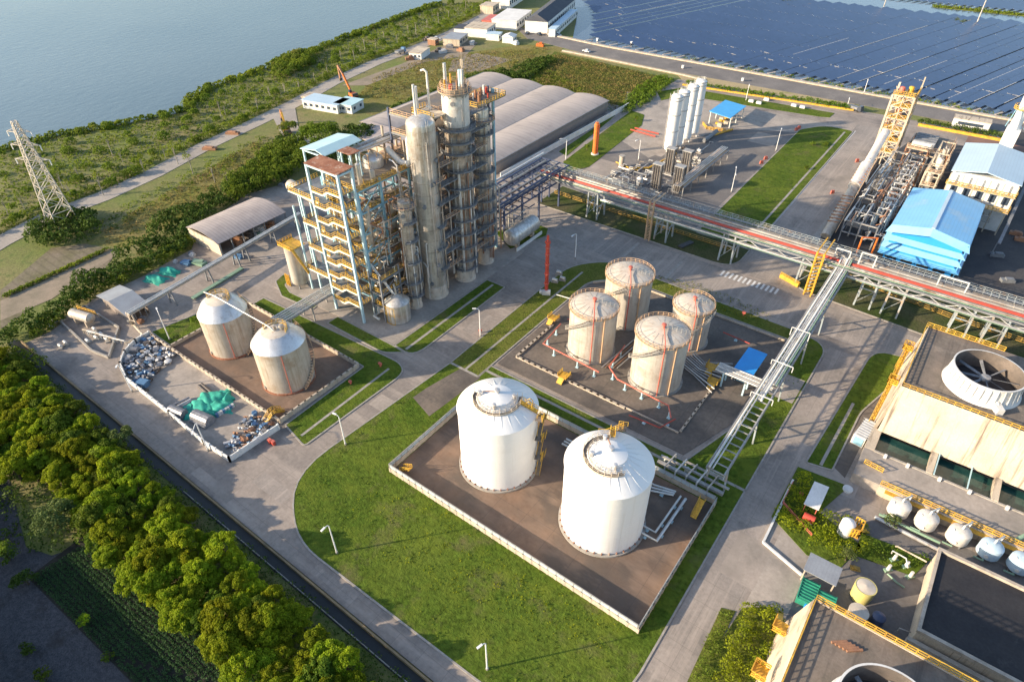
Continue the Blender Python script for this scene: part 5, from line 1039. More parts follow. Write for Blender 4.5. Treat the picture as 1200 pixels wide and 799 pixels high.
# vessels and equipment inside the frame
def vessel(x,y,z,r,h,m_,label,grp=None,top=0.45,name='process_vessel'):
    t = thing(name,(x,y,z),label,'vessel',grp); MB().lathe((x,y,z),[(r*0.9,0)]+[(r,0.05)]+dome(r,h,top),24).build('shell',m_,t,True)
    mb = MB(); mb.cyl((x,y,z+h+r*top-0.1),(x,y,z+h+r*top+0.6),r*0.16+0.05,None,8); mb.build('nozzle','pipe_silver',t); return t
vessel(-117,100,34.4,2.5,1.9,'aluminium','squat silver vessel with a domed lid on the top deck of the blue frame')
for x,y,z,r,h in ((-118.5,94,5.3,1.2,5),(-113,94.5,5.3,1.0,4),(-114,100.5,9.8,1.4,6),(-118,99,14.3,1.1,4),(-112.6,95,18.8,1.5,5),(-113,101,23.3,1.2,5),(-119,95,23.3,1.2,4),(-112,99.5,18.8,0.9,7),(-121,101,18.8,1.3,5),(-111.6,92.8,10,0.7,6),(-111.5,102.6,5.3,0.7,7)):
    vessel(x,y,z,r,h,random.choice(['silver_rusty','silver_clad','tank_beige']),'silver vessel standing inside the pale blue steel frame','vessels inside the pale blue frame')
vessel(-110.3,90,19,0.9,10.5,'silver_rusty','tall thin silver vessel at the front corner of the pale blue frame')
vessel(-111.5,90.6,34.4,0.6,5,'silver_clad','thin bent silver stub at the front of the top deck')
vessel(-110.7,93.8,34.4,0.65,2.6,'tank_stained','short cream stub vessel at the front edge of the top deck')
def pipe(name,pts,r,m_,label,grp=None,cat='pipe',n=8): return tag(MB().tube(pts,r,n).build(name,m_,None,True,pts[0]),label,cat,grp)
ms = ['pipe_silver','pipe_silver','pipe_white','pipe_rust','silver_rusty']
for i in range(170):
    x0=random.uniform(-121,-106); y0=random.uniform(88.5,104); z0=random.uniform(1,29)
    x1=x0 if random.random()<.5 else min(-105.5,x0+random.uniform(2,8)); y1=y0+random.uniform(-5,6); y1=max(88,min(105,y1)); z1=max(1,min(30.5,z0+random.uniform(-9,9)))
    pipe('frame_pipe',[(x0,y0,z0),(x0,y0,z1-0.4),(x0+.2*(x1>x0),y0,z1),(x1,y0,z1),(x1,y1,z1)] if i%2 else [(x0,y0,z0),(x1,y0,z0),(x1,y0+.1,z0+.1),(x1,y0+.1,z1),(x1,y1,z1)],random.choice([.09,.12,.16,.24]),random.choice(ms),'insulated pipe threading through the pale blue steel frame','pipes threading the pale blue frame',n=6)
for i in range(46):
    x0=random.uniform(-108,-98.9) if i<34 else random.uniform(-114,-107); y0=random.choice([99.3,108.9,119.6,127.6,130])+random.uniform(-0.7,0.7); z0=random.uniform(1,12); z1=z0+random.uniform(8,30); x0=min(x0,-101.5)
    pipe('column_pipe',[(x0,y0,z0),(x0,y0,z1),(x0-1.5,y0+.4,z1+.6),(x0-3,y0+.6,z1+.6)],random.choice([.1,.14,.2,.28]),random.choice(ms),'vertical pipe between the silver columns','pipes between the columns',n=6)
# small tank, overhead lines and top pipes
t = thing('storage_tank',(-103.7,89.7,0.1),'small cone roofed grey tank at the corner of the tower pad','storage tank')
MB().lathe((-103.7,89.7,0.1),[(3.1,0.1),(3.1,5.4)],36).build('shell','silver_clad',t,True); MB().lathe((-103.7,89.7,0.1),[(3.1,5.4),(3.2,5.45),(1.2,7.1),(0,7.5)],36).build('roof','silver_clad',t,True)
ring_rail(MB(),(-103.7,89.7,0),3.5,0.3,R(120),R(300),t=0.08,h=5).build('ladder_cage','yellow_rail',t); MB().tube([(-103.7,89.7,7.4),(-103.7,89.7,8.8),(-105,90.5,9.6)],0.25).build('pipe','wall_cream',t,True)
for dx in (0,0.9): pipe('process_pipe',[(-104+dx,88.9,8),(-110.3+dx,88,15.2)],0.14,'pipe_white','slanting thin white pipe rising from the small grey tank','slanting pipes above the small grey tank')
pipe('process_pipe',[(-106.5,85.5,1.0),(-108.6,85.7,1.0),(-108.6,87.4,1.0),(-108.6,87.6,4)],0.35,'pipe_white','thick white bent pipe on the ground before the small grey tank')
for i,(dx,r,m_) in enumerate(((0,.42,'silver_rusty'),(1.1,.3,'pipe_white'),(2.0,.3,'wall_cream'),(3.0,.22,'pipe_silver'),(-1.2,.3,'pipe_silver'))):
    pipe('process_pipe',[(-119.5+dx*0.8,95,39),(-119+dx*.9,103,39.1),(-118+dx*.9,116,39.2),(-114+dx*.9,121,39.3)],r,m_,'long pipe crossing high up from the canopy to the columns','high pipes from the canopy to the columns')
mb = MB()
for i in range(7): y=97+i*2.8; mb.beam((-121.4,y,38.4),(-115,y,38.4),0.22); mb.beam((-121.2,y,34.4),(-121.2,y,38.4),0.2); mb.beam((-115.2,y,34.4),(-115.2,y,38.4),0.2)
mb.box(-122,-114.8,104.6,117,34.1,34.4)
tag(mb.build('pipe_support','rail_rusty',None,False,(-120,96,34.3)),'row of yellow portal supports under the high pipes','pipe rack')
pipe('vapour_duct',[(-115.5,103.5,38),(-112.2,104.2,35.2),(-109.3,104.2,35.2),(-108.4,104.1,36.5),(-108.2,104,41.5),(-107.4,103.9,42.6),(-106,103.8,42.8)],0.75,'pipe_white','fat white vapour duct looping into the top of the widest column',n=14)
for x,y,z,h in ((-119,106,33,9),(-114,110,33,10),(-121,112,30,6),(-112,106,33,7)):
    pipe('vent_pipe',[(x,y,z),(x,y,z+h)],0.32,'wall_cream','upright cream vent pipe behind the top deck','upright vents behind the top deck')
# silo left of stairs
t = thing('silo',(-136.2,84.6,0.1),'cream cylindrical silo with a yellow topped platform left of the stair tower','silo')
MB().lathe((-136.2,84.6,0.1),[(2.0,1.2),(2.2,2.0),(2.2,12.3),(1.0,12.9),(0,13)],30).build('shell','tank_beige',t,True)
for k in range(4): a=k*PI/2+.7; MB().beam((-136.2+1.8*math.cos(a),84.6+1.8*math.sin(a),0.1),(-136.2+1.8*math.cos(a),84.6+1.8*math.sin(a),2.4),0.25).build('leg','steel_grey',t)
mb=MB(); mb.box(-139,-133.6,82.3,87,12.9,13.1); mb.rail([(-139,87,13.1),(-139,82.3,13.1),(-133.6,82.3,13.1)],1.0,1,0.1); mb.beam((-133.8,83,12.8),(-131,84.5,6),0.9,0.15); mb.build('platform','yellow',t)
for i,x in enumerate((-139.6,-138.9,-138.2)): pipe('bollard_pipe',[(x,82.6,0.1),(x,82.6,3.6)],0.22,'yellow','upright yellow pipe at the foot of the cream silo','yellow pipes at the foot of the silo')
# horizontal silver drum
t = thing('horizontal_drum',(-101.4,139,0.1),'large silver horizontal drum lying at the right end of the tower pad','vessel')
mb = MB(); A=Vector((-101.4,134.4,3.6)); B=Vector((-101.4,146.2,3.6)); mb.cyl(A,B,2.5,2.5,32,False)
for P_,s_ in ((A,-1),(B,1)):
    q0=P_; r0_=2.5
    for a in (0.35,0.7,1.05,1.35,1.55): q1=P_+Vector((0,s_*math.sin(a)*1.1,0)); r1_=2.5*math.cos(a); mb.cyl(q0,q1,r0_,r1_,32,False); q0=q1; r0_=r1_
mb.build('shell','silver_clad',t,True)
for y in (136.5,144): MB().box(-103,-99.8,y-.5,y+.5,0.1,2).build('saddle','wall_concrete',t)
mb=MB(); mb.rail([(-103,134.5,6.1),(-103,146,6.1)],0.9,1.5,0.08); mb.build('railing','steel_light',t)
mb=MB(); mb.box(-98.9,-98.6,134,147,0.1,1.1); tag(mb.build('low_wall','white_wall',None,False,(-98.8,140,0.1)),'short white wall in front of the silver horizontal drum','wall')
for i in range(14):
    y=134+random.uniform(0,14); x=random.uniform(-112,-105); z=random.uniform(2,9); pipe('process_pipe',[(x,y,0.2),(x,y,z),(x+2.5,y,z),(x+2.5,y+3,z)],random.choice([.2,.3]),random.choice(['steel_navy','pipe_silver','steel_grey']),'pipe in the dark cluster behind the horizontal drum','pipes behind the horizontal drum',n=6)

# ================================================================== LONG PIPE BRIDGE
t = thing('pipe_bridge',(-112,167,0),'long elevated pipe bridge crossing the works on pale blue trestles','pipe bridge')
RY0, RY1, RZ = 163.6, 170.6, 9.6
for x in (-111,-91.5,-67.5,-47,-25,-9.5,-3,12,19,34,41):
    mb = MB()
    for dx in ((-1.9,1.9) if x not in (-111,) else (0,)):
        mb.beam((x+dx,164.6,0),(x+dx*0.85,164.6,RZ-.3),0.42); mb.beam((x+dx,169.2,0),(x+dx*0.85,169.2,RZ-.3),0.42); mb.beam((x+dx,164.6,4.5),(x+dx,169.2,4.5),0.28); mb.beam((x+dx,164.6,.2),(x+dx,169.2,RZ-1),0.16)
    if x != -111: mb.beam((x-1.9,164.6,1),(x+1.7,164.6,5.5),0.1); mb.beam((x-1.7,164.6,5.5),(x+1.7,164.6,5.5),0.25)
    mb.build('trestle','steel_trestle' if x != -111 else 'steel_navy',t)
mb = MB()
for y in (RY0,RY1): mb.beam((-113,y,RZ),(52,y,RZ),0.3,0.5)
for y in (RY0,): mb.beam((-45,y,RZ-1.7),(52,y,RZ-1.7),0.15,0.2)
n = 66
for i in range(n+1): x=-113+165*i/n; mb.beam((x,RY0,RZ+.003),(x,RY1,RZ+.003),0.22,0.3)
mb.build('deck_beam','steel_grey',t)
mb = MB()
for i in range(13): x=-45+7.4*i; mb.beam((x,RY0,RZ-1.7),(x+3.7,RY0,RZ),0.12); mb.beam((x+3.7,RY0,RZ),(x+7.4,RY0,RZ-1.7),0.12)
mb.build('truss','paint_white',t)
mb = MB(); mb.box(-112,52,169.3,170.4,RZ+1.55,RZ+1.62); mb.build('walkway','steel_grey',t)
mb = MB(); mb.rail([(-112,170.5,RZ+1.6),(52,170.5,RZ+1.6)],1.1,1.6,0.09,False); mb.rail([(-112,168.9,RZ+1.6),(52,168.9,RZ+1.6)],1.1,1.6,0.07,False); mb.build('railing','steel_trestle',t)
spec_ = [(164.1,.13,'pipe_green',RZ+.35,'thin green pipe along the near edge of the long pipe bridge'),
 (164.8,.26,'silver_rusty',RZ+.4,'white pipe next to the green one on the long pipe bridge'),
 (165.5,.2,'pipe_grey',RZ+.35,'thin silver pipe near the front of the long pipe bridge'),
 (166.1,.3,'red',RZ+.6,'bright red pipe running along the long pipe bridge'),
 (166.75,.2,'red_faded',RZ+.55,'second red pipe, just behind the first on the long pipe bridge'),
 (167.5,.34,'pipe_grey',RZ+.6,'thick clad pipe behind the red pipes on the long pipe bridge'),
 (168.4,.42,'pipe_grey',RZ+.9,'thickest silver pipe along the middle of the long pipe bridge'),
 (169.8,.4,'pipe_grey',RZ+.6,'thick silver pipe under the walkway of the long pipe bridge')]
for y,r,m_,z,lb in spec_:
    o = tag(MB().cyl((-112.5,y,z),(53,y,z),r,r,10).build('process_pipe',m_,None,True,(-112.5,y,z)),lb,'pipe','pipes of the long bridge')
    if r > .34:
        mb = MB(); [MB().cyl((x,y,z),(x+.22,y,z),r+.05,None,10).build('pipe_clamp','silver_rusty',o) for x in range(-110,52,5)]
for y,z,r,m_,lb in ((163.2,RZ-1.4,.2,'pipe_silver','white pipe hung below the near edge of the pipe bridge'),(162.7,RZ-1.5,.1,'pipe_green','thin green pipe hung low on the pipe bridge'),(164.6,RZ-1.9,.3,'pipe_silver','silver pipe hung under the deck of the pipe bridge')):
    tag(MB().cyl((-88,y,z),(53,y,z),r,r,8).build('process_pipe',m_,None,True,(-88,y,z)),lb,'pipe')
    
# expansion loops and portals
t = thing('crossing_portal',(-72.5,166,0),'orange brown caged ladder crossing the pipe bridge above its third trestle','ladder')
mb = MB(); [mb.beam((x,y,0),(x,y,RZ+3.4),0.25) for x in (-71.5,-70.1) for y in (162.6,163.2)]; [mb.beam((-71.5,162.6,z),(-70.1,162.6,z),0.12) for z in np.arange(.5,13,.5)]; mb.beam((-71.5,162.8,RZ+3.3),(-71.5,170,RZ+3.3),0.3); mb.beam((-70.1,162.8,RZ+3.3),(-70.1,170,RZ+3.3),0.3); mb.build('frame','rail_rusty',t)
t = thing('crossing_portal',(-22,164,0),'bright yellow stair frame climbing onto the pipe bridge beside the crosswalk','stairs')
mb = MB(); [mb.beam((x,y,0),(x,y,RZ+3.5),0.32) for x in (-23.5,-21.7) for y in (161.8,163)]; [mb.beam((-23.5,161.8,z),(-21.7,163,z+.3),0.6,0.12) for z in np.arange(1,RZ+3.4,1.1)]; [mb.beam((x,161.8,RZ+3.4),(x,171,RZ+3.4),.3) for x in (-23.5,-21.7)]; mb.build('frame','yellow',t)
t = thing('barrier',(-29,163,0),'yellow guard barrier under the pipe bridge by the crosswalk','barrier')
mb = MB(); mb.obox((-28.5,165.3,0.1),6,0.9,1.3,R(-20)); mb.build('panel','yellow',t); mb = MB(); mb.rail([(-31.3,165.6,1.4),(-25.7,163.6,1.4)],0.8,0.8,0.1,False); mb.build('railing','yellow_rail',t)
t = thing('yellow_fence',(-110,173.5,0),'low yellow barrier rail along the grass under the pipe bridge','fence')
mb = MB(); mb.rail([(-111,172.6,0.1),(-46,172,0.1)],1.2,2.2,0.12,True); mb.build('railing','yellow_dull',t)
t = thing('yellow_fence',(-24,176,0),'yellow barrier rail between the pipe bridge and the dark yard','fence')
mb = MB(); mb.rail([(-24,178,0.1),(10,173,0.1),(32,172,0.1)],1.2,2.2,0.12,True); mb.build('railing','yellow_dull',t)
tag(MB().box(-61.3,-60,151.3-0,151.9,0.1,.2).box(-58.5,-57,163.6,167,0.1,.35).build('drain_cover','dark',None,False,(-58,165,0)),'black drain pit cover in the shaded grass under the bridge','drain cover') if False else None
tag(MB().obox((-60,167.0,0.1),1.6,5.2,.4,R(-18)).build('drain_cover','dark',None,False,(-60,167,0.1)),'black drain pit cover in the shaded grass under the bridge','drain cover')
# navy rack from towers to bridge
t = thing('pipe_rack',(-110,150,0),'dark navy open pipe rack linking the towers to the long bridge','pipe rack')
for x in (-115.5,-104.8):
    for y in (136,145,154,165.5): MB().beam((x,y,0),(x,y,12.4),0.5).build('post','steel_navy',t)
mb = MB()
for z in (9.0,12.4):
    for x in (-115.5,-112,-108.4,-104.8): mb.beam((x,133.5,z),(x,171,z),0.28,0.4)
    for i in range(13): y=134+i*3.05; mb.beam((-115.5,y,z+.003),(-104.8,y,z+.003),0.25,0.35)
mb.build('beam','steel_navy',t)
for i in range(9):
    x=-114.6+i*1.15; pipe('process_pipe',[(x,133.5,9.8 if i%2 else 12.9),(x,169-.3*i,9.8 if i%2 else 12.9)],[.22,.15,.3][i%3],['steel_navy','pipe_silver','silver_rusty','pipe_rust'][i%4],'pipe lying on the navy rack beside the towers','pipes on the navy rack')
pipe('process_pipe',[(-117,140,12.4),(-117,174,12.4)],.35,'pipe_white','thick white pipe along the far edge of the navy rack')

# diagonal bridge down to the white tanks
t = thing('pipe_bridge',(-17,85,0),'narrow pale pipe bridge running down from the long bridge to the walled tank yard','pipe bridge')
for x in (-18.6,-15.2):
    mb = MB(); mb.beam((x,84,6.9),(x,164.5,9.0),0.26,0.42); mb.beam((x,84,5.6),(x,164.5,7.7),0.16,0.2)
    for i in range(27):
        y=84+i*3.0; z=5.6+2.1*(y-84)/80.5; mb.beam((x,y,z),(x,y+1.5,z+1.3),0.12); mb.beam((x,y+1.5,z+1.3),(x,y+3,z+.08),0.12)
    mb.build('girder','steel_light',t)
for i in range(41): y=84.2+i*2; z=6.95+2.1*(y-84)/80.5; MB().beam((-18.6,y,z-.2),(-15.2,y,z-.2),0.2).build('cross_beam','steel_light',t)
for y in (86.5,101.5,117,132.5,146): 
    z=6.5+2.1*(y-84)/80.5; mb=MB(); mb.beam((-18.7,y,0.1),(-18.4,y,z),0.32); mb.beam((-14.9,y,0.1),(-15.3,y,z),0.32); mb.beam((-18.6,y,z*.55),(-15,y,z*.55),.2); mb.build('trestle','steel_trestle',t)
def zb(y): return 7.3+2.1*(y-84)/80.5
for i,(x,r,m_,y0) in enumerate(((-18.1,.22,'pipe_white',84),(-17.5,.16,'pipe_silver',84),(-17.1,.2,'silver_clad',106),(-16.6,.26,'pipe_white',106),(-16.0,.18,'pipe_silver',112),(-15.6,.14,'pipe_green',112))):
    pipe('process_pipe',[(x,y0,zb(y0)),(x,164,zb(164)+.1),(x,166.5,11.2)],r,m_,'pipe laid along the narrow pale pipe bridge','pipes on the narrow bridge')
mb = MB(); mb.beam((-18.9,130,zb(130)),(-18.9,130,zb(130)+2.2),.15); mb.beam((-18.9,130,zb(130)+2.2),(-14.9,130,zb(130)+2.2),.15); mb.beam((-14.9,130,zb(130)),(-14.9,130,zb(130)+2.2),.15)
for y in (118,106): mb.beam((-18.9,y,zb(y)),(-18.9,y,zb(y)+1.2),.15); mb.beam((-18.9,y,zb(y)+1.2),(-14.4,y,zb(y)+1.2),.15); mb.beam((-14.4,y,zb(y)-.2),(-14.4,y,zb(y)+1.2),.15)
mb.build('portal','paint_white',t)
for i,(x0,x1,h) in enumerate(((-20,-16.5,3.4),(-14,-10.5,4.2),(4,8,3.6))):
    pipe('expansion_loop',[(x0,167,RZ+1),(x0,167,RZ+h),(x1,167,RZ+h),(x1,167,RZ+1)] if i<2 else [(x0,168.2,RZ),(x0,168.2,RZ+h),(x1+2,168.2,RZ+h),(x1+2,168.2,RZ-.5)],.22,'pipe_white',['white square pipe loop standing where the two bridges meet','second white square pipe loop right of the bridge junction','white square pipe loop before the bright blue building'][i])

# rack from tower pad towards the stained tanks
t = thing('pipe_bridge',(-122,70,0),'short pale pipe bridge from the tower pad to the stained tanks','pipe bridge')
mb = MB(); [mb.beam((x,67,4.6),(x,84.5,4.6),0.25,0.4) for x in (-124.4,-120.2)]; [mb.beam((-124.4,67.5+i*2,4.603),(-120.2,67.5+i*2,4.603),.18) for i in range(9)]; mb.build('deck','steel_light',t)
for i in range(5): MB().cyl((-123.9+i*.85,66.5,4.95),(-123.9+i*.85,85.5,4.95),.18+.05*(i%2),None,8).build('pipe',['pipe_white','pipe_silver'][i%2],t,True)
for y in (69.5,76,83.5): mb=MB(); [mb.beam((x,y,.1),(x,y,4.5),.3) for x in (-124.4,-120.2)]; mb.beam((-124.4,y,4.3),(-120.2,y,4.3),.25); mb.build('trestle','steel_light',t)
# long low pipe bridge at left, from pump area past the curved shed
t = thing('pipe_bridge',(-158,46,0),'long thin pale pipe bridge along the yard from the pump area to the curved shed','pipe bridge')
ax, ay, bx_, by = -155.5, 47.2, -151.5, 116
pa = G(150,370,4); pb_ = G(352,252,4); A = Vector((pa.x,pa.y,4.4)); B = Vector((pb_.x,pb_.y,4.4)); D=(B-A); dn=D.normalized(); nn=Vector((-dn.y,dn.x,0))
mb = MB(); [mb.beam(A+nn*s_,B+nn*s_,0.3,0.35) for s_ in (-.7,.7)]; [mb.beam(A.lerp(B,i/24)-nn*.7,A.lerp(B,i/24)+nn*.7,.2) for i in range(25)]; mb.build('deck','wall_concrete',t)
for s_,r,m_ in ((-.45,.2,'pipe_white'),(0,.16,'pipe_silver'),(.45,.2,'pipe_white')): MB().cyl(A+nn*s_+Vector((0,0,.4)),B+nn*s_+Vector((0,0,.4)),r,None,8).build('pipe',m_,t,True)
for f in (0.01,.2,.4,.56,.62,.8,.97): 
    q=A.lerp(B,f); mb=MB(); [mb.beam(Vector((q.x,q.y,0))+nn*s_*1.3,q+nn*s_*.7,.35) for s_ in (-1,1)]; mb.beam(Vector((q.x,q.y,2))+nn,Vector((q.x,q.y,2))-nn,.2); mb.build('trestle','wall_concrete' if f<.1 else 'steel_grey',t)
mb=MB()
A2=A-nn*2.6; B2=A2.lerp(B-nn*2.6,.55); mb.beam(Vector((A2.x,A2.y,.4))+dn*16,Vector((B2.x,B2.y,.4)),1.2,.35); tag(mb.build('cable_trench','pipe_green',None,False,(A2.x,A2.y,0)),'pale green low trench cover beside the thin pipe bridge','trench')

# ================================================================== VAULTED WAREHOUSE
t = thing('vaulted_warehouse',(-136,172,0),'wide warehouse with four long barrel vaulted beige roofs','warehouse')
X0,X1,Y0,Y1 = -206,-136.6,172,253
mb = MB(); mb.box(X0+.3,X1-.3,Y0+.3,Y1-.3,-.2,4.6); mb.build('wall','panel_wall',t)
bw=(X1-X0)/4
for i in range(4):
    xa=X0+i*bw; prof=[]; 
    for k in range(17): f=k/16; prof.append((xa+f*bw, 4.6+1.15*(1-(2*f-1)**2)))
    vs=[(x,Y0,z) for x,z in prof]+[(x,Y1,z) for x,z in prof]; n=17
    mb=MB(); mb.add(vs,[(k,k+1,n+k+1,n+k) for k in range(16)]); mb.build('vault_roof','vault_roof',t,True)
    mb=MB(); mb.add([(x,Y0+.05,z-.03) for x,z in prof]+[(x,Y1-.05,z-.03) for x,z in prof],[tuple(range(n)),tuple(range(2*n-1,n-1,-1))]); mb.build('gable','panel_wall',t)
mb=MB(); [mb.beam((X0+i*bw,Y0,4.62),(X0+i*bw,Y1,4.62),.5,.2) for i in range(5)]; mb.build('gutter','steel_grey',t)
mb=MB(); mb.box(X1-.3,X1-.2,Y0+.3,Y1-.3,3.2,3.5); mb.build('wall_trim','steel_grey',t)
# older beige warehouse part
t = thing('warehouse',(-208,150,0),'lower beige shed roof adjoining the vaulted warehouse on its left','warehouse')
q = [G(420,150,6),G(470,125,6)]
mb=MB(); mb.box(-200,-150,160,171.6,-.2,5.0); mb.build('wall','wall_concrete',t)
mb=MB(); mb.add([(-201,159,5.0),(-149,159,5.0),(-149,171.7,6.2),(-201,171.7,6.2),(-201,159,5.2),(-149,159,5.2),(-149,171.7,6.4),(-201,171.7,6.4)],[(0,3,2,1),(4,5,6,7),(0,1,5,4),(1,2,6,5),(2,3,7,6),(3,0,4,7)]); mb.build('roof','shed_roof',t)
mb=MB(); [mb.box(-149.95,-149.85,161+i*3,162.8+i*3,1,3) for i in range(3)]; mb.build('window','window',t)

# curved roof shed at left
t = thing('open_shed',(-175,92,0),'long shed with a curved ribbed grey beige roof and an open side','shed')
x0,x1,y0,y1=-183.5,-167.5,80.5,105
prof=[(x0+(x1-x0)*k/12, 4.0+1.4*(1-(2*k/12-1)**2)+.4*(1-k/12)) for k in range(13)]
mb=MB(); n=13; mb.add([(x,y0,z) for x,z in prof]+[(x,y1,z) for x,z in prof]+[(x,y0,z+.15) for x,z in prof]+[(x,y1,z+.15) for x,z in prof],[(k+1,k,n+k,n+k+1) for k in range(12)]+[(2*n+k,2*n+k+1,3*n+k+1,3*n+k) for k in range(12)]+[(k,k+1,2*n+k+1,2*n+k) for k in range(12)]+[(n+k+1,n+k,3*n+k,3*n+k+1) for k in range(12)]+[(0,n,3*n,2*n),(n-1,3*n-1,4*n-1,2*n-1)][:1]); mb.build('roof','shed_roof',t)
mb=MB(); mb.box(x0+.2,x1-.2,y0+.3,y0+.6,-.2,4.2); mb.build('end_wall','wall_cream',t)
mb=MB(); mb.box(x0+.2,x0+.5,y0+.6,y1,-.2,4.3); mb.build('back_wall','wall_concrete',t)
for i in range(7): MB().beam((x1-.4,y0+.8+i*3.9,0),(x1-.4,y0+.8+i*3.9,4.1),.3).build('post','steel_grey',t)
for i,(y,m_) in enumerate(((88,'pipe_rust'),(92,'scrap_dark'),(96,'scrap_white'),(100,'pipe_rust'))):
    mb=MB(); mb.obox((x1-3,y,0),3,2,1.3,R(10*i)); mb.obox((x1-2.7,y+.6,1.3),1.6,1.2,.7,R(25)); tag(mb.build('crate',m_,None,False,(x1-3,y,0)),'stacked crates stored under the curved roof of the open shed','crates','crates under the curved shed')
# small grey gable shed
t = thing('pump_house',(-165,48,0),'small pump house with a grey gabled metal roof beside the horizontal tank','shed')
x0,x1,y0,y1=-171.8,-157,46.8,53.2
P3=[(x0,y0,3.0),(x1,y0,3.0),(x1,y1,3.0),(x0,y1,3.0)]; xm=-163.5
def gable_y(mb,x0,x1,y0,y1,ze,zr,th=.15):
    xm=(x0+x1)/2
    for s in ((x0,ze,xm,zr),(x1,ze,xm,zr)):
        a,za,b_,zb_=s; mb.add([(a,y0,za),(b_,y0,zb_),(b_,y1,zb_),(a,y1,za),(a,y0,za+th),(b_,y0,zb_+th),(b_,y1,zb_+th),(a,y1,za+th)],[(0,1,2,3),(7,6,5,4),(0,4,5,1),(1,5,6,2),(2,6,7,3),(3,7,4,0)])
    return mb
gable_y(MB(),x0,x1,y0,y1,3.0,4.3).build('roof','grey_metal_roof',t)
mb=MB(); mb.box(x0+.8,x1-.8,y0+.8,y0+1.05,0,3.1); mb.box(x0+.8,x0+1.05,y0+1.05,y1-.6,0,3.0); mb.box(x0+.8,x1-.8,y1-.6,y1-.35,0,3.1); mb.build('wall','panel_wall',t)
for i in range(4): MB().beam((x1-.6,y0+.9+i*1.4,0),(x1-.6,y0+.9+i*1.4,3.1),.2).build('post','steel_grey',t)
# horizontal tank in pump area
hp=G(98,372,2); t = thing('horizontal_tank',(hp.x,hp.y,0),'rusty white horizontal tank with a yellow railing by the hedge','tank')
A=Vector((hp.x-3.2,hp.y-1.0,2.6)); B=Vector((hp.x+2.8,hp.y+.6,2.6)); mb=MB(); mb.cyl(A,B,1.3,1.3,20); d=(B-A).normalized(); mb.cyl(B,B+d*.6,1.3,.6,20); mb.cyl(A,A-d*.6,1.3,.6,20); mb.build('shell','tank_stained',t,True)
for f in (.2,.8): q=A.lerp(B,f); MB().box(q.x-.3,q.x+.3,q.y-1,q.y+1,0,1.6).build('saddle','wall_concrete',t)
mb=MB(); mb.rail([(A.x,A.y+1.6,2.8),(B.x,B.y+1.6,2.8)],1.1,1,.12); mb.beam((A.x-.5,A.y+1.7,0),(A.x-.5,A.y+1.7,3.8),.2); mb.build('railing','yellow',t)
t = thing('low_basin',(-158,38,0),'low concrete basin walls around the pump area pipework','basin')
mb=MB(); pp_=[tuple(G(*q,0)[:2]) for q in ((72,378),(100,360),(140,385),(128,420),(108,412),(72,378))]
for a,b_ in zip(pp_,pp_[1:]): mb.beam((*a,.35),(*b_,.35),.4,.7)
mb.build('wall','kerb',t)
for i,(px,py) in enumerate(((108,392),(114,398),(104,402),(120,394),(126,400),(112,388),(60,384),(64,378),(72,408),(78,404))):
    q=G(px,py,0); t=thing('pump',(q.x,q.y,0),'small white pump on the slab of the pump area','pump','pumps of the pump area')
    MB().obox((q.x,q.y,0),1.6,.8,.4,R(i*40)).build('base','kerb',t); mb=MB(); mb.cyl((q.x-.6,q.y,.85),(q.x+.5,q.y,.85),.36,.3,10); mb.build('motor','pipe_white',t,True)
for i in range(8):
    q=G(100+i*5,392+i*1.5,0); pipe('process_pipe',[(q.x,q.y,.3),(q.x,q.y,1.6),(q.x+3.2,q.y+1.2,1.6),(q.x+3.2,q.y+1.2,.3)],.18,['wall_cream','pipe_white','pipe_silver'][i%3],'bent pipe on the slab of the pump area','pipes of the pump area',n=6)
pipe('process_pipe',[G(146,402,1.2),G(168,393,1.2),G(156,380,1.2),G(150,376,4)],.3,'wall_cream','cream pipe bending round the corner post of the thin pipe bridge')
# tarps behind bridge
def tarp(px,py,rx,ry,h,rz,label,m_='tarp',name='tarpaulin_heap'):
    q=G(px,py,0); mb=MB(); nx,ny=16,12; vs=[]; sd_=random.random()*10
    for j in range(ny+1):
        for i in range(nx+1):
            u_=2*i/nx-1; v_=2*j/ny-1; rr=min(1,u_*u_+v_*v_); z=h*max(0,1-rr**2)**.6*(.75+.2*math.sin(u_*3.3+sd_)*math.cos(v_*2.7+sd_)+.08*math.sin(u_*9+v_*7+sd_)); x=u_*rx*(1+.12*math.sin(v_*6+sd_)); y=v_*ry*(1+.12*math.cos(u_*5+sd_)); c_,s_=math.cos(rz),math.sin(rz)
            vs.append((q.x+x*c_-y*s_,q.y+x*s_+y*c_,z+.03))
    fs=[(j*(nx+1)+i,j*(nx+1)+i+1,(j+1)*(nx+1)+i+1,(j+1)*(nx+1)+i) for j in range(ny) for i in range(nx)]
    return tag(mb.add(vs,fs).build(name,m_,None,True,(q.x,q.y,0)),label,'tarpaulin')
tarp(182,328,3.2,1.9,1.3,R(15),'green tarpaulin over a heap at the hedge, the lower left of the two'); tarp(198,319,3.2,1.8,1.5,R(20),'green tarpaulin over a heap at the hedge, the upper right of the two')
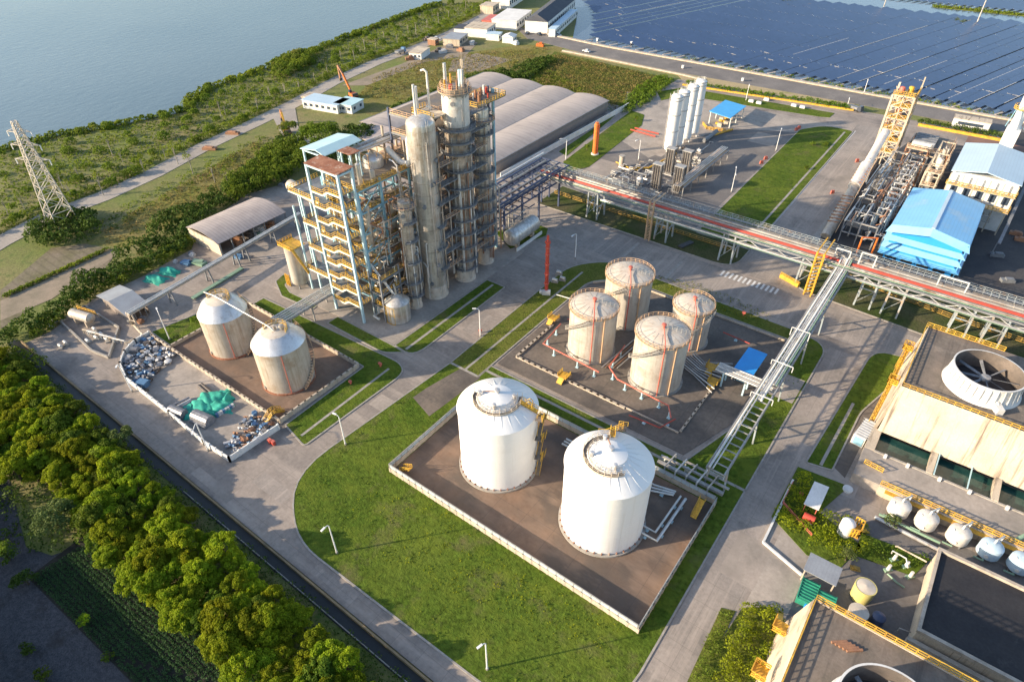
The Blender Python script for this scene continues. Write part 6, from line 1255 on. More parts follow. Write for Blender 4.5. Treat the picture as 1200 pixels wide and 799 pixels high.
for i,(px,py,m_,l_,w2) in enumerate(((219,309,'scrap_blue',3,2),(233,309,'pipe_green',4.5,2.2),(226,300,'scrap_white',1.6,1.2),(206,308,'scrap_white',1.0,1.0),(280,302,'scrap_blue',2.6,1.8),(306,276,'pipe_green',3.2,2),(300,277,'scrap_white',1.2,1.0),(225,298,'scrap_grey',1.5,1.2),(335,215,'scrap_dark',2,2),(330,218,'scrap_grey',2,1.4),(165,378,'pipe_rust',1.5,1.3),(168,374,'scrap_grey',1.6,1))):
    q=G(px,py,0); mb=MB(); mb.obox((q.x,q.y,0.02),l_,w2,.7,R(15)); mb.obox((q.x+.2,q.y,0.72),l_*.6,w2*.6,.35,R(40)); tag(mb.build('equipment_crate',m_,None,False,(q.x,q.y,0)),'loose crate of stores lying in the yard near the sheds','crate','loose crates in the left yard')

# ================================================================== SCRAP YARD CONTENT
sc = [tuple(G(*q,0)[:2]) for q in ((146,432),(162,404),(176,397),(206,417),(196,428),(178,440),(170,458),(152,446))]
for i,p in enumerate(scatter(sc,.78)[:120]):
    x,y=p; s_=random.uniform(.45,1.25); mb=MB(); k_=i%4; z=random.uniform(0.02,.7); m_=random.choice(['scrap_grey','scrap_grey','scrap_white','scrap_blue','scrap_dark'])
    if k_==0: mb.cyl((x,y,z),(x+s_*.9,y+random.uniform(-1,1)*s_,z+.3),.42*s_,None,10)
    elif k_==1: mb.obox((x,y,z),s_*1.6,s_,s_*.6,random.uniform(0,3),random.uniform(-.5,.5)); mb.obox((x,y,z+s_*.3),s_*.7,s_*1.3,s_*.4,random.uniform(0,3),.2)
    elif k_==2: mb.lathe((x,y,z),[(s_*.2,0),(s_*.75,.05),(s_*.8,.35*s_),(s_*.5,.5*s_),(0,.55*s_)],10)
    else: mb.cyl((x-s_,y,z+.2),(x+s_,y+s_*.5,z+.5),.16,None,8); mb.obox((x,y,z),s_,s_*.4,s_*.8,random.uniform(0,3),.7)
    tag(mb.build('scrap_piece',m_,None,False,(x,y,z)),'grey scrap metal piece in the heap at the far end of the scrap yard','scrap','scrap pieces in the far heap')
sc = [tuple(G(*q,0)[:2]) for q in ((285,492),(300,486),(318,497),(322,503),(300,520),(275,532),(268,524))]
for i,p in enumerate(scatter(sc,.8)[:70]):
    x,y=p; s_=random.uniform(.4,1.0); mb=MB(); z=random.uniform(.02,.4); m_=random.choice(['scrap_dark','scrap_blue','scrap_blue','scrap_white','scrap_grey','pipe_rust'])
    if i%2: mb.obox((x,y,z),s_*1.7,s_*.8,s_*.7,random.uniform(0,3),random.uniform(-.4,.4)); mb.obox((x,y,z+.3),s_*.8,s_*1.2,s_*.5,random.uniform(0,3),.3)
    else: mb.cyl((x-s_*.8,y,z+.2),(x+s_*.8,y+.4,z+.4),.25*s_,None,9); mb.obox((x,y,z),s_,s_*.4,s_*.6,1,.7)
    tag(mb.build('scrap_piece',m_,None,False,(x,y,z)),'blue and dark scrap metal piece in the near heap of the scrap yard','scrap','scrap pieces in the near heap')
for i,(a,b_,r,m_) in enumerate((((222,466),(192,480),.32,'scrap_grey'),((224,468),(195,483),.3,'scrap_white'),((226,470),(197,486),.34,'scrap_grey'),((229,473),(200,489),.3,'scrap_grey'),((262,520),(285,513),.35,'scrap_white'),((264,524),(288,516),.35,'scrap_grey'),((233,452),(246,464),.4,'scrap_dark'),((236,450),(249,461),.4,'scrap_dark'))):
    tag(MB().cyl(G(*a,.4),G(*b_,.4),r,None,10).build('steel_tube',m_,None,True,G(*a,.4)),'grey steel tube lying in the scrap yard','tube','steel tubes in the scrap yard')
for i,(px,py,rx,ry,h,rz) in enumerate(((248,468,3.2,2.3,1.5,.4),(238,478,3.4,2.2,1.4,.2),(258,478,2.8,2.2,1.4,.8),(226,487,2.4,1.4,1.0,.5),(263,465,2.2,1.6,1.1,-.3),(222,478,1.7,1.2,.9,.1),(245,485,2.2,1.4,1.1,.2))):
    tarp(px,py,rx,ry,h,rz,['turquoise tarpaulin at the middle of the scrap yard, largest of its heap','turquoise tarpaulin on the left side of the scrap yard heap','turquoise tarpaulin on the right side of the scrap yard heap','small turquoise tarpaulin at the near left of the scrap yard heap','turquoise tarpaulin at the far right of the scrap yard heap','little turquoise tarpaulin at the far left of the scrap yard heap','turquoise tarpaulin at the near edge of the scrap yard heap'][i])
for (px,py,l_,w2,lb) in ((208,487,4,2.4,'grey tank shell lying left of the turquoise tarpaulins'),(237,495,4.6,3.2,'big grey steel bin below the turquoise tarpaulins')):
    q=G(px,py,0); mb=MB(); mb.cyl((q.x-l_/2,q.y,1.0),(q.x+l_/2,q.y+.8,1.0),w2/2.4,None,12); mb.obox((q.x,q.y,0.02),l_,w2*.8,.8,R(10)); tag(mb.build('scrap_tank','scrap_grey',None,False,(q.x,q.y,0)),lb,'scrap')
for i in range(8):
    q=G(255+i*2.6,488-i*1.6,0); mb=MB(); mb.cyl((q.x,q.y,0.02),(q.x,q.y,.9),.33,None,12); mb.lathe((q.x,q.y,.3),[(.33,0),(.36,.03),(.33,.06)],12); tag(mb.build('drum','scrap_white' if i%3 else 'scrap_blue',None,False,(q.x,q.y,0)),'steel drum standing beside the turquoise tarpaulins','drum','drums by the tarpaulins')
q=G(169,452,0); mb=MB(); mb.obox((q.x,q.y,0.02),2.2,1.6,1.3,R(20)); mb.obox((q.x,q.y,1.32),2.35,1.75,.12,R(20)); tag(mb.build('bin','scrap_blue',None,False,(q.x,q.y,0)),'blue bin at the corner of the far scrap heap','bin')
for i,(px,py) in enumerate(((317,519),(321,521))):
    q=G(px,py,0); t=thing('fire_extinguisher_stand',(q.x,q.y,0),'red fire box outside the near corner of the scrap yard wall','fire box','red fire boxes by the scrap yard'); MB().box(q.x-.35,q.x+.35,q.y-.3,q.y+.3,.1,1.0).build('body','red',t); MB().box(q.x-.4,q.x+.4,q.y-.35,q.y+.35,1.0,1.1).build('lid','red_faded',t)
tq=(-99,49.2); t=thing('stile',(tq[0],tq[1],0),'yellow steps over the wall at the corner of scrap yard and stained tanks','stile'); mb=MB(); mb.beam((-100.3,46,.1),(-100.3,47.6,1.4),1.0,.15); mb.beam((-100.3,50.4,.1),(-100.3,48.4,1.4),1.0,.15); mb.build('steps','yellow',t); mb=MB(); mb.rail([(-100.9,46,.2),(-100.9,47.6,1.5),(-100.9,48.6,1.5),(-100.9,50.4,.3)],1,.6,.1); mb.rail([(-99.7,46,.2),(-99.7,47.6,1.5),(-99.7,48.6,1.5),(-99.7,50.4,.3)],1,.6,.1); mb.build('railing','yellow_rail',t)

# ================================================================== GAS YARD
for i,(y,lb) in enumerate(((226.5,'tall white gas silo, the nearest of the row of four'),(232.6,'tall white gas silo, second nearest of the row of four'),(240.5,'tall white gas silo, third of the row of four'),(247.5,'tall white gas silo, farthest of the row of four'))):
    x=-94.6; r=2.15; h=21.5; t=thing('gas_silo',(x,y,0),lb,'silo'); c=(x,y,0)
    MB().lathe(c,[(r*.8,1.6),(r,2.2),(r,h)]+dome(r,h,.42),32).build('shell','tank_white',t,True)
    for k in range(3): a=k*2.1+.5; MB().beam((x+1.6*math.cos(a),y+1.6*math.sin(a),0),(x+1.6*math.cos(a),y+1.6*math.sin(a),2.6),.35).build('leg','tank_white',t)
    mb=MB(); [mb.lathe((x,y,z),[(r,0),(r+.13,.02),(r+.13,.22),(r,.24)],32) for z in (9,15,h-1.2,h-.1)]; mb.build('band','steel_light',t)
    mb=MB(); d=Vector((-.85,-.5,0)); n_=Vector((.5,-.85,0)); [mb.beam(Vector(c)+d*(r+.4)+n_*s_+Vector((0,0,2)),Vector(c)+d*(r+.4)+n_*s_+Vector((0,0,h+1)),.1) for s_ in (-.3,.3)]; mb.build('ladder','steel_light',t)
    ring_rail(MB(),c,r*.75,h+.3,t=.07).build('railing','pipe_white',t)
for i,(px,py) in enumerate(((768,222),(783,203),(793,225),(802,206))):
    q=G(px,py,0); t=thing('vaporiser',(q.x,q.y,0),'dark finned vaporiser block standing before the white silos','vaporiser','finned vaporisers')
    for a in range(4):
        for b_ in range(3): 
            mb=MB() if a==b_==0 else mb; x=q.x-1.2+a*.8; y=q.y-.8+b_*.8; mb.beam((x,y,.5),(x,y,9.2),.08,.55); mb.beam((x,y,.5),(x,y,9.2),.55,.08)
    mb.build('fin','steel_fin',t); mb=MB(); mb.obox((q.x,q.y,9.2),3.4,2.6,.3); mb.obox((q.x,q.y,.2),3.4,2.6,.3); mb.build('header','steel_light',t)
    mb=MB(); [mb.beam((q.x+a,q.y+b_,0),(q.x+a,q.y+b_,9.2),.14) for a in (-1.6,1.6) for b_ in (-1.2,1.2)]; mb.build('leg','steel_grey',t)
t=thing('pipe_rack',(-80,212,0),'low yellow and grey pipe rack in front of the white silos','pipe rack')
pa,pb_=(-76.5,198),(-76.5,232)
for x in (-78,-74.5):
    mb=MB(); mb.beam((x,195,3.6),(x,234,3.6),.3); [mb.beam((x,195+i*6.5,0),(x,195+i*6.5,3.6),.25) for i in range(7)]; mb.build('frame','steel_light',t)
mb=MB(); mb.box(-77.8,-74.7,196,233,3.8,3.9); mb.build('deck','rail_rusty',t)
mb=MB(); [mb.cyl((-77.5+i*.7,194,4.2),(-77.5+i*.7,235,4.2),.18,None,8) for i in range(4)]; mb.build('pipe','pipe_silver',t)
for i in range(60):
    x=random.uniform(-104,-79) ; y=random.uniform(188,236) if x>-90 else random.uniform(186,204); z=random.uniform(.5,2.6); L=random.uniform(2,9)
    if i%2: P_=[(x,y,.1),(x,y,z),(x+L*.6,y,z),(x+L*.6,y,.1)]
    else: P_=[(x,y,z*.4),(x,y+L,z*.4),(x,y+L+.1,z),(x+1.5,y+L+.1,z)]
    pipe('gas_pipe',P_,random.choice([.12,.16,.24]),random.choice(['pipe_silver','pipe_white','steel_grey','pipe_silver','silver_rusty']),'low pipe in the tangle before the white silos','pipes of the gas yard',n=6)
for i in range(16):
    x=random.uniform(-92,-79); y=random.uniform(206,238); t=thing('skid',(x,y,0),'grey equipment skid between the pipes of the gas yard','equipment','equipment skids of the gas yard')
    MB().obox((x,y,.1),2.6,1.6,.35,R(random.choice([0,90]))).build('base','steel_light',t); mb=MB(); mb.cyl((x-.8,y,1.1),(x+.8,y,1.1),.5,None,10); mb.cyl((x,y,.4),(x,y,2.0),.2,None,8); mb.build('vessel',random.choice(['pipe_white','steel_light','silver_rusty']),t,True)
pipe('yellow_duct',[G(735,197,.6),G(760,197,.6),G(793,180,2.5)],.35,'yellow','yellow pipe winding at the foot of the white silos',cat='pipe')
pipe('yellow_duct',[G(722,190,.4),G(740,198,.4),G(748,200,.4)],.25,'yellow','short yellow pipe left of the white silos')
vessel(*G(693+6,208,0)[:2],0,1.5,3.2,'wall_concrete','small round concrete pot left of the silos') if False else None
q=G(728,196,0); t=thing('concrete_drum',(q.x,q.y,0),'short grey concrete pedestal left of the white silos','pedestal'); MB().cyl((q.x,q.y,0),(q.x,q.y,4.2),1.0,.95,14).build('body','wall_concrete',t,True); MB().cyl((q.x,q.y,4.2),(q.x,q.y,4.5),1.15,None,14).build('cap','kerb',t)
q=G(749,217,0); vessel(q.x,q.y,.1,1.1,2.4,'pipe_white','small white round tank at the front of the gas yard')
for i,(a,b_) in enumerate((((739,152),(768,160)),((744,150),(772,157)))): pipe('red_pipe',[G(*a,.4),G(*b_,.4)],.3,'red','red pipe lying on the ground left of the white silos','red pipes by the silos')
t=thing('orange_column',(*G(697,181,0)[:2],0),'plain bright orange round column beside the warehouse road','column'); q=G(697,181,0)
MB().lathe((q.x,q.y,0),[(.95,0),(.95,11.5),(.7,11.8),(.7,12.3),(0,12.3)],20).build('shell','orange',t,True); MB().lathe((q.x,q.y,0),[(1.5,0),(1.5,.4),(.9,.5)],20).build('base','pipe_white',t); mb=MB(); mb.beam((q.x+1.05,q.y-.2,0),(q.x+1.05,q.y-.2,11.8),.1); mb.beam((q.x+1.05,q.y+.2,0),(q.x+1.05,q.y+.2,11.8),.1); mb.build('ladder','red',t)
t=thing('red_column',(-79.7,121.6,0.1),'thin bright red vent column with rings beside the four ringed tanks','column')
MB().lathe((-79.7,121.6,0),[(.5,.3),(.5,15.2),(.75,15.4),(.75,15.9),(.4,16.1),(.3,17.6),(0,17.6)],16).build('shell','red',t,True)
for z in (3,6,9,12,14): MB().lathe((-79.7,121.6,z),[(.5,0),(.72,.02),(.72,.2),(.5,.22)],16).build('ring','red_faded',t)
MB().obox((-79.3,121,.1),2.2,1.4,1.0,R(30)).build('base_cabinet','scrap_white',t); MB().cyl((-80.6,120.4,.1),(-80.6,120.4,1.0),.45).build('pump','pipe_white',t)
for i,(px,py) in enumerate(((650,331),(659,329),(655,322))): q=G(px,py,0); t=thing('pump',(q.x,q.y,.1),'grey pump on the grass beside the red vent column','pump','pumps by the red column'); MB().obox((q.x,q.y,.1),1.9,.9,.4,R(20)).build('base','kerb',t); MB().cyl((q.x-.7,q.y,.9),(q.x+.7,q.y+.2,.9),.42,None,10).build('motor','pipe_silver',t,True)
pipe('process_pipe',[(-76,121,1.2),(-69,121.5,1.6),(-62.5,123.5,4)],.14,'pipe_white','thin white pipe from the red column pumps to the ringed tanks')
# blue canopies
t=thing('canopy',(-90.5,271,0),'blue canopy roof of the filling bay behind the white silos','canopy')
MB().add([(-95.6,264.5,5.0),(-85.6,262.3,4.8),(-85.6,279.8,4.8),(-95.6,281.5,5.0),(-95.6,264.5,5.2),(-85.6,262.3,5.0),(-85.6,279.8,5.0),(-95.6,281.5,5.2)],[(0,3,2,1),(4,5,6,7),(0,1,5,4),(1,2,6,5),(2,3,7,6),(3,0,4,7)]).build('roof','canopy_blue',t)
for x in (-95,-86.2):
    for y in (265,272,279): MB().beam((x,y,0),(x,y,4.8),.35).build('post','pipe_white',t)
[MB().beam((-92.5,266+i*4,.5),(-90.1,266+i*4,.5),1.0,.7).build('island','yellow',t) for i in range(4)]
mb=MB(); mb.rail([(-96.5,262,.1),(-93,258,.1),(-86,260,.1)],1.1,1.2,.2); mb.build('barrier','yellow',t)
mb=MB(); [mb.obox((-91+random.uniform(-3,3),264+i*3.4,.05),1.8,1.2,1.5) for i in range(5)]; mb.build('pump_cabinet','wall_concrete',t)
pipe('yellow_duct',[(-88,252,.5),(-86,258,.5),(-84,263,.5)],.4,'yellow','yellow guard pipe in front of the filling bay canopy'); pipe('grey_duct',[(-88,244,1),(-88,256,1)],.9,'steel_grey','thick grey pipe leading to the filling bay canopy')
for i,(px,py) in enumerate(((880,120),(889,122),(898,118),(930,125),(940,127))): q=G(px,py,0); mb=MB(); mb.obox((q.x,q.y,0),2.2,1.2,1.0); mb.obox((q.x,q.y,1.0),1.8,.9,.15); tag(mb.build('concrete_block','white_wall',None,False,(q.x,q.y,0)),'pale concrete block on the verge along the hedge','block','concrete blocks on the verge')
for i,(px,py) in enumerate(((933,153),(936,151),(897,187),(892,192),(1004,190),(975,227))): q=G(px,py,0); mb=MB(); mb.obox((q.x,q.y,0),1.3,.5,.9,R(50)); mb.obox((q.x,q.y,.9),1.1,.35,.35,R(50)); tag(mb.build('fire_box','red_faded',None,False,(q.x,q.y,0)),'faded red fire hose box at the edge of the lawn and road','fire box','faded red fire boxes')
for i,(px,py,s_) in enumerate(((658,323,1),(718,322,1.0),(871,370,1.0),(938,601-20,0.8),(446,430,1),(563,390,.8),(411,450,.8),(497,440,.9),(826,660,.7),(815,672,.6),(940,550,.6))[1:7]): q=G(px,py,0); mb=MB(); mb.cyl((q.x,q.y,.1),(q.x,q.y,.8*s_+.1),.2,None,8); mb.obox((q.x,q.y,.8*s_),.9*s_,.5,.5*s_); tag(mb.build('hydrant','red_faded',None,False,(q.x,q.y,.1)),'small red fire hydrant on the lawn edge','hydrant','red hydrants on the lawns')

# ================================================================== PROCESS AREA ON THE RIGHT
t = thing('steel_stair_tower',(-30,262,0),'tall white and yellow steel tower of open frames beside the main road','steel tower')
for x,y in ((-31,262),(-24,262),(-31,270),(-24,270)): MB().beam((x,y,0),(x,y,27 if y>265 else 25),.62).build('post','wall_cream',t)
MB().beam((-24,270,27),(-24,270,30),.4).build('post','wall_cream',t)
for i,z in enumerate((5,9,13,17,21,24.8)):
    mb=MB(); [mb.beam((-31,y,z),(-24,y,z),.3,.4) for y in (262,270)]; [mb.beam((x,262,z+.003),(x,270,z+.003),.3,.4) for x in (-31,-24)]; fb=mb.build('floor_beam','wall_cream',t)
    MB().box(-30.8,-24.2,262.2,266+(i%2)*3.8,z+.22,z+.3).build('platform','grating',t)
    MB().rail([(-31,262,z+.3),(-24,262,z+.3),(-24,270,z+.3)],1.3,.8,.14).build('railing','yellow_rail',t)
    mb=MB(); mb.beam((-24,262,z),(-24,270,z+(4 if i<5 else 0)),.22); mb.beam((-31,262,z-4),(-24,262,z),.22); mb.build('brace','wall_cream',t)
    if i<5: mb=MB(); mb.beam((-30,264,z+.3),(-25,264,z+4),.9,.14); mb.build('stair_flight','yellow',t)
for i,(x,y,z,m_) in enumerate(((-29,265,25.2,'red_faded'),(-26.5,267,25.2,'yellow'),(-28,268.5,17.5,'red_faded'),(-27,264,9.4,'yellow'),(-29,267,21.3,'wall_cream'))): MB().lathe((x,y,z),[(.8,0),(.9,.1)]+dome(.9,1.6,.4),12).build('hopper',m_,t,True)
for x in (-27.5,): 
    for y in (262,270): MB().beam((x,y,0),(x,y,25),.3).build('post','wall_cream',t)
mb=MB()
for z in range(1,24,2): mb.beam((-31,262,z),(-27.5,262,z+2.2),.16); mb.beam((-27.5,262,z+2.2),(-24,262,z),.16); mb.beam((-24,266,z),(-24,270,z+2),.16)
mb.build('lattice','wall_cream',t)
for i in range(26): x=random.uniform(-30.5,-24.3); y=random.uniform(262.3,269.5); z=random.uniform(3,23); pipe('tower_pipe',[(x,y,z),(x,y,z+random.uniform(1.5,4)),(x+random.uniform(-2,2),y+1,z+4)],random.choice([.15,.25,.4]),random.choice(['yellow','rust','pipe_silver','wall_cream','rail_rusty']),'pipe inside the tall white and yellow steel tower','pipes in the steel tower',n=6)
# stepped inclined kiln ducts
t = thing('inclined_duct',(-28,195,0),'long stepped pale duct climbing from the pipe bridge to the white steel tower','duct')
for (y0,z0,y1,z1,r,m_) in ((195,.8,214,6.6,1.5,'tank_stained'),(213,5.6,228,11.2,1.45,'tank_stained'),(219,8.0,229,11.6,1.9,'clad_bright'),(228.5,10.2,247,17.2,1.35,'clad_bright')):
    MB().cyl((-27.6,y0,z0),(-27.4,y1,z1),r,r,20).build('duct_section',m_,t,True)
for y,z in ((199,0),(206,0),(214,0),(222,0),(232,0),(243,0)): MB().beam((-27.5,y,0),(-27.5,y,1.5+(y-195)*.31),.5).build('support','steel_grey',t)
mb=MB(); [mb.beam((-29.2,y,2.2+(y-195)*.3),(-25.9,y,2.6+(y-195)*.3),.22,.3) for y in [200+1.5*i for i in range(9)]+[219+1.4*i for i in range(7)]]; mb.build('rib','pipe_rust',t)
mb=MB(); [mb.rail([(-25.4+s_,196,2.4),(-25.2+s_,250,19.6)],1.1,2,.09) for s_ in (0,)]; mb.build('walkway_railing','rail_rusty',t)
mb=MB(); mb.box(-30.6,-28.6,191,268,0,1.0); tag(mb.build('low_wall','kerb',None,False,(-29.6,200,0)),'low concrete wall between the wide road and the inclined duct','wall')
ys=[196,205,214,223,232,241,250,258]; xs=[-24,-19.5,-15]
t = thing('process_structure',(-24,196,0),'low grey steel framework full of pipes between the duct and the bright blue building','steel frame')
for x in xs:
    for y in ys: MB().beam((x,y,0),(x,y,7.5),.3).build('post','steel_grey',t)
for z in (3.6,7.4):
    mb=MB(); [mb.beam((x,ys[0],z),(x,ys[-1],z),.25,.35) for x in xs]; [mb.beam((xs[0],y,z+.003),(xs[-1],y,z+.003),.25,.35) for y in ys]; mb.build('beam','steel_light' if z>5 else 'steel_grey',t)
mb=MB(); [mb.box(-24,-15,y,y+4,3.85,3.92) for y in (200,218,236,250)]; mb.build('platform','grating',t)
for i in range(100):
    x=random.uniform(-25,-14); y=random.uniform(193,258); z=random.choice([1.5,3.9,7.9,7.9,8.6]); L=random.uniform(3,14)
    if i%3==0: P_=[(x,y,z),(x,min(262,y+L*1.6),z)]
    elif i%3==1: P_=[(x,y,.2),(x,y,z+.6),(min(-13,x+L*.5),y,z+.6),(min(-13,x+L*.5),y,.3)]
    else: P_=[(x,y,z),(x+1.2,y,z+.8),(x+1.2,y+L,z+.8),(x,y+L,z)]
    pipe('rack_pipe',P_,random.choice([.14,.18,.26]),random.choice(['pipe_silver','pipe_white','steel_light','pipe_silver','pipe_rust']),'pipe in the low framework beside the bright blue building','pipes of the low framework',n=6)
for i in range(12):
    y=206+i*4.2; t=thing('white_pipe_portal',(-16,y,0),'white pipe portal in the row beside the bright blue building','pipe','white pipe portals')
    MB().tube([(-17.5,y,.2),(-17.5,y,9.2),(-14.2,y,9.2),(-14.2,y,.2)],.2,6).build('loop','pipe_white',t,True); MB().tube([(-17.5,y,8),(-17.5,y+2.1,8),(-14.2,y+2.1,8),(-14.2,y,8)],.16,6).build('loop','pipe_silver',t,True)
pipe('red_pipe_loop',[(-17,186,1),(-17,186,8.4),(-13.5,188,8.4),(-13.5,188,1)],.28,'orange','orange red square pipe loop at the front of the low framework')
t = thing('process_structure',(-21,262,0),'rusty brown equipment frame right of the white steel tower','steel frame')
for x in (-21,-14,-8):
    for y in (262,270,278): MB().beam((x,y,0),(x,y,8.6),.35).build('post','pipe_rust',t)
mb=MB(); [mb.beam((-21,y,z),(-8,y,z),.3,.4) for y in (262,270,278) for z in (4,8.4)]; [mb.beam((x,262,z+.003),(x,278,z+.003),.3,.4) for x in (-21,-14,-8) for z in (4,8.4)]; mb.build('beam','wall_cream',t)
mb=MB(); mb.box(-20.6,-8.4,263,277.6,8.6,8.7); mb.build('platform','grating',t)
mb=MB(); mb.rail([(-21,262,8.7),(-8,262,8.7),(-8,278,8.7)],1.2,1.2,.12); mb.build('railing','rail_rusty',t)
for i in range(5): mb=MB(); mb.box(-20,-13,264+i*2.2,265.6+i*2.2,8.75,10.2); tag(mb.build('air_cooler','pipe_white' if i==0 else 'steel_grey',None,False,(-16,265+i*2.2,8.7)),'flat grey cooler box in the row on the rusty frame','cooler','cooler boxes on the rusty frame')
t = thing('process_structure',(-12,232,0),'narrow cream steel tower full of vessels left of the white roofed building','steel frame')
for x in (-11,-7):
    for y in (232,240,250,262): MB().beam((x,y,0),(x,y,13),.35).build('post','wall_cream',t)
for z in (4,8.5,12.8):
    mb=MB(); [mb.beam((x,232,z),(x,262,z),.28,.35) for x in (-11,-7)]; [mb.beam((-11,y,z+.003),(-7,y,z+.003),.28,.35) for y in (232,240,250,262)]; mb.build('beam','wall_cream',t)
    MB().rail([(-11,232,z),(-7,232,z),(-7,262,z)],1.1,1.2,.12).build('railing','rail_rusty',t)
for i in range(11): vessel(-9+random.uniform(-1,1),233+i*2.8,random.choice([4.2,8.8,8.8]),random.uniform(.5,1),random.uniform(2,4),random.choice(['silver_clad','tank_stained','tank_stained','pipe_white']),'small vessel in the narrow cream steel tower','vessels in the cream steel tower')
for i in range(14):
    x=random.uniform(-13,9); y=random.uniform(225,231); z=random.uniform(2,7); pipe('process_pipe',[(x,y,.2),(x,y,z),(x+3,y,z),(x+3,y+3,z)],.2,random.choice(['pipe_silver','steel_light','pipe_rust']),'pipe in the gap behind the bright blue building','pipes behind the blue building',n=6)
# bright blue building
t = thing('industrial_hall',(-2,208,0),'bright blue gabled hall with three stepped louvre skirts','building')
x0,x1,y0,y1 = -12.6,8.2,193.0,223.5; xm=-2
mb=MB(); mb.box(x0+1.6,x1-1.6,y0+1.6,y1-1,-.1,9.6); mb.build('wall','bright_blue',t)
for s,(xa,za,xb,zb_) in enumerate(((x0+.6,10.1,xm,12.0),(x1-.6,10.1,xm,12.0))):
    mb=MB(); mb.add([(xa,y0+1.6,za),(xb,y0+1.6,zb_),(xb,y1,zb_),(xa,y1,za),(xa,y0+1.6,za+.2),(xb,y0+1.6,zb_+.2),(xb,y1,zb_+.2),(xa,y1,za+.2)],[(0,1,2,3),(7,6,5,4),(0,4,5,1),(1,5,6,2),(2,6,7,3),(3,7,4,0)]); mb.build('roof','roof_sky',t)
mb=MB(); mb.beam((xm,y0+1.6,12.2),(xm,y1,12.2),.9,.25); mb.build('ridge_cap','roof_white_blue',t)
def skirt(zt,zb,inn,out,m_):
    mb=MB(); R1=[(x0+inn,y0+inn),(x1-inn,y0+inn),(x1-inn,y1-inn*.3),(x0+inn,y1-inn*.3)]; R0=[(x0-out,y0-out),(x1+out,y0-out),(x1+out,y1),(x0-out,y1)]
    zz=lambda p,z: z + (0.9*(1-abs(p[0]-xm)/(x1-xm)) if False else 0)
    vs=[(*p,zt) for p in R1]+[(*p,zb) for p in R0]+[(*p,zt-.14) for p in R1]+[(*p,zb-.14) for p in R0]
    fs=[]
    for i in range(4): j=(i+1)%4; fs+=[(i,4+i,4+j,j),(8+i,8+j,12+j,12+i),(4+i,12+i,12+j,4+j)]
    return mb.add(vs,fs).build('louvre_skirt',m_,t)
mb=MB(); mb.add([(x0+.6,y0+1.58,10.2),(xm,y0+1.58,12.15),(x1-.6,y0+1.58,10.2),(x1+.1,y0-.2,8.6),(xm,y0-.4,10.6),(x0-.1,y0-.2,8.6)],[(0,1,4,5),(1,2,3,4)]); mb.build('front_canopy','louvre_pale',t)
skirt(7.4,6.4,1.5,-.1,'louvre_pale'); skirt(5.0,4.0,1.5,-.1,'louvre_pale'); skirt(2.7,1.9,1.5,.0,'louvre_blue')
mb=MB(); mb.box(x1-1.0,x1-.8,y0+1,y1-.8,-.1,10); mb.build('side_wall','louvre_blue',t); mb=MB(); [mb.box(x0+2+i*4.2,x0+5+i*4.2,y0+1.52,y0+1.6,.2,2.2) for i in range(4)]; mb.build('opening','dark',t)
# pale roofed building with stack
t = thing('industrial_hall',(4,240,0),'hall with very pale blue roof before the smoke stack','building')
x0,x1,y0,y1=-4.4,14,229,256; xm=4.6
mb=MB(); mb.box(x0+.5,x1-.5,y0+1.6,y1-.6,-.1,15.6); mb.build('wall','white_wall',t)
for (xa,xb) in ((x0,xm),(x1,xm)): MB().add([(xa,y0,15.7),(xb,y0,17.4),(xb,y1,17.4),(xa,y1,15.7),(xa,y0,15.9),(xb,y0,17.6),(xb,y1,17.6),(xa,y1,15.9)],[(0,1,2,3),(7,6,5,4),(0,4,5,1),(1,5,6,2),(2,6,7,3),(3,7,4,0)]).build('roof','roof_white_blue',t)
for z,yy in ((12,228),(7.5,227)):
    mb=MB(); mb.box(x0,x1,yy,229.8,z,z+.2); mb.build('gallery','steel_light',t); mb=MB(); mb.rail([(x0,yy,z+.2),(x1,yy,z+.2),(x1,230,z+.2)],1.2,1.1,.14); mb.build('railing','yellow_rail',t)
for i in range(6): x=x0+.4+i*3.5; MB().beam((x,228.2,0),(x,228.2,15.6),.35).build('post','wall_cream',t)
mb=MB(); [mb.box(x0+1.6+i*3.5,x0+3.4+i*3.5,230.5,230.62,8.6,11) for i in range(5)]; mb.build('window','window',t)
mb=MB(); mb.box(x0-.1,xm+8,256.2,273,-.1,12.4); tag(mb.build('boiler_house','panel_wall',None,False,(4,262,0)),'block with a rusty brown roof behind the pale roofed hall','building')
o=MB().box(x0-.3,xm+8.2,256.0,273.3,12.4,12.7).build('roof','roof_brown',bpy.data.objects['boiler_house'])
t = thing('smoke_stack',(6.5,263,0),'tall slim white smoke stack leaning out of the right edge behind the pale hall','chimney')
mb=MB(); mb.box(4.6,8.6,261,266,12.7,21); mb.build('base_block','white_wall',t)
mb=MB(); mb.lathe((6.6,263.4,0),[(1.7,21),(1.5,24),(1.35,55),(1.35,56),(1.1,56)],24); mb.build('flue','tank_white',t,True)
ringplate(MB(),(6.6,263.4),1.6,2.7,27,.15).build('platform','grating',t); ring_rail(MB(),(6.6,263.4,0),2.65,27.1,t=.12).build('railing','yellow_rail',t)
for k in range(4): a=k*PI/2; MB().beam((6.6+2.6*math.cos(a),263.4+2.6*math.sin(a),21),(6.6+1.7*math.cos(a),263.4+1.7*math.sin(a),27),.2).build('brace','steel_blue',t)
q=G(1060,200,0); t=thing('cabin',(0,300,0),'long white cabin with yellow ends beside the main road near the smoke stack','cabin')
c0=G(1158,148,0)
MB().obox((c0.x-6,c0.y-6,0),13,5,3.4,R(5)).build('body','white_wall',t); MB().obox((c0.x-6,c0.y-6,3.4),13.4,5.4,.25,R(5)).build('roof','wall_cream',t); MB().obox((c0.x-6,c0.y-8.56,1.4),9,.1,1.1,R(5)).build('window','window',t)
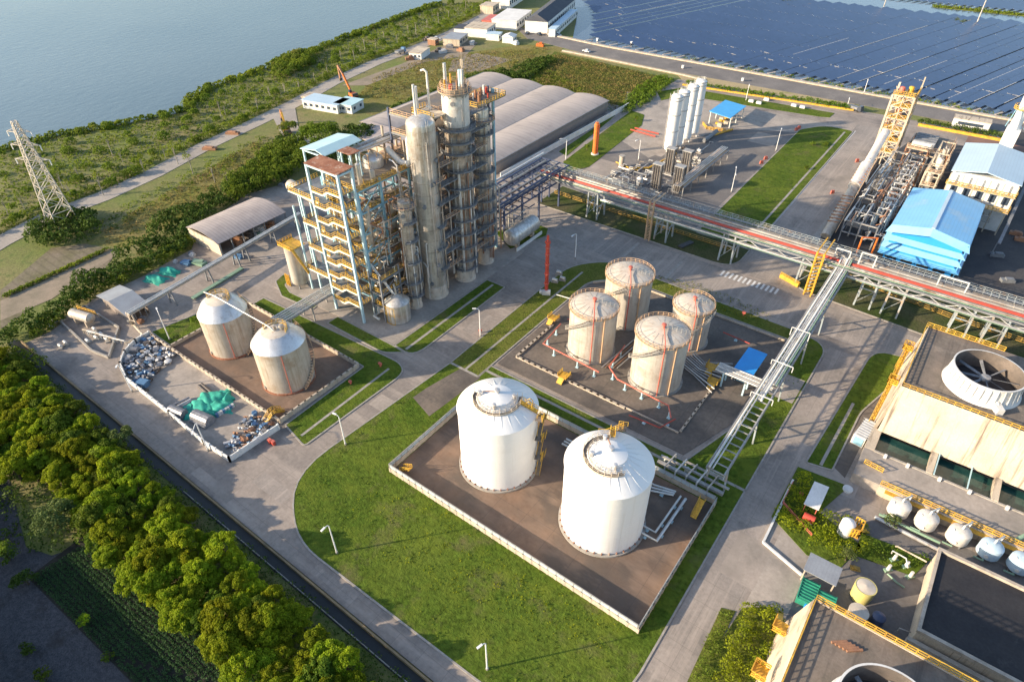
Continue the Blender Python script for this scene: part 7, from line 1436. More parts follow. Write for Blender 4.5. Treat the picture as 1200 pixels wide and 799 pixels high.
t=thing('pipe_rack',(10,225,0),'long blue grey conveyor frame down the right side of the dark yard','conveyor')
mb=MB(); mb.beam((14.5,212,5),(16.5,262,12),.8,.35); mb.build('gallery','steel_grey',t)
for y in (205,222,240,255): MB().beam((14.1+(y-205)*.04,max(y,213),0),(14.1+(y-205)*.04,max(y,213),4.6+(y-205)*.13),.3).build('post','steel_grey',t)
for i,(px,py) in enumerate(((1190,275),(1196,282),(1168,300),(1180,330))): q=G(px,py,0); tag(MB().obox((q.x,q.y,0),3.4,1.6,.8,R(10*i)).obox((q.x+.3,q.y,.8),2,1.2,.4,R(10*i)).build('cargo_stack','pipe_rust' if i<2 else 'steel_grey',None,False,(q.x,q.y,0)),'brown stack of material lying on the dark yard','stack','stacks on the dark yard')

# ================================================================== COOLING TOWERS
def fan(t,cx,cy,z,r,label,blades=8,yaw=0):
    ft_=thing('cooling_fan',(cx,cy,z),label,'fan stack')
    MB().lathe((cx,cy,z),[(r+.9,0),(r+.55,.5),(r+.18,1.6),(r,3.0),(r+.15,3.9),(r+.32,3.95),(r+.3,4.1),(r+.02,4.1)],64).build('fan_stack','fan_grp',ft_,True)
    MB().lathe((cx,cy,z),[(r+.02,4.08),(r-.1,3.0),(r-.05,.1)],64).build('inner_wall','fan_inner',ft_,True)
    mb=MB(); mb.lathe((cx,cy,z),[(r-.1,.12),(0,.12)],64); mb.build('throat','dark',ft_)
    mb=MB(); [mb.beam((cx+(r+.55)*math.cos(a),cy+(r+.55)*math.sin(a),z+.4),(cx+(r+.12)*math.cos(a),cy+(r+.12)*math.sin(a),z+3.8),.12,.16) for a in [2*PI*i/32 for i in range(32)]]; mb.build('rib','fan_grp',ft_)
    MB().lathe((cx,cy,z),[(.95,1.6),(1.05,1.8),(.9,2.3),(0,2.45)],24).build('hub','steel_light',ft_,True)
    for k in range(blades):
        a=yaw+2*PI*k/blades; d=Vector((math.cos(a),math.sin(a),0)); n_=Vector((-d.y,d.x,0)); b0=Vector((cx,cy,z+1.95))+d*.8; b1=Vector((cx,cy,z+2.0))+d*(r-.3)
        MB().add([b0-n_*.16+Vector((0,0,.12)),b0+n_*.16-Vector((0,0,.12)),b1+n_*.26-Vector((0,0,.1)),b1-n_*.26+Vector((0,0,.1)),b0-n_*.16+Vector((0,0,.2)),b0+n_*.16-Vector((0,0,.04)),b1+n_*.26-Vector((0,0,.02)),b1-n_*.26+Vector((0,0,.18))],[(0,3,2,1),(4,5,6,7),(0,1,5,4),(1,2,6,5),(2,3,7,6),(3,0,4,7)]).build('blade','steel_grey',ft_)
    mb=MB(); a=R(-62) ; d=Vector((math.cos(a),math.sin(a),0)); p=Vector((cx,cy,z))+d*(r+1.4); mb.obox((p.x,p.y,z),2.0,1.2,1.3,a); mb.cyl(p+Vector((0,0,.8)),p-d*1.6+Vector((0,0,1.2)),.45,None,12); mb.build('motor','fan_grp',ft_)
t=thing('cooling_tower',(5,121,0),'big cream cooling tower with a tarred roof, dark water basins and one fan stack','cooling tower')
ZR=12
MB().add([(5.2,121.6,ZR),(46,121.6,ZR),(46,146,ZR),(5.8,146,ZR),(5.2,121.6,ZR-.4),(46,121.6,ZR-.4),(46,146,ZR-.4),(5.8,146,ZR-.4)],[(0,1,2,3),(7,6,5,4),(0,4,5,1),(1,5,6,2),(2,6,7,3),(3,7,4,0)]).build('roof','roof_tar',t)
mb=MB(); mb.add([(5.0,121.4,ZR+.25),(46,121.4,ZR+.25),(46,117.6,2.6),(4.6,117.6,2.6),(5.0,121.9,ZR-.4),(46,121.9,ZR-.4),(46,118.2,2.6),(4.6,118.2,2.6)],[(0,3,2,1),(4,5,6,7),(3,7,6,2),(0,1,5,4),(0,4,7,3)]); mb.build('front_wall','wall_cream',t)
mb=MB(); mb.add([(5.0,121.4,ZR+.25),(5.6,146.2,ZR+.25),(4.0,147,0),(3.4,117.2,0),(5.6,121.6,ZR-.3),(6.0,146,ZR-.3),(4.6,146.6,0),(4.0,117.6,0)],[(0,1,2,3),(4,7,6,5),(0,3,7,4),(0,4,5,1)]); mb.build('side_wall','wall_cream',t)
mb=MB(); mb.box(5.6,46,145.4,146,0,ZR-.4); mb.build('rear_wall','wall_concrete',t)
mb=MB(); mb.rail([(5.1,145.9,ZR),(5.1,121.5,ZR),(46,121.5,ZR)],1.1,1.3,.12); mb.rail([(5.1,145.9,ZR),(20,146,ZR)],1.1,1.3,.12); mb.build('railing','yellow_rail',t)
for y,z in ((137.5,ZR-1.5),(128.2,ZR-4.5)):
    mb=MB(); mb.box(2.6,4.6,y-1,y+1,z,z+.15); mb.rail([(4.4,y-1,z+.15),(2.6,y-1,z+.15),(2.6,y+1,z+.15),(4.4,y+1,z+.15)],1.1,.6,.14); mb.build('landing','yellow',t)
mb=MB(); mb.beam((3.5,144,.3),(3.8,138,ZR-1.4),.7,.15); mb.beam((3.6,137,ZR-1.5),(3.4,129,ZR-4.4),.7,.15); mb.beam((3.4,128,ZR-4.5),(3.0,119,1.2),.7,.15); mb.build('stair','yellow',t)
mb=MB(); mb.rail([(3.0,144,.3),(3.2,138,ZR-1.4)],1.1,1,.1); mb.rail([(3.0,137,ZR-1.4),(2.9,129,ZR-4.4)],1.1,1,.1); mb.rail([(2.9,128,ZR-4.5),(2.5,119,1.2)],1.1,1,.1); mb.build('stair_railing','yellow_rail',t)
# basin: floor, water cells, dividers
mb=MB(); mb.box(3.6,46,103.2,111.4,0,2.5); mb.build('deck','pad_light',t)
MB().box(3.6,5.4,111.4,118.2,0,2.55).build('basin_wall','wall_cream',t)
for x in (14.6,25.4,36.2): MB().box(x,x+1.1,111.4,118.0,0,2.9).build('divider','wall_cream',t)
mb=MB(); mb.add([(5.4,111.4,1.5),(46,111.4,1.5),(46,118.2,1.5),(5.4,118.2,1.5)],[(0,1,2,3)]); mb.build('basin_water','basin_water',t)
mb=MB(); mb.box(5.4,46,111.2,111.6,2.5,2.75); mb.build('coping','kerb',t)
mb=MB(); [MB().box(x-.25,x+.25,110.6,111.1,2.5,3.3).build('bollard','white_wall',t) for x in (7.5,11.5,17,22,28,32,39)]
[MB().beam((x,111.5,2.9),(x,117.9,2.9),.2).build('sluice_beam','roof_pale_blue',t) for x in (15.9,21.5)]
mb=MB(); mb.rail([(8.4,103.4,2.5),(46,103.4,2.5)],1.1,1.2,.13); mb.rail([(4.6,107,2.5),(8,106.6,2.5)],1.1,1,.13); mb.build('deck_railing','yellow_rail',t)
mb=MB(); mb.box(9.5,46,102.0,103.4,2.1,2.25); mb.build('gallery','yellow',t); mb=MB(); mb.box(8.4,46,102.9,103.2,0,2.4); mb.build('deck_wall','wall_cream',t)
fan(t,17.6,131.2,ZR,6.0,'white fan stack with eight blades on the roof of the big cooling tower',8,R(15))
t=thing('cooling_tower',(5,65,0),'lower cooling tower with a tarred roof and yellow rails at the bottom edge','cooling tower')
MB().add([(5.2,40,ZR),(46,40,ZR),(46,65.4,ZR),(5.2,65.4,ZR),(5.2,40,ZR-.4),(46,40,ZR-.4),(46,65.4,ZR-.4),(5.2,65.4,ZR-.4)],[(0,1,2,3),(7,6,5,4),(0,4,5,1),(1,5,6,2),(2,6,7,3),(3,7,4,0)]).build('roof','roof_tar',t)
mb=MB(); mb.add([(5.0,40,ZR+.25),(5.0,65.6,ZR+.25),(2.6,66.4,0),(2.6,40,0),(5.4,40,ZR-.4),(5.4,65.4,ZR-.4),(3.2,66,0),(3.2,40,0)],[(0,1,2,3),(4,7,6,5),(1,5,6,2)]); mb.build('side_wall','wall_cream',t)
mb=MB(); mb.box(5.2,46,65.42,65.8,0,ZR+.2); mb.build('rear_wall','wall_concrete',t)
mb=MB(); mb.rail([(5.1,41,ZR+.2),(5.1,65.6,ZR+.2),(46,65.6,ZR+.2)],1.1,1.3,.12); mb.build('railing','yellow_rail',t)
mb=MB(); mb.box(1.6,3.6,62,64.2,5,5.15); mb.rail([(3.6,62,5.15),(1.6,62,5.15),(1.6,64.2,5.15)],1.1,.6,.14); mb.beam((2.2,64.2,5),(2.0,69,.2),.8,.15); mb.build('landing','yellow',t); mb=MB(); mb.box(1.4,3.4,52,54.2,8,8.15); mb.rail([(3.4,52,8.15),(1.4,52,8.15),(1.4,54.2,8.15),(3.4,54.2,8.15)],1.1,.6,.14); mb.build('landing','yellow',t)
fan(t,16.6,53.0,ZR,5.8,'fan stack on the lower cooling tower, cut by the bottom edge',8,R(5))
t=thing('rust_blocks',(9,62,ZR),'small rusty steel bars lying on the tarred roof of the lower cooling tower','bars'); mb=MB(); [mb.obox((9.6+i*.5,61.2,ZR),.3,2.2,.3,R(-50)) for i in range(5)]; mb.build('bar','pipe_rust',t)
# filter vessels
for i,x in enumerate((12.5,17.0,22.1,26.9,31.4)):
    lb=['white round filter vessel, nearest to the container end of the row','white round filter vessel, second from the left in the row','white round filter vessel, middle of the row of five','white round filter vessel, second from the right in the row','pale round filter vessel at the right edge of the photograph'][i]
    t=thing('filter_vessel',(x,100.2,0),lb,'vessel','white filter vessels in a row'); m_='tank_white' if i<3 else 'roof_white_blue'
    MB().lathe((x,100.2,0),[(.9,.5),(1.5,.7),(1.78,1.0),(1.78,2.95),(1.7,3.2),(1.35,3.45),(.7,3.62),(0,3.67)],32).build('shell','vessel_grey' if i<3 else 'roof_white_blue',t,True)
    for k in range(4): a=k*PI/2+.7; MB().beam((x+1.4*math.cos(a),100.2+1.4*math.sin(a),0),(x+1.5*math.cos(a),100.2+1.5*math.sin(a),1.4),.2).build('leg','steel_grey',t)
    MB().tube([(x,100.2,3.8),(x,100.2,4.6),(x+.6,101.2,4.6),(x+1.0,102.2,4.2),(x+1.0,102.2,2.6)],.16,8).build('pipe','pipe_white',t,True)
    mb=MB(); mb.cyl((x-.9,99.6,3.0),(x-1.3,99.4,3.3),.4,None,12); mb.cyl((x-.2,98.8,1.8),(x-.3,98.3,1.8),.35,None,12); mb.build('manhole','fan_grp',t,True)
    pipe('green_pipe',[(x-1.9,97.9,1.1),(x-.4,97.9,1.1),(x-.4,98.6,.8)],.16,'pipe_green','short green pipe beside a white filter vessel','green pipes by the filter vessels')
pipe('header_pipe',[(10,97.6,1.0),(20,97.5,1.0)],.25,'pipe_green','green header pipe along the row of filter vessels'); pipe('header_pipe',[(11,102.4,1.9),(45,102.4,1.9)],.22,'pipe_silver','long silver header pipe behind the filter vessels'); pipe('header_pipe',[(9.5,97.0,.5),(20,96.3,.5)],.35,'pipe_silver','thick grey pipe on the ground before the filter vessels')
vessel(36.6,108.5,2.5,2.2,3.0,'roof_sky','light blue vessel at the right edge beyond the filter row'); pipe('green_pipe',[(30,104,3),(31,105.5,3.4),(33,105.8,3),(34,105,2)],.4,'pipe_green','fat green hose like pipe at the right edge')
# container, shelters
t=thing('equipment_container',(1.8,116,0),'white ribbed container standing against the big cooling tower','container')
q=G(1008,510,2.4); MB().obox((2.6,116.8,0),2.4,6.2,2.5,R(-8)).build('body','paint_white',t); mb=MB(); [mb.obox((2.6+.0+(k-3)*.0,116.8+(k-3.5)*.8,2.5),2.4,.12,.1,R(-8)) for k in range(8)]; mb.build('rib','steel_light',t); MB().obox((2.2,113.6,.3),1.8,.1,1.9,R(-8)).build('door','steel_blue',t)
t=thing('hose_shelter',(-.4,93,0),'small shelter with a white tilted roof over a bright red hose tank','shelter')
MB().add([(-1.7,90.1,2.7),(.9,90.1,2.9),(.9,96.3,3.1),(-1.7,96.3,2.9),(-1.7,90.1,2.85),(.9,90.1,3.05),(.9,96.3,3.25),(-1.7,96.3,3.05)],[(0,3,2,1),(4,5,6,7),(0,1,5,4),(1,2,6,5),(2,3,7,6),(3,0,4,7)]).build('roof','white_wall',t)
for x in (-1.4,.6):
    for y in (90.5,95.9): MB().beam((x,y,0),(x,y,2.8),.14).build('post','red_faded',t)
t=thing('hose_tank',(0,90.6,0),'bright red round hose tank under the white shelter roof','tank'); mb=MB(); mb.cyl((-1.0,89.2,1.0),(1.0,89.2,1.0),.75,None,18); mb.build('shell','red',t,True); MB().box(-.9,.9,88.8,89.6,0,.4).build('saddle','steel_grey',t)
mb=MB(); mb.rail([(-5,90.2,0),(-5,96,0)],.9,1.5,.12,False); mb.rail([(-5,90.2,0),(1.5,86.2,0)],.9,1.5,.12,False); tag(mb.build('red_fence','red_faded',None,False,(-5,90,0)),'low red pipe fence beside the hose shelter','fence')
t=thing('caged_tank',(6.4,90.6,0),'small white round tank with a bright yellow cage ladder','tank')
MB().lathe((6,90.6,0),[(1.2,.1),(1.2,3.0),(.6,3.5),(0,3.6)],24).build('shell','tank_white',t,True); mb=MB(); mb.rail([(6.8,89,1.6),(8.2,89.6,1.6),(8.2,92,1.6),(6.8,92.2,1.6)],2.0,.5,.16); mb.box(6.9,8.2,89.3,92,1.5,1.65); mb.beam((8,91.5,1.5),(9.4,93.5,0),.9,.12); mb.build('cage','yellow',t)
t=thing('corrugated_canopy',(5,79,0),'small canopy with a ribbed grey metal roof by the green skips','canopy')
MB().add([(2.4,76.4,3.1),(7.6,76.6,2.9),(7.6,80.6,2.9),(2.4,80.4,3.1),(2.4,76.4,3.25),(7.6,76.6,3.05),(7.6,80.6,3.05),(2.4,80.4,3.25)],[(0,3,2,1),(4,5,6,7),(0,1,5,4),(1,2,6,5),(2,3,7,6),(3,0,4,7)]).build('roof','grey_metal_roof',t)
for x in (2.7,7.3):
    for y in (76.8,80.2): MB().beam((x,y,0),(x,y,3),.2).build('post','wall_concrete',t)
for i,(x,y) in enumerate(((4.4,74.3),(7.2,73.6))):
    t=thing('skip_container',(x,y,0),['dark green steel skip, the left of the pair by the canopy','dark green steel skip, the right of the pair by the canopy'][i],'skip'); rz=R(4)
    mb=MB(); mb.obox((x,y,.15),2.7,4.4,1.4,rz); mb.build('body','container_green',t); mb=MB(); [mb.obox((x,y-1.8+k*.6,1.55),2.75,.12,.16,rz) for k in range(7)]; [mb.obox((x+s_*1.36,y,1.5),.12,4.4,.25,rz) for s_ in (-1,1)]; mb.build('rim','container_green',t)
q=G(944,714,0); tag(MB().cyl((q.x,q.y,0),(q.x,q.y,1.0),.45,None,14).lathe((q.x,q.y,1.0),[(.5,0),(.5,.12),(0,.15)],14).build('drum','bright_blue',None,False,(q.x,q.y,0)),'bright blue drum in front of the green skips','drum')
mb=MB(); mb.beam((-5.2,97,.15),(-4.9,80,.15),.4,.4); mb.beam((-4.9,80,.15),(2.6,77.6,.15),.4,.4); tag(mb.build('garden_kerb','white_wall',None,False,(-5,80,0)),'angled pale kerb around the garden by the hose shelter','kerb')
t=thing('storage_tank',(11.5,79.5,0),'yellow open topped round tank in the pump yard','tank'); MB().lathe((11.5,79.3,0),[(1.5,.1),(1.65,3.2),(1.65,3.3),(1.5,3.3)],28).build('shell','tank_yellow',t,True); MB().lathe((11.5,79.3,0),[(1.5,3.25),(0,3.5)],28).build('lid','tank_roof',t,True)
t=thing('storage_tank',(11.6,75.2,0),'grey round concrete tank next to the yellow tank','tank'); MB().lathe((11.8,74.9,0),[(1.4,.1),(1.4,2.2)],28).build('shell','tank_roof',t,True); MB().lathe((11.8,74.9,0),[(1.5,2.2),(1.5,2.35),(0,2.5)],28).build('lid','tank_roof',t,True)
t=thing('storage_tank',(14.8,75.8,0),'small dark blue tank beside the grey round tank','tank'); MB().lathe((14.6,76,0),[(1.0,.1),(1.0,2.2),(.5,2.6),(0,2.7)],20).build('shell','steel_navy',t,True)
for i,(px,py) in enumerate(((1047,656),(1061,664),(1040,668),(1066,676))): q=G(px,py,0); t=thing('pump',(q.x,q.y,0),'green based pump with pipes in the pump yard','pump','green pumps of the pump yard'); MB().obox((q.x,q.y,0),1.4,.7,.35,R(50)).build('base','pipe_green',t); MB().cyl((q.x,q.y,.35),(q.x,q.y,1.5),.32,.26,12).build('motor','pipe_white',t,True)
pipe('yard_pipe',[G(1050,640,.9),G(1052,640,2.4),G(1086,658,2.4)],.15,'wall_cream','cream pipe leading from the garden to the dark roofed building'); pipe('yard_pipe',[G(1040,672,.3),G(1052,683,.3),G(1060,688,.3)],.16,'pipe_green','green pipe lying in the pump yard'); pipe('yard_pipe',[G(1045,648,.9),G(1046,645,2.0),G(1062,654,2.0),G(1064,665,.6)],.12,'pipe_white','white pipe loop above the green pumps')
for i in range(8): x=10+random.uniform(0,8); y=68+random.uniform(0,9); pipe('yard_pipe',[(x,y,.2),(x,y,1.4),(x+2.5,y+.5,1.4),(x+2.5,y+.5,.2)],.1,random.choice(['pipe_white','pipe_silver']),'thin pipe beside the lower cooling tower','thin pipes by the lower cooling tower',n=6)
q=G(1002,666,0); tag(MB().obox((q.x,q.y,0),1.6,1.0,.12,R(20)).obox((q.x,q.y,.12),.8,.6,.3).build('hatch','yellow_dull',None,False,(q.x,q.y,0)),'yellow hatch cover on the dark pavement of the pump yard','hatch')
q=G(993,574,0); tag(MB().cyl((q.x,q.y,0),(q.x,q.y,.5),.9,None,20).cyl((q.x,q.y,.5),(q.x,q.y,.62),.6,None,20).build('manhole_ring','white_wall',None,False,(q.x,q.y,0)),'pale round manhole ring above the garden','manhole')
# dark roofed building
t=thing('flat_roof_building',(19,75,0),'low building with a black flat roof and cream parapet at the right edge','building')
MB().box(19.3,60,74.8,92.0,-.1,4.9).build('wall','wall_cream',t); MB().box(19.6,60,75.2,91.6,4.9,5.0).build('roof','roof_black',t)
mb=MB(); mb.box(19.1,60,91.6,92.2,4.9,5.5); mb.box(19.1,19.6,74.6,91.6,4.9,5.5); mb.box(19.6,60,74.6,75.2,4.9,5.5); mb.build('parapet','wall_concrete',t)
mb=MB(); mb.box(18.6,60,66.2,74.5,-.1,2.8); mb.build('lower_roof','pad_light',t); mb=MB(); [mb.box(23+k*4.6,25.8+k*4.6,70.0,71.8,2.8,2.95) for k in range(6)]; mb.build('vent_grille','steel_grey',t); mb=MB(); mb.box(18.6,60,73.6,74.3,2.8,3.6); mb.build('ledge','wall_concrete',t)

# ================================================================== TOWN OF HUTS AT THE TOP
def hut(px,py,l_,w2,h,rz,mw,mr,label,name='building',cat='building',roofh=.25,win=3,gab=0):
    q=G(px,py,0); t=thing(name,(q.x,q.y,0),label,cat); c_=math.cos(rz); s_=math.sin(rz)
    MB().obox((q.x,q.y,-.2),l_,w2,h+.2,rz).build('wall',mw,t)
    if gab:
        M=Matrix.Translation((q.x,q.y,h))@Matrix.Rotation(rz,4,'Z'); hl,hw=l_/2+.4,w2/2+.4
        vs=[M@Vector(v) for v in ((-hl,-hw,0),(hl,-hw,0),(hl,hw,0),(-hl,hw,0),(-hl+gab*.6,0,gab),(hl-gab*.6,0,gab))]; MB().add(vs,[(0,1,5,4),(2,3,4,5),(1,2,5),(3,0,4),(0,3,2,1)]).build('roof',mr,t)
    else: MB().obox((q.x,q.y,h),l_+.6,w2+.6,roofh,rz).build('roof',mr,t)
    wi=MB(); n=win
    for i in range(n):
        f=(i+.5)/n*l_-l_/2
        for sg in (-1,1): wi.obox((q.x+f*c_+sg*(-s_)*(w2/2+.02)*1.0,q.y+f*s_+sg*c_*(w2/2+.02),h*.35),l_/n*.5,.1,h*.35,rz)
    for i in range(max(1,int(w2/4))):
        f=(i+.5)/max(1,int(w2/4))*w2-w2/2
        wi.obox((q.x-f*s_+c_*(l_/2+.02),q.y+f*c_+s_*(l_/2+.02),h*.35),.1,1.4,h*.35,rz)
    wi.build('window','window',t); return t
rz0=R(17)
hut(266-0,0,1,1,1,0,'white_wall','white_wall','x') if False else None
hut(492,66,7,12,3.0,R(110)+PI/2,'white_wall','wall_cream','small white hut with blue window frames at the left of the settlement','hut','hut')
hut(646,24,66,14,6.5,R(108),'white_wall','roof_slate','long two storey white building with a dark slate hipped roof','building','building',gab=3.4,win=14)
hut(660,31,52,4,4.0,R(108),'white_wall','roof_white_blue','long white lean-to gallery along the slate roofed building','gallery','gallery',win=12)
hut(600,28,30,16,5.0,R(108),'white_wall','white_wall','white flat roofed block left of the slate roofed building','building','building',win=6)
hut(596,4,34,13,6.5,R(108),'white_wall','white_wall','white two storey block at the top edge of the settlement','building','building',win=8)
hut(574,14,12,9,4.5,R(108),'wall_cream','wall_cream','cream block between the lakeside road and the white blocks','building','building',win=3)
hut(577,28,16,8,3.2,R(108),'red_faded','red_faded','low annex with a faded red roof in the settlement','annex','annex',win=2)
hut(563,40,15,14,4.6,R(108),'white_wall','wall_cream','white cube shaped house with a cream flat roof in the settlement','building','building',win=4)
hut(579,46,6,8,3.2,R(108),'white_wall','roof_white_blue','tiny white hut just right of the cube shaped house','hut','hut',win=2)
hut(597,49,6.5,6.5,3.2,R(108),'white_wall','white_wall','tiny white gabled hut nearest to the main road','hut','hut',gab=1.2,win=2)
hut(534,50,14,10,3.4,R(110),'wall_cream','grey_metal_roof','grey roofed shed at the middle of the settlement','shed','shed',win=3)
hut(543,38,10,8,3.0,R(110),'white_wall','roof_slate','dark roofed store between the road and the cube shaped house','shed','shed',win=2)
hut(508,52,4,5,2.8,R(100),'pipe_rust','wall_cream','small brown hut beside the lakeside road','hut','hut',win=1)
hut(383,126,19,9,3.4,R(12),'white_wall','roof_white_blue','white hut with a pale blue roof behind the big round tree','hut','hut',win=6)
hut(410,128,9,9,3.4,R(12),'white_wall','roof_pale_blue','smaller pale blue roofed hut beside the orange crane','hut','hut',win=3)
hut(366,120,6,6,3.0,R(12),'wall_cream','wall_cream','tiny cream hut at the bend of the lakeside road','hut','hut',win=1)
# vehicles
def car(px,py,rz,label,kind='car',m_='car_white',grp=None,s_=1.0):
    q=G(px,py,0); t=thing('parked_car' if kind=='car' else kind,(q.x,q.y,-.04),label,'car' if kind=='car' else 'truck',grp); z0=-.04
    M=Matrix.Translation((q.x,q.y,z0))@Matrix.Rotation(rz,4,'Z')@Matrix.Scale(s_,4)
    def bx(name,pts,m2,par=t,sm=False):
        mb=MB(); mb.add([M@Vector(p) for p in pts],[(0,3,2,1),(4,5,6,7),(0,1,5,4),(1,2,6,5),(2,3,7,6),(3,0,4,7)]); return mb.build(name,m2,par)
    if kind=='car':
        b_=bx('body',[(-2.2,-.85,.3),(2.2,-.85,.3),(2.2,.85,.3),(-2.2,.85,.3),(-2.15,-.8,.85),(2.1,-.8,.75),(2.1,.8,.75),(-2.15,.8,.85)],m_)
        bx('cabin',[(-1.7,-.78,.85),(1.1,-.78,.82),(1.1,.78,.82),(-1.7,.78,.85),(-1.2,-.65,1.4),(.4,-.65,1.4),(.4,.65,1.4),(-1.2,.65,1.4)],'window')
        bx('roof',[(-1.2,-.66,1.4),(.4,-.66,1.4),(.4,.66,1.4),(-1.2,.66,1.4),(-1.15,-.6,1.47),(.35,-.6,1.47),(.35,.6,1.47),(-1.15,.6,1.47)],m_)
    else:
        bx('cab',[(1.2,-.9,.5),(2.6,-.9,.5),(2.6,.9,.5),(1.2,.9,.5),(1.2,-.85,2.2),(2.3,-.85,2.2),(2.3,.85,2.2),(1.2,.85,2.2)],m_)
        bx('cargo_bed',[(-2.8,-1,.8),(1.1,-1,.8),(1.1,1,.8),(-2.8,1,.8),(-2.8,-1,1.6),(1.1,-1,1.6),(1.1,1,1.6),(-2.8,1,1.6)],'steel_grey')
        bx('windscreen',[(2.42,-.8,1.3),(2.5,-.8,1.3),(2.5,.8,1.3),(2.42,.8,1.3),(2.32,-.8,2.0),(2.4,-.8,2.0),(2.4,.8,2.0),(2.32,.8,2.0)],'window')
    for x in (-1.35,1.35):
        for y in (-.85,.85): mb=MB(); mb.cyl(M@Vector((x,y-.1,.33)),M@Vector((x,y+.1,.33)),.33*s_,None,12); mb.build('wheel','rubber',t)
car(687,61,R(175),'white saloon car driving on the main road beside the weed field')
car(654,45-3,R(160),'white saloon car parked at the end of the main road by the parapet')
car(632,42-1,R(150),'dark car parked just left of the white saloon by the parapet',m_='car_dark')
car(504,42,R(110),'dark car parked by the lakeside road near the brown hut',m_='car_dark')
car(512,46,R(30),'white car parked among the huts near the brown hut')
car(618,40,R(108),'dark car parked in front of the slate roofed building',m_='car_dark')
car(1002,130,R(-20),'dark grey truck waiting at the junction by the yellow boundary wall','truck','car_dark',s_=1.2)
car(470,63,R(95),'blue grey truck on the lakeside road left of the settlement','truck','scrap_blue',s_=1.3)
car(550,30,R(108),'dark car at the roadside beside the cream block',m_='car_dark')
for i,(px,py,m_) in enumerate(((540,60,'pipe_rust'),(527,56,'scrap_grey'),(519,62,'scrap_white'),(514,60,'scrap_dark'),(553,52,'scrap_white'),(604,52,'white_wall'),(633,54,'orange'),(480,70,'pipe_rust'),(500,47,'scrap_dark'),(523,47,'scrap_grey'),(536,43,'scrap_dark'))): q=G(px,py,0); tag(MB().obox((q.x,q.y,-.1),4.2,2.4,1.3,R(i*33)).obox((q.x+.4,q.y,1.2),2.4,1.6,.7,R(i*20)).build('stored_goods',m_,None,False,(q.x,q.y,-.1)),'heap of stored goods lying between the huts of the settlement','goods','stored goods among the huts')
for i,(px,py) in enumerate(((273,157),(246,175))): q=G(px,py,0); tag(MB().obox((q.x,q.y,-.1),5.5,1.8,.9,R(30)).obox((q.x,q.y,.8),3.5,1.2,.4,R(20)).build('material_stack','pipe_rust',None,False,(q.x,q.y,-.1)),'orange stack lying on the field side of the lakeside road','stack','orange stacks by the lakeside road')
def excavator(px,py,rz,label,m_,arm):
    q=G(px,py,0); t=thing('excavator',(q.x,q.y,-.14),label,'excavator'); M=Matrix.Translation((q.x,q.y,-.14))@Matrix.Rotation(rz,4,'Z')
    for s_ in (-1,1): mb=MB(); c=M@Vector((0,s_*1.3,0)); mb.obox(c,4.6,.7,.9,rz); mb.build('track','rubber',t)
    mb=MB(); mb.obox(M@Vector((-.4,0,.9)),3.8,2.8,1.3,rz); mb.build('body',m_,t); mb=MB(); mb.obox(M@Vector((.9,.8,2.2)),1.4,1.1,1.2,rz); mb.build('cab','window',t); mb=MB(); mb.obox(M@Vector((-2.0,0,1.2)),1.0,2.8,1.1,rz); mb.build('counterweight','scrap_dark',t)
    P_=[M@Vector(p) for p in arm]; 
    for a,b_ in zip(P_,P_[1:]): mb=MB(); mb.beam(a,b_,.7,.8); mb.build('boom',m_ if a is P_[0] else 'pipe_rust',t)
    mb=MB(); mb.obox(P_[-1]-Vector((0,0,.9)),1.3,1.3,1.1,rz); mb.build('bucket','scrap_dark',t)
excavator(414,114,R(165),'orange excavator with its long boom raised over the pale blue huts','orange',[(1.2,0,2.0),(7.5,0,8.8),(11.5,0,11.8),(10.8,0,6)])
excavator(337,157,R(150),'yellow excavator with a dark folded boom on the lane by the shrub belt','yellow',[(1,0,1.8),(7.0,0,6.5),(11.5,0,6.2),(12.5,0,2.4)])

# ================================================================== LAMPS, PYLON, POLES
def lamp(px,py,hx,hy,label,h=8.4,double=False,z0=0.0):
    b_=G(px,py,z0); q=G(hx,hy,h); t=thing('street_lamp',(b_.x,b_.y,z0),label,'street lamp','white street lamps of the works')
    d=Vector((q.x-b_.x,q.y-b_.y,0)); d=d.normalized()*min(max(d.length,.8),2.4) if d.length>.1 else Vector((-1,0,0))
    MB().cyl((b_.x,b_.y,z0),(b_.x,b_.y,h-.5),.15,.1,8).build('pole','tank_white',t,True); MB().cyl((b_.x,b_.y,z0),(b_.x,b_.y,z0+.5),.24,None,8).build('base','kerb',t)
    for s_ in ((1,-1) if double else (1,)):
        e=Vector((b_.x,b_.y,0))+d*s_; MB().tube([(b_.x,b_.y,h-.6),(b_.x+d.x*s_*.2,b_.y+d.y*s_*.2,h-.1),(e.x,e.y,h+.15)],.08,6).build('arm','tank_white',t,True)
        MB().obox((e.x+d.x*s_*.3,e.y+d.y*s_*.3,h+.05),.9,.34,.16,math.atan2(d.y,d.x)).build('lamp_head','tank_white',t)
for a in ((395,648,380,619,'street lamp on the big lawn beside the curved drive'),(405,521,394,486,'street lamp at the road corner above the big lawn'),(571,784,564,756,'street lamp on the lawn at the bottom edge'),(563,394,557,362,'street lamp on the grass strip below the silver columns'),(199,398,184,363,'street lamp on the strip beside the left stained tank'),(155,459,137,429,'street lamp outside the far end of the scrap yard wall'),(244,528,226,507,'street lamp outside the near side of the scrap yard wall'),(674,303,672,276,'street lamp at the bend by the red vent column'),(663,188,659,163,'street lamp beside the warehouse boundary wall'),(748,220-32,746,165,'street lamp at the edge of the gas yard') ): lamp(*a)
lamp(829,176-2,832,158,'double armed lamp at the left edge of the wide lawn') if False else None
lamp(857,225,862,206,'double armed lamp at the lower left edge of the lawn by the wide road',7.5,True); lamp(909,177,913,160,'double armed lamp at the upper left edge of the lawn by the wide road',7.5,True)
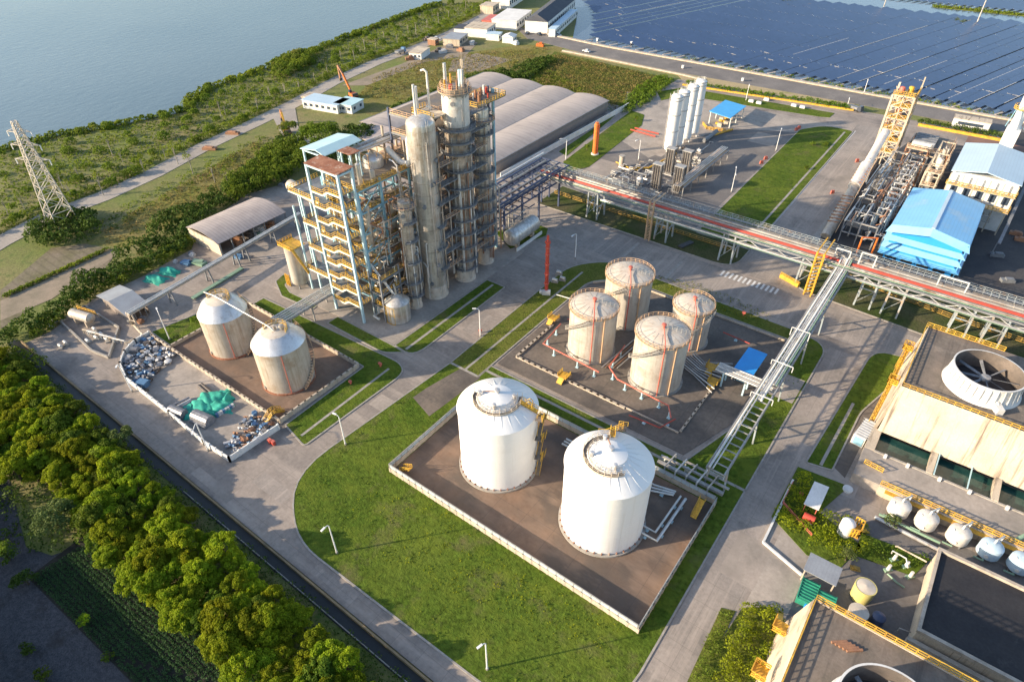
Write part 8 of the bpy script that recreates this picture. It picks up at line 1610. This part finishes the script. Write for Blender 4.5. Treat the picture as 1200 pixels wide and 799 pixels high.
lamp(874,118,878,104,'street lamp beside the blue filling bay canopy',7.5); lamp(1012,110,1014,100,'street lamp on the parapet of the main road',7); lamp(993,124,994,118,'short lamp at the end of the boundary hedge',4) 
for i,(px,py) in enumerate(((800,80),(740,52),(870,95),(700,48))): 
    q=G(px,py,0); tag(MB().box(q.x-.5,q.x+.5,q.y-.5,q.y+.5,0,1.2).box(q.x-.6,q.x+.6,q.y-.6,q.y+.6,1.2,1.35).build('road_bollard','white_wall',None,False,(q.x,q.y,0)),'white box post at the side of the main road','post','white posts along the main road')
# lattice pylon
pb=[G(62,262,0),G(84,266,0),G(94,250,0),G(73,248,0)]; c0=G(75,262,0); t=thing('lattice_pylon',(c0.x,c0.y,-.2),'tall pale lattice pylon with three arms standing in a mound of shrubs','pylon')
bs=3.4; H=33
def leg(k,z): f=1-z/H*.82; sx,sy=[(-1,-1),(1,-1),(1,1),(-1,1)][k]; return Vector((c0.x+sx*bs*f,c0.y+sy*bs*f,z))
for k in range(4): MB().beam(leg(k,-.2),leg(k,H),.24).build('leg','pylon_steel',t)
mb=MB(); zs=[0,5,9.5,13.5,17,20,22.8,25.2,27.4,29.4,31.2,33]
for z0,z1 in zip(zs,zs[1:]):
    for k in range(4): j=(k+1)%4; mb.beam(leg(k,z0),leg(j,z1),.14); mb.beam(leg(j,z0),leg(k,z1),.14); mb.beam(leg(k,z1),leg(j,z1),.14)
mb.build('bracing','pylon_steel',t)
da=Vector((.85,.5,0)).normalized()
for z,L in ((21.5,5.5),(26,4.6),(30,3.8)):
    mb=MB(); 
    for s_ in (-1,1):
        e=Vector((c0.x,c0.y,z))+da*L*s_; [mb.beam(Vector((c0.x+o_[0],c0.y+o_[1],z)),e,.14) for o_ in ((.7,-.7),(-.7,.7))]; mb.beam(Vector((c0.x,c0.y,z+1.4)),e,.14)
    ar=mb.build('crossarm','pylon_steel',t)
    for s_ in (-1,1): e=Vector((c0.x,c0.y,z))+da*L*s_; MB().cyl(e,e-Vector((0,0,1.6)),.16,None,6).build('insulator','tank_white',ar)
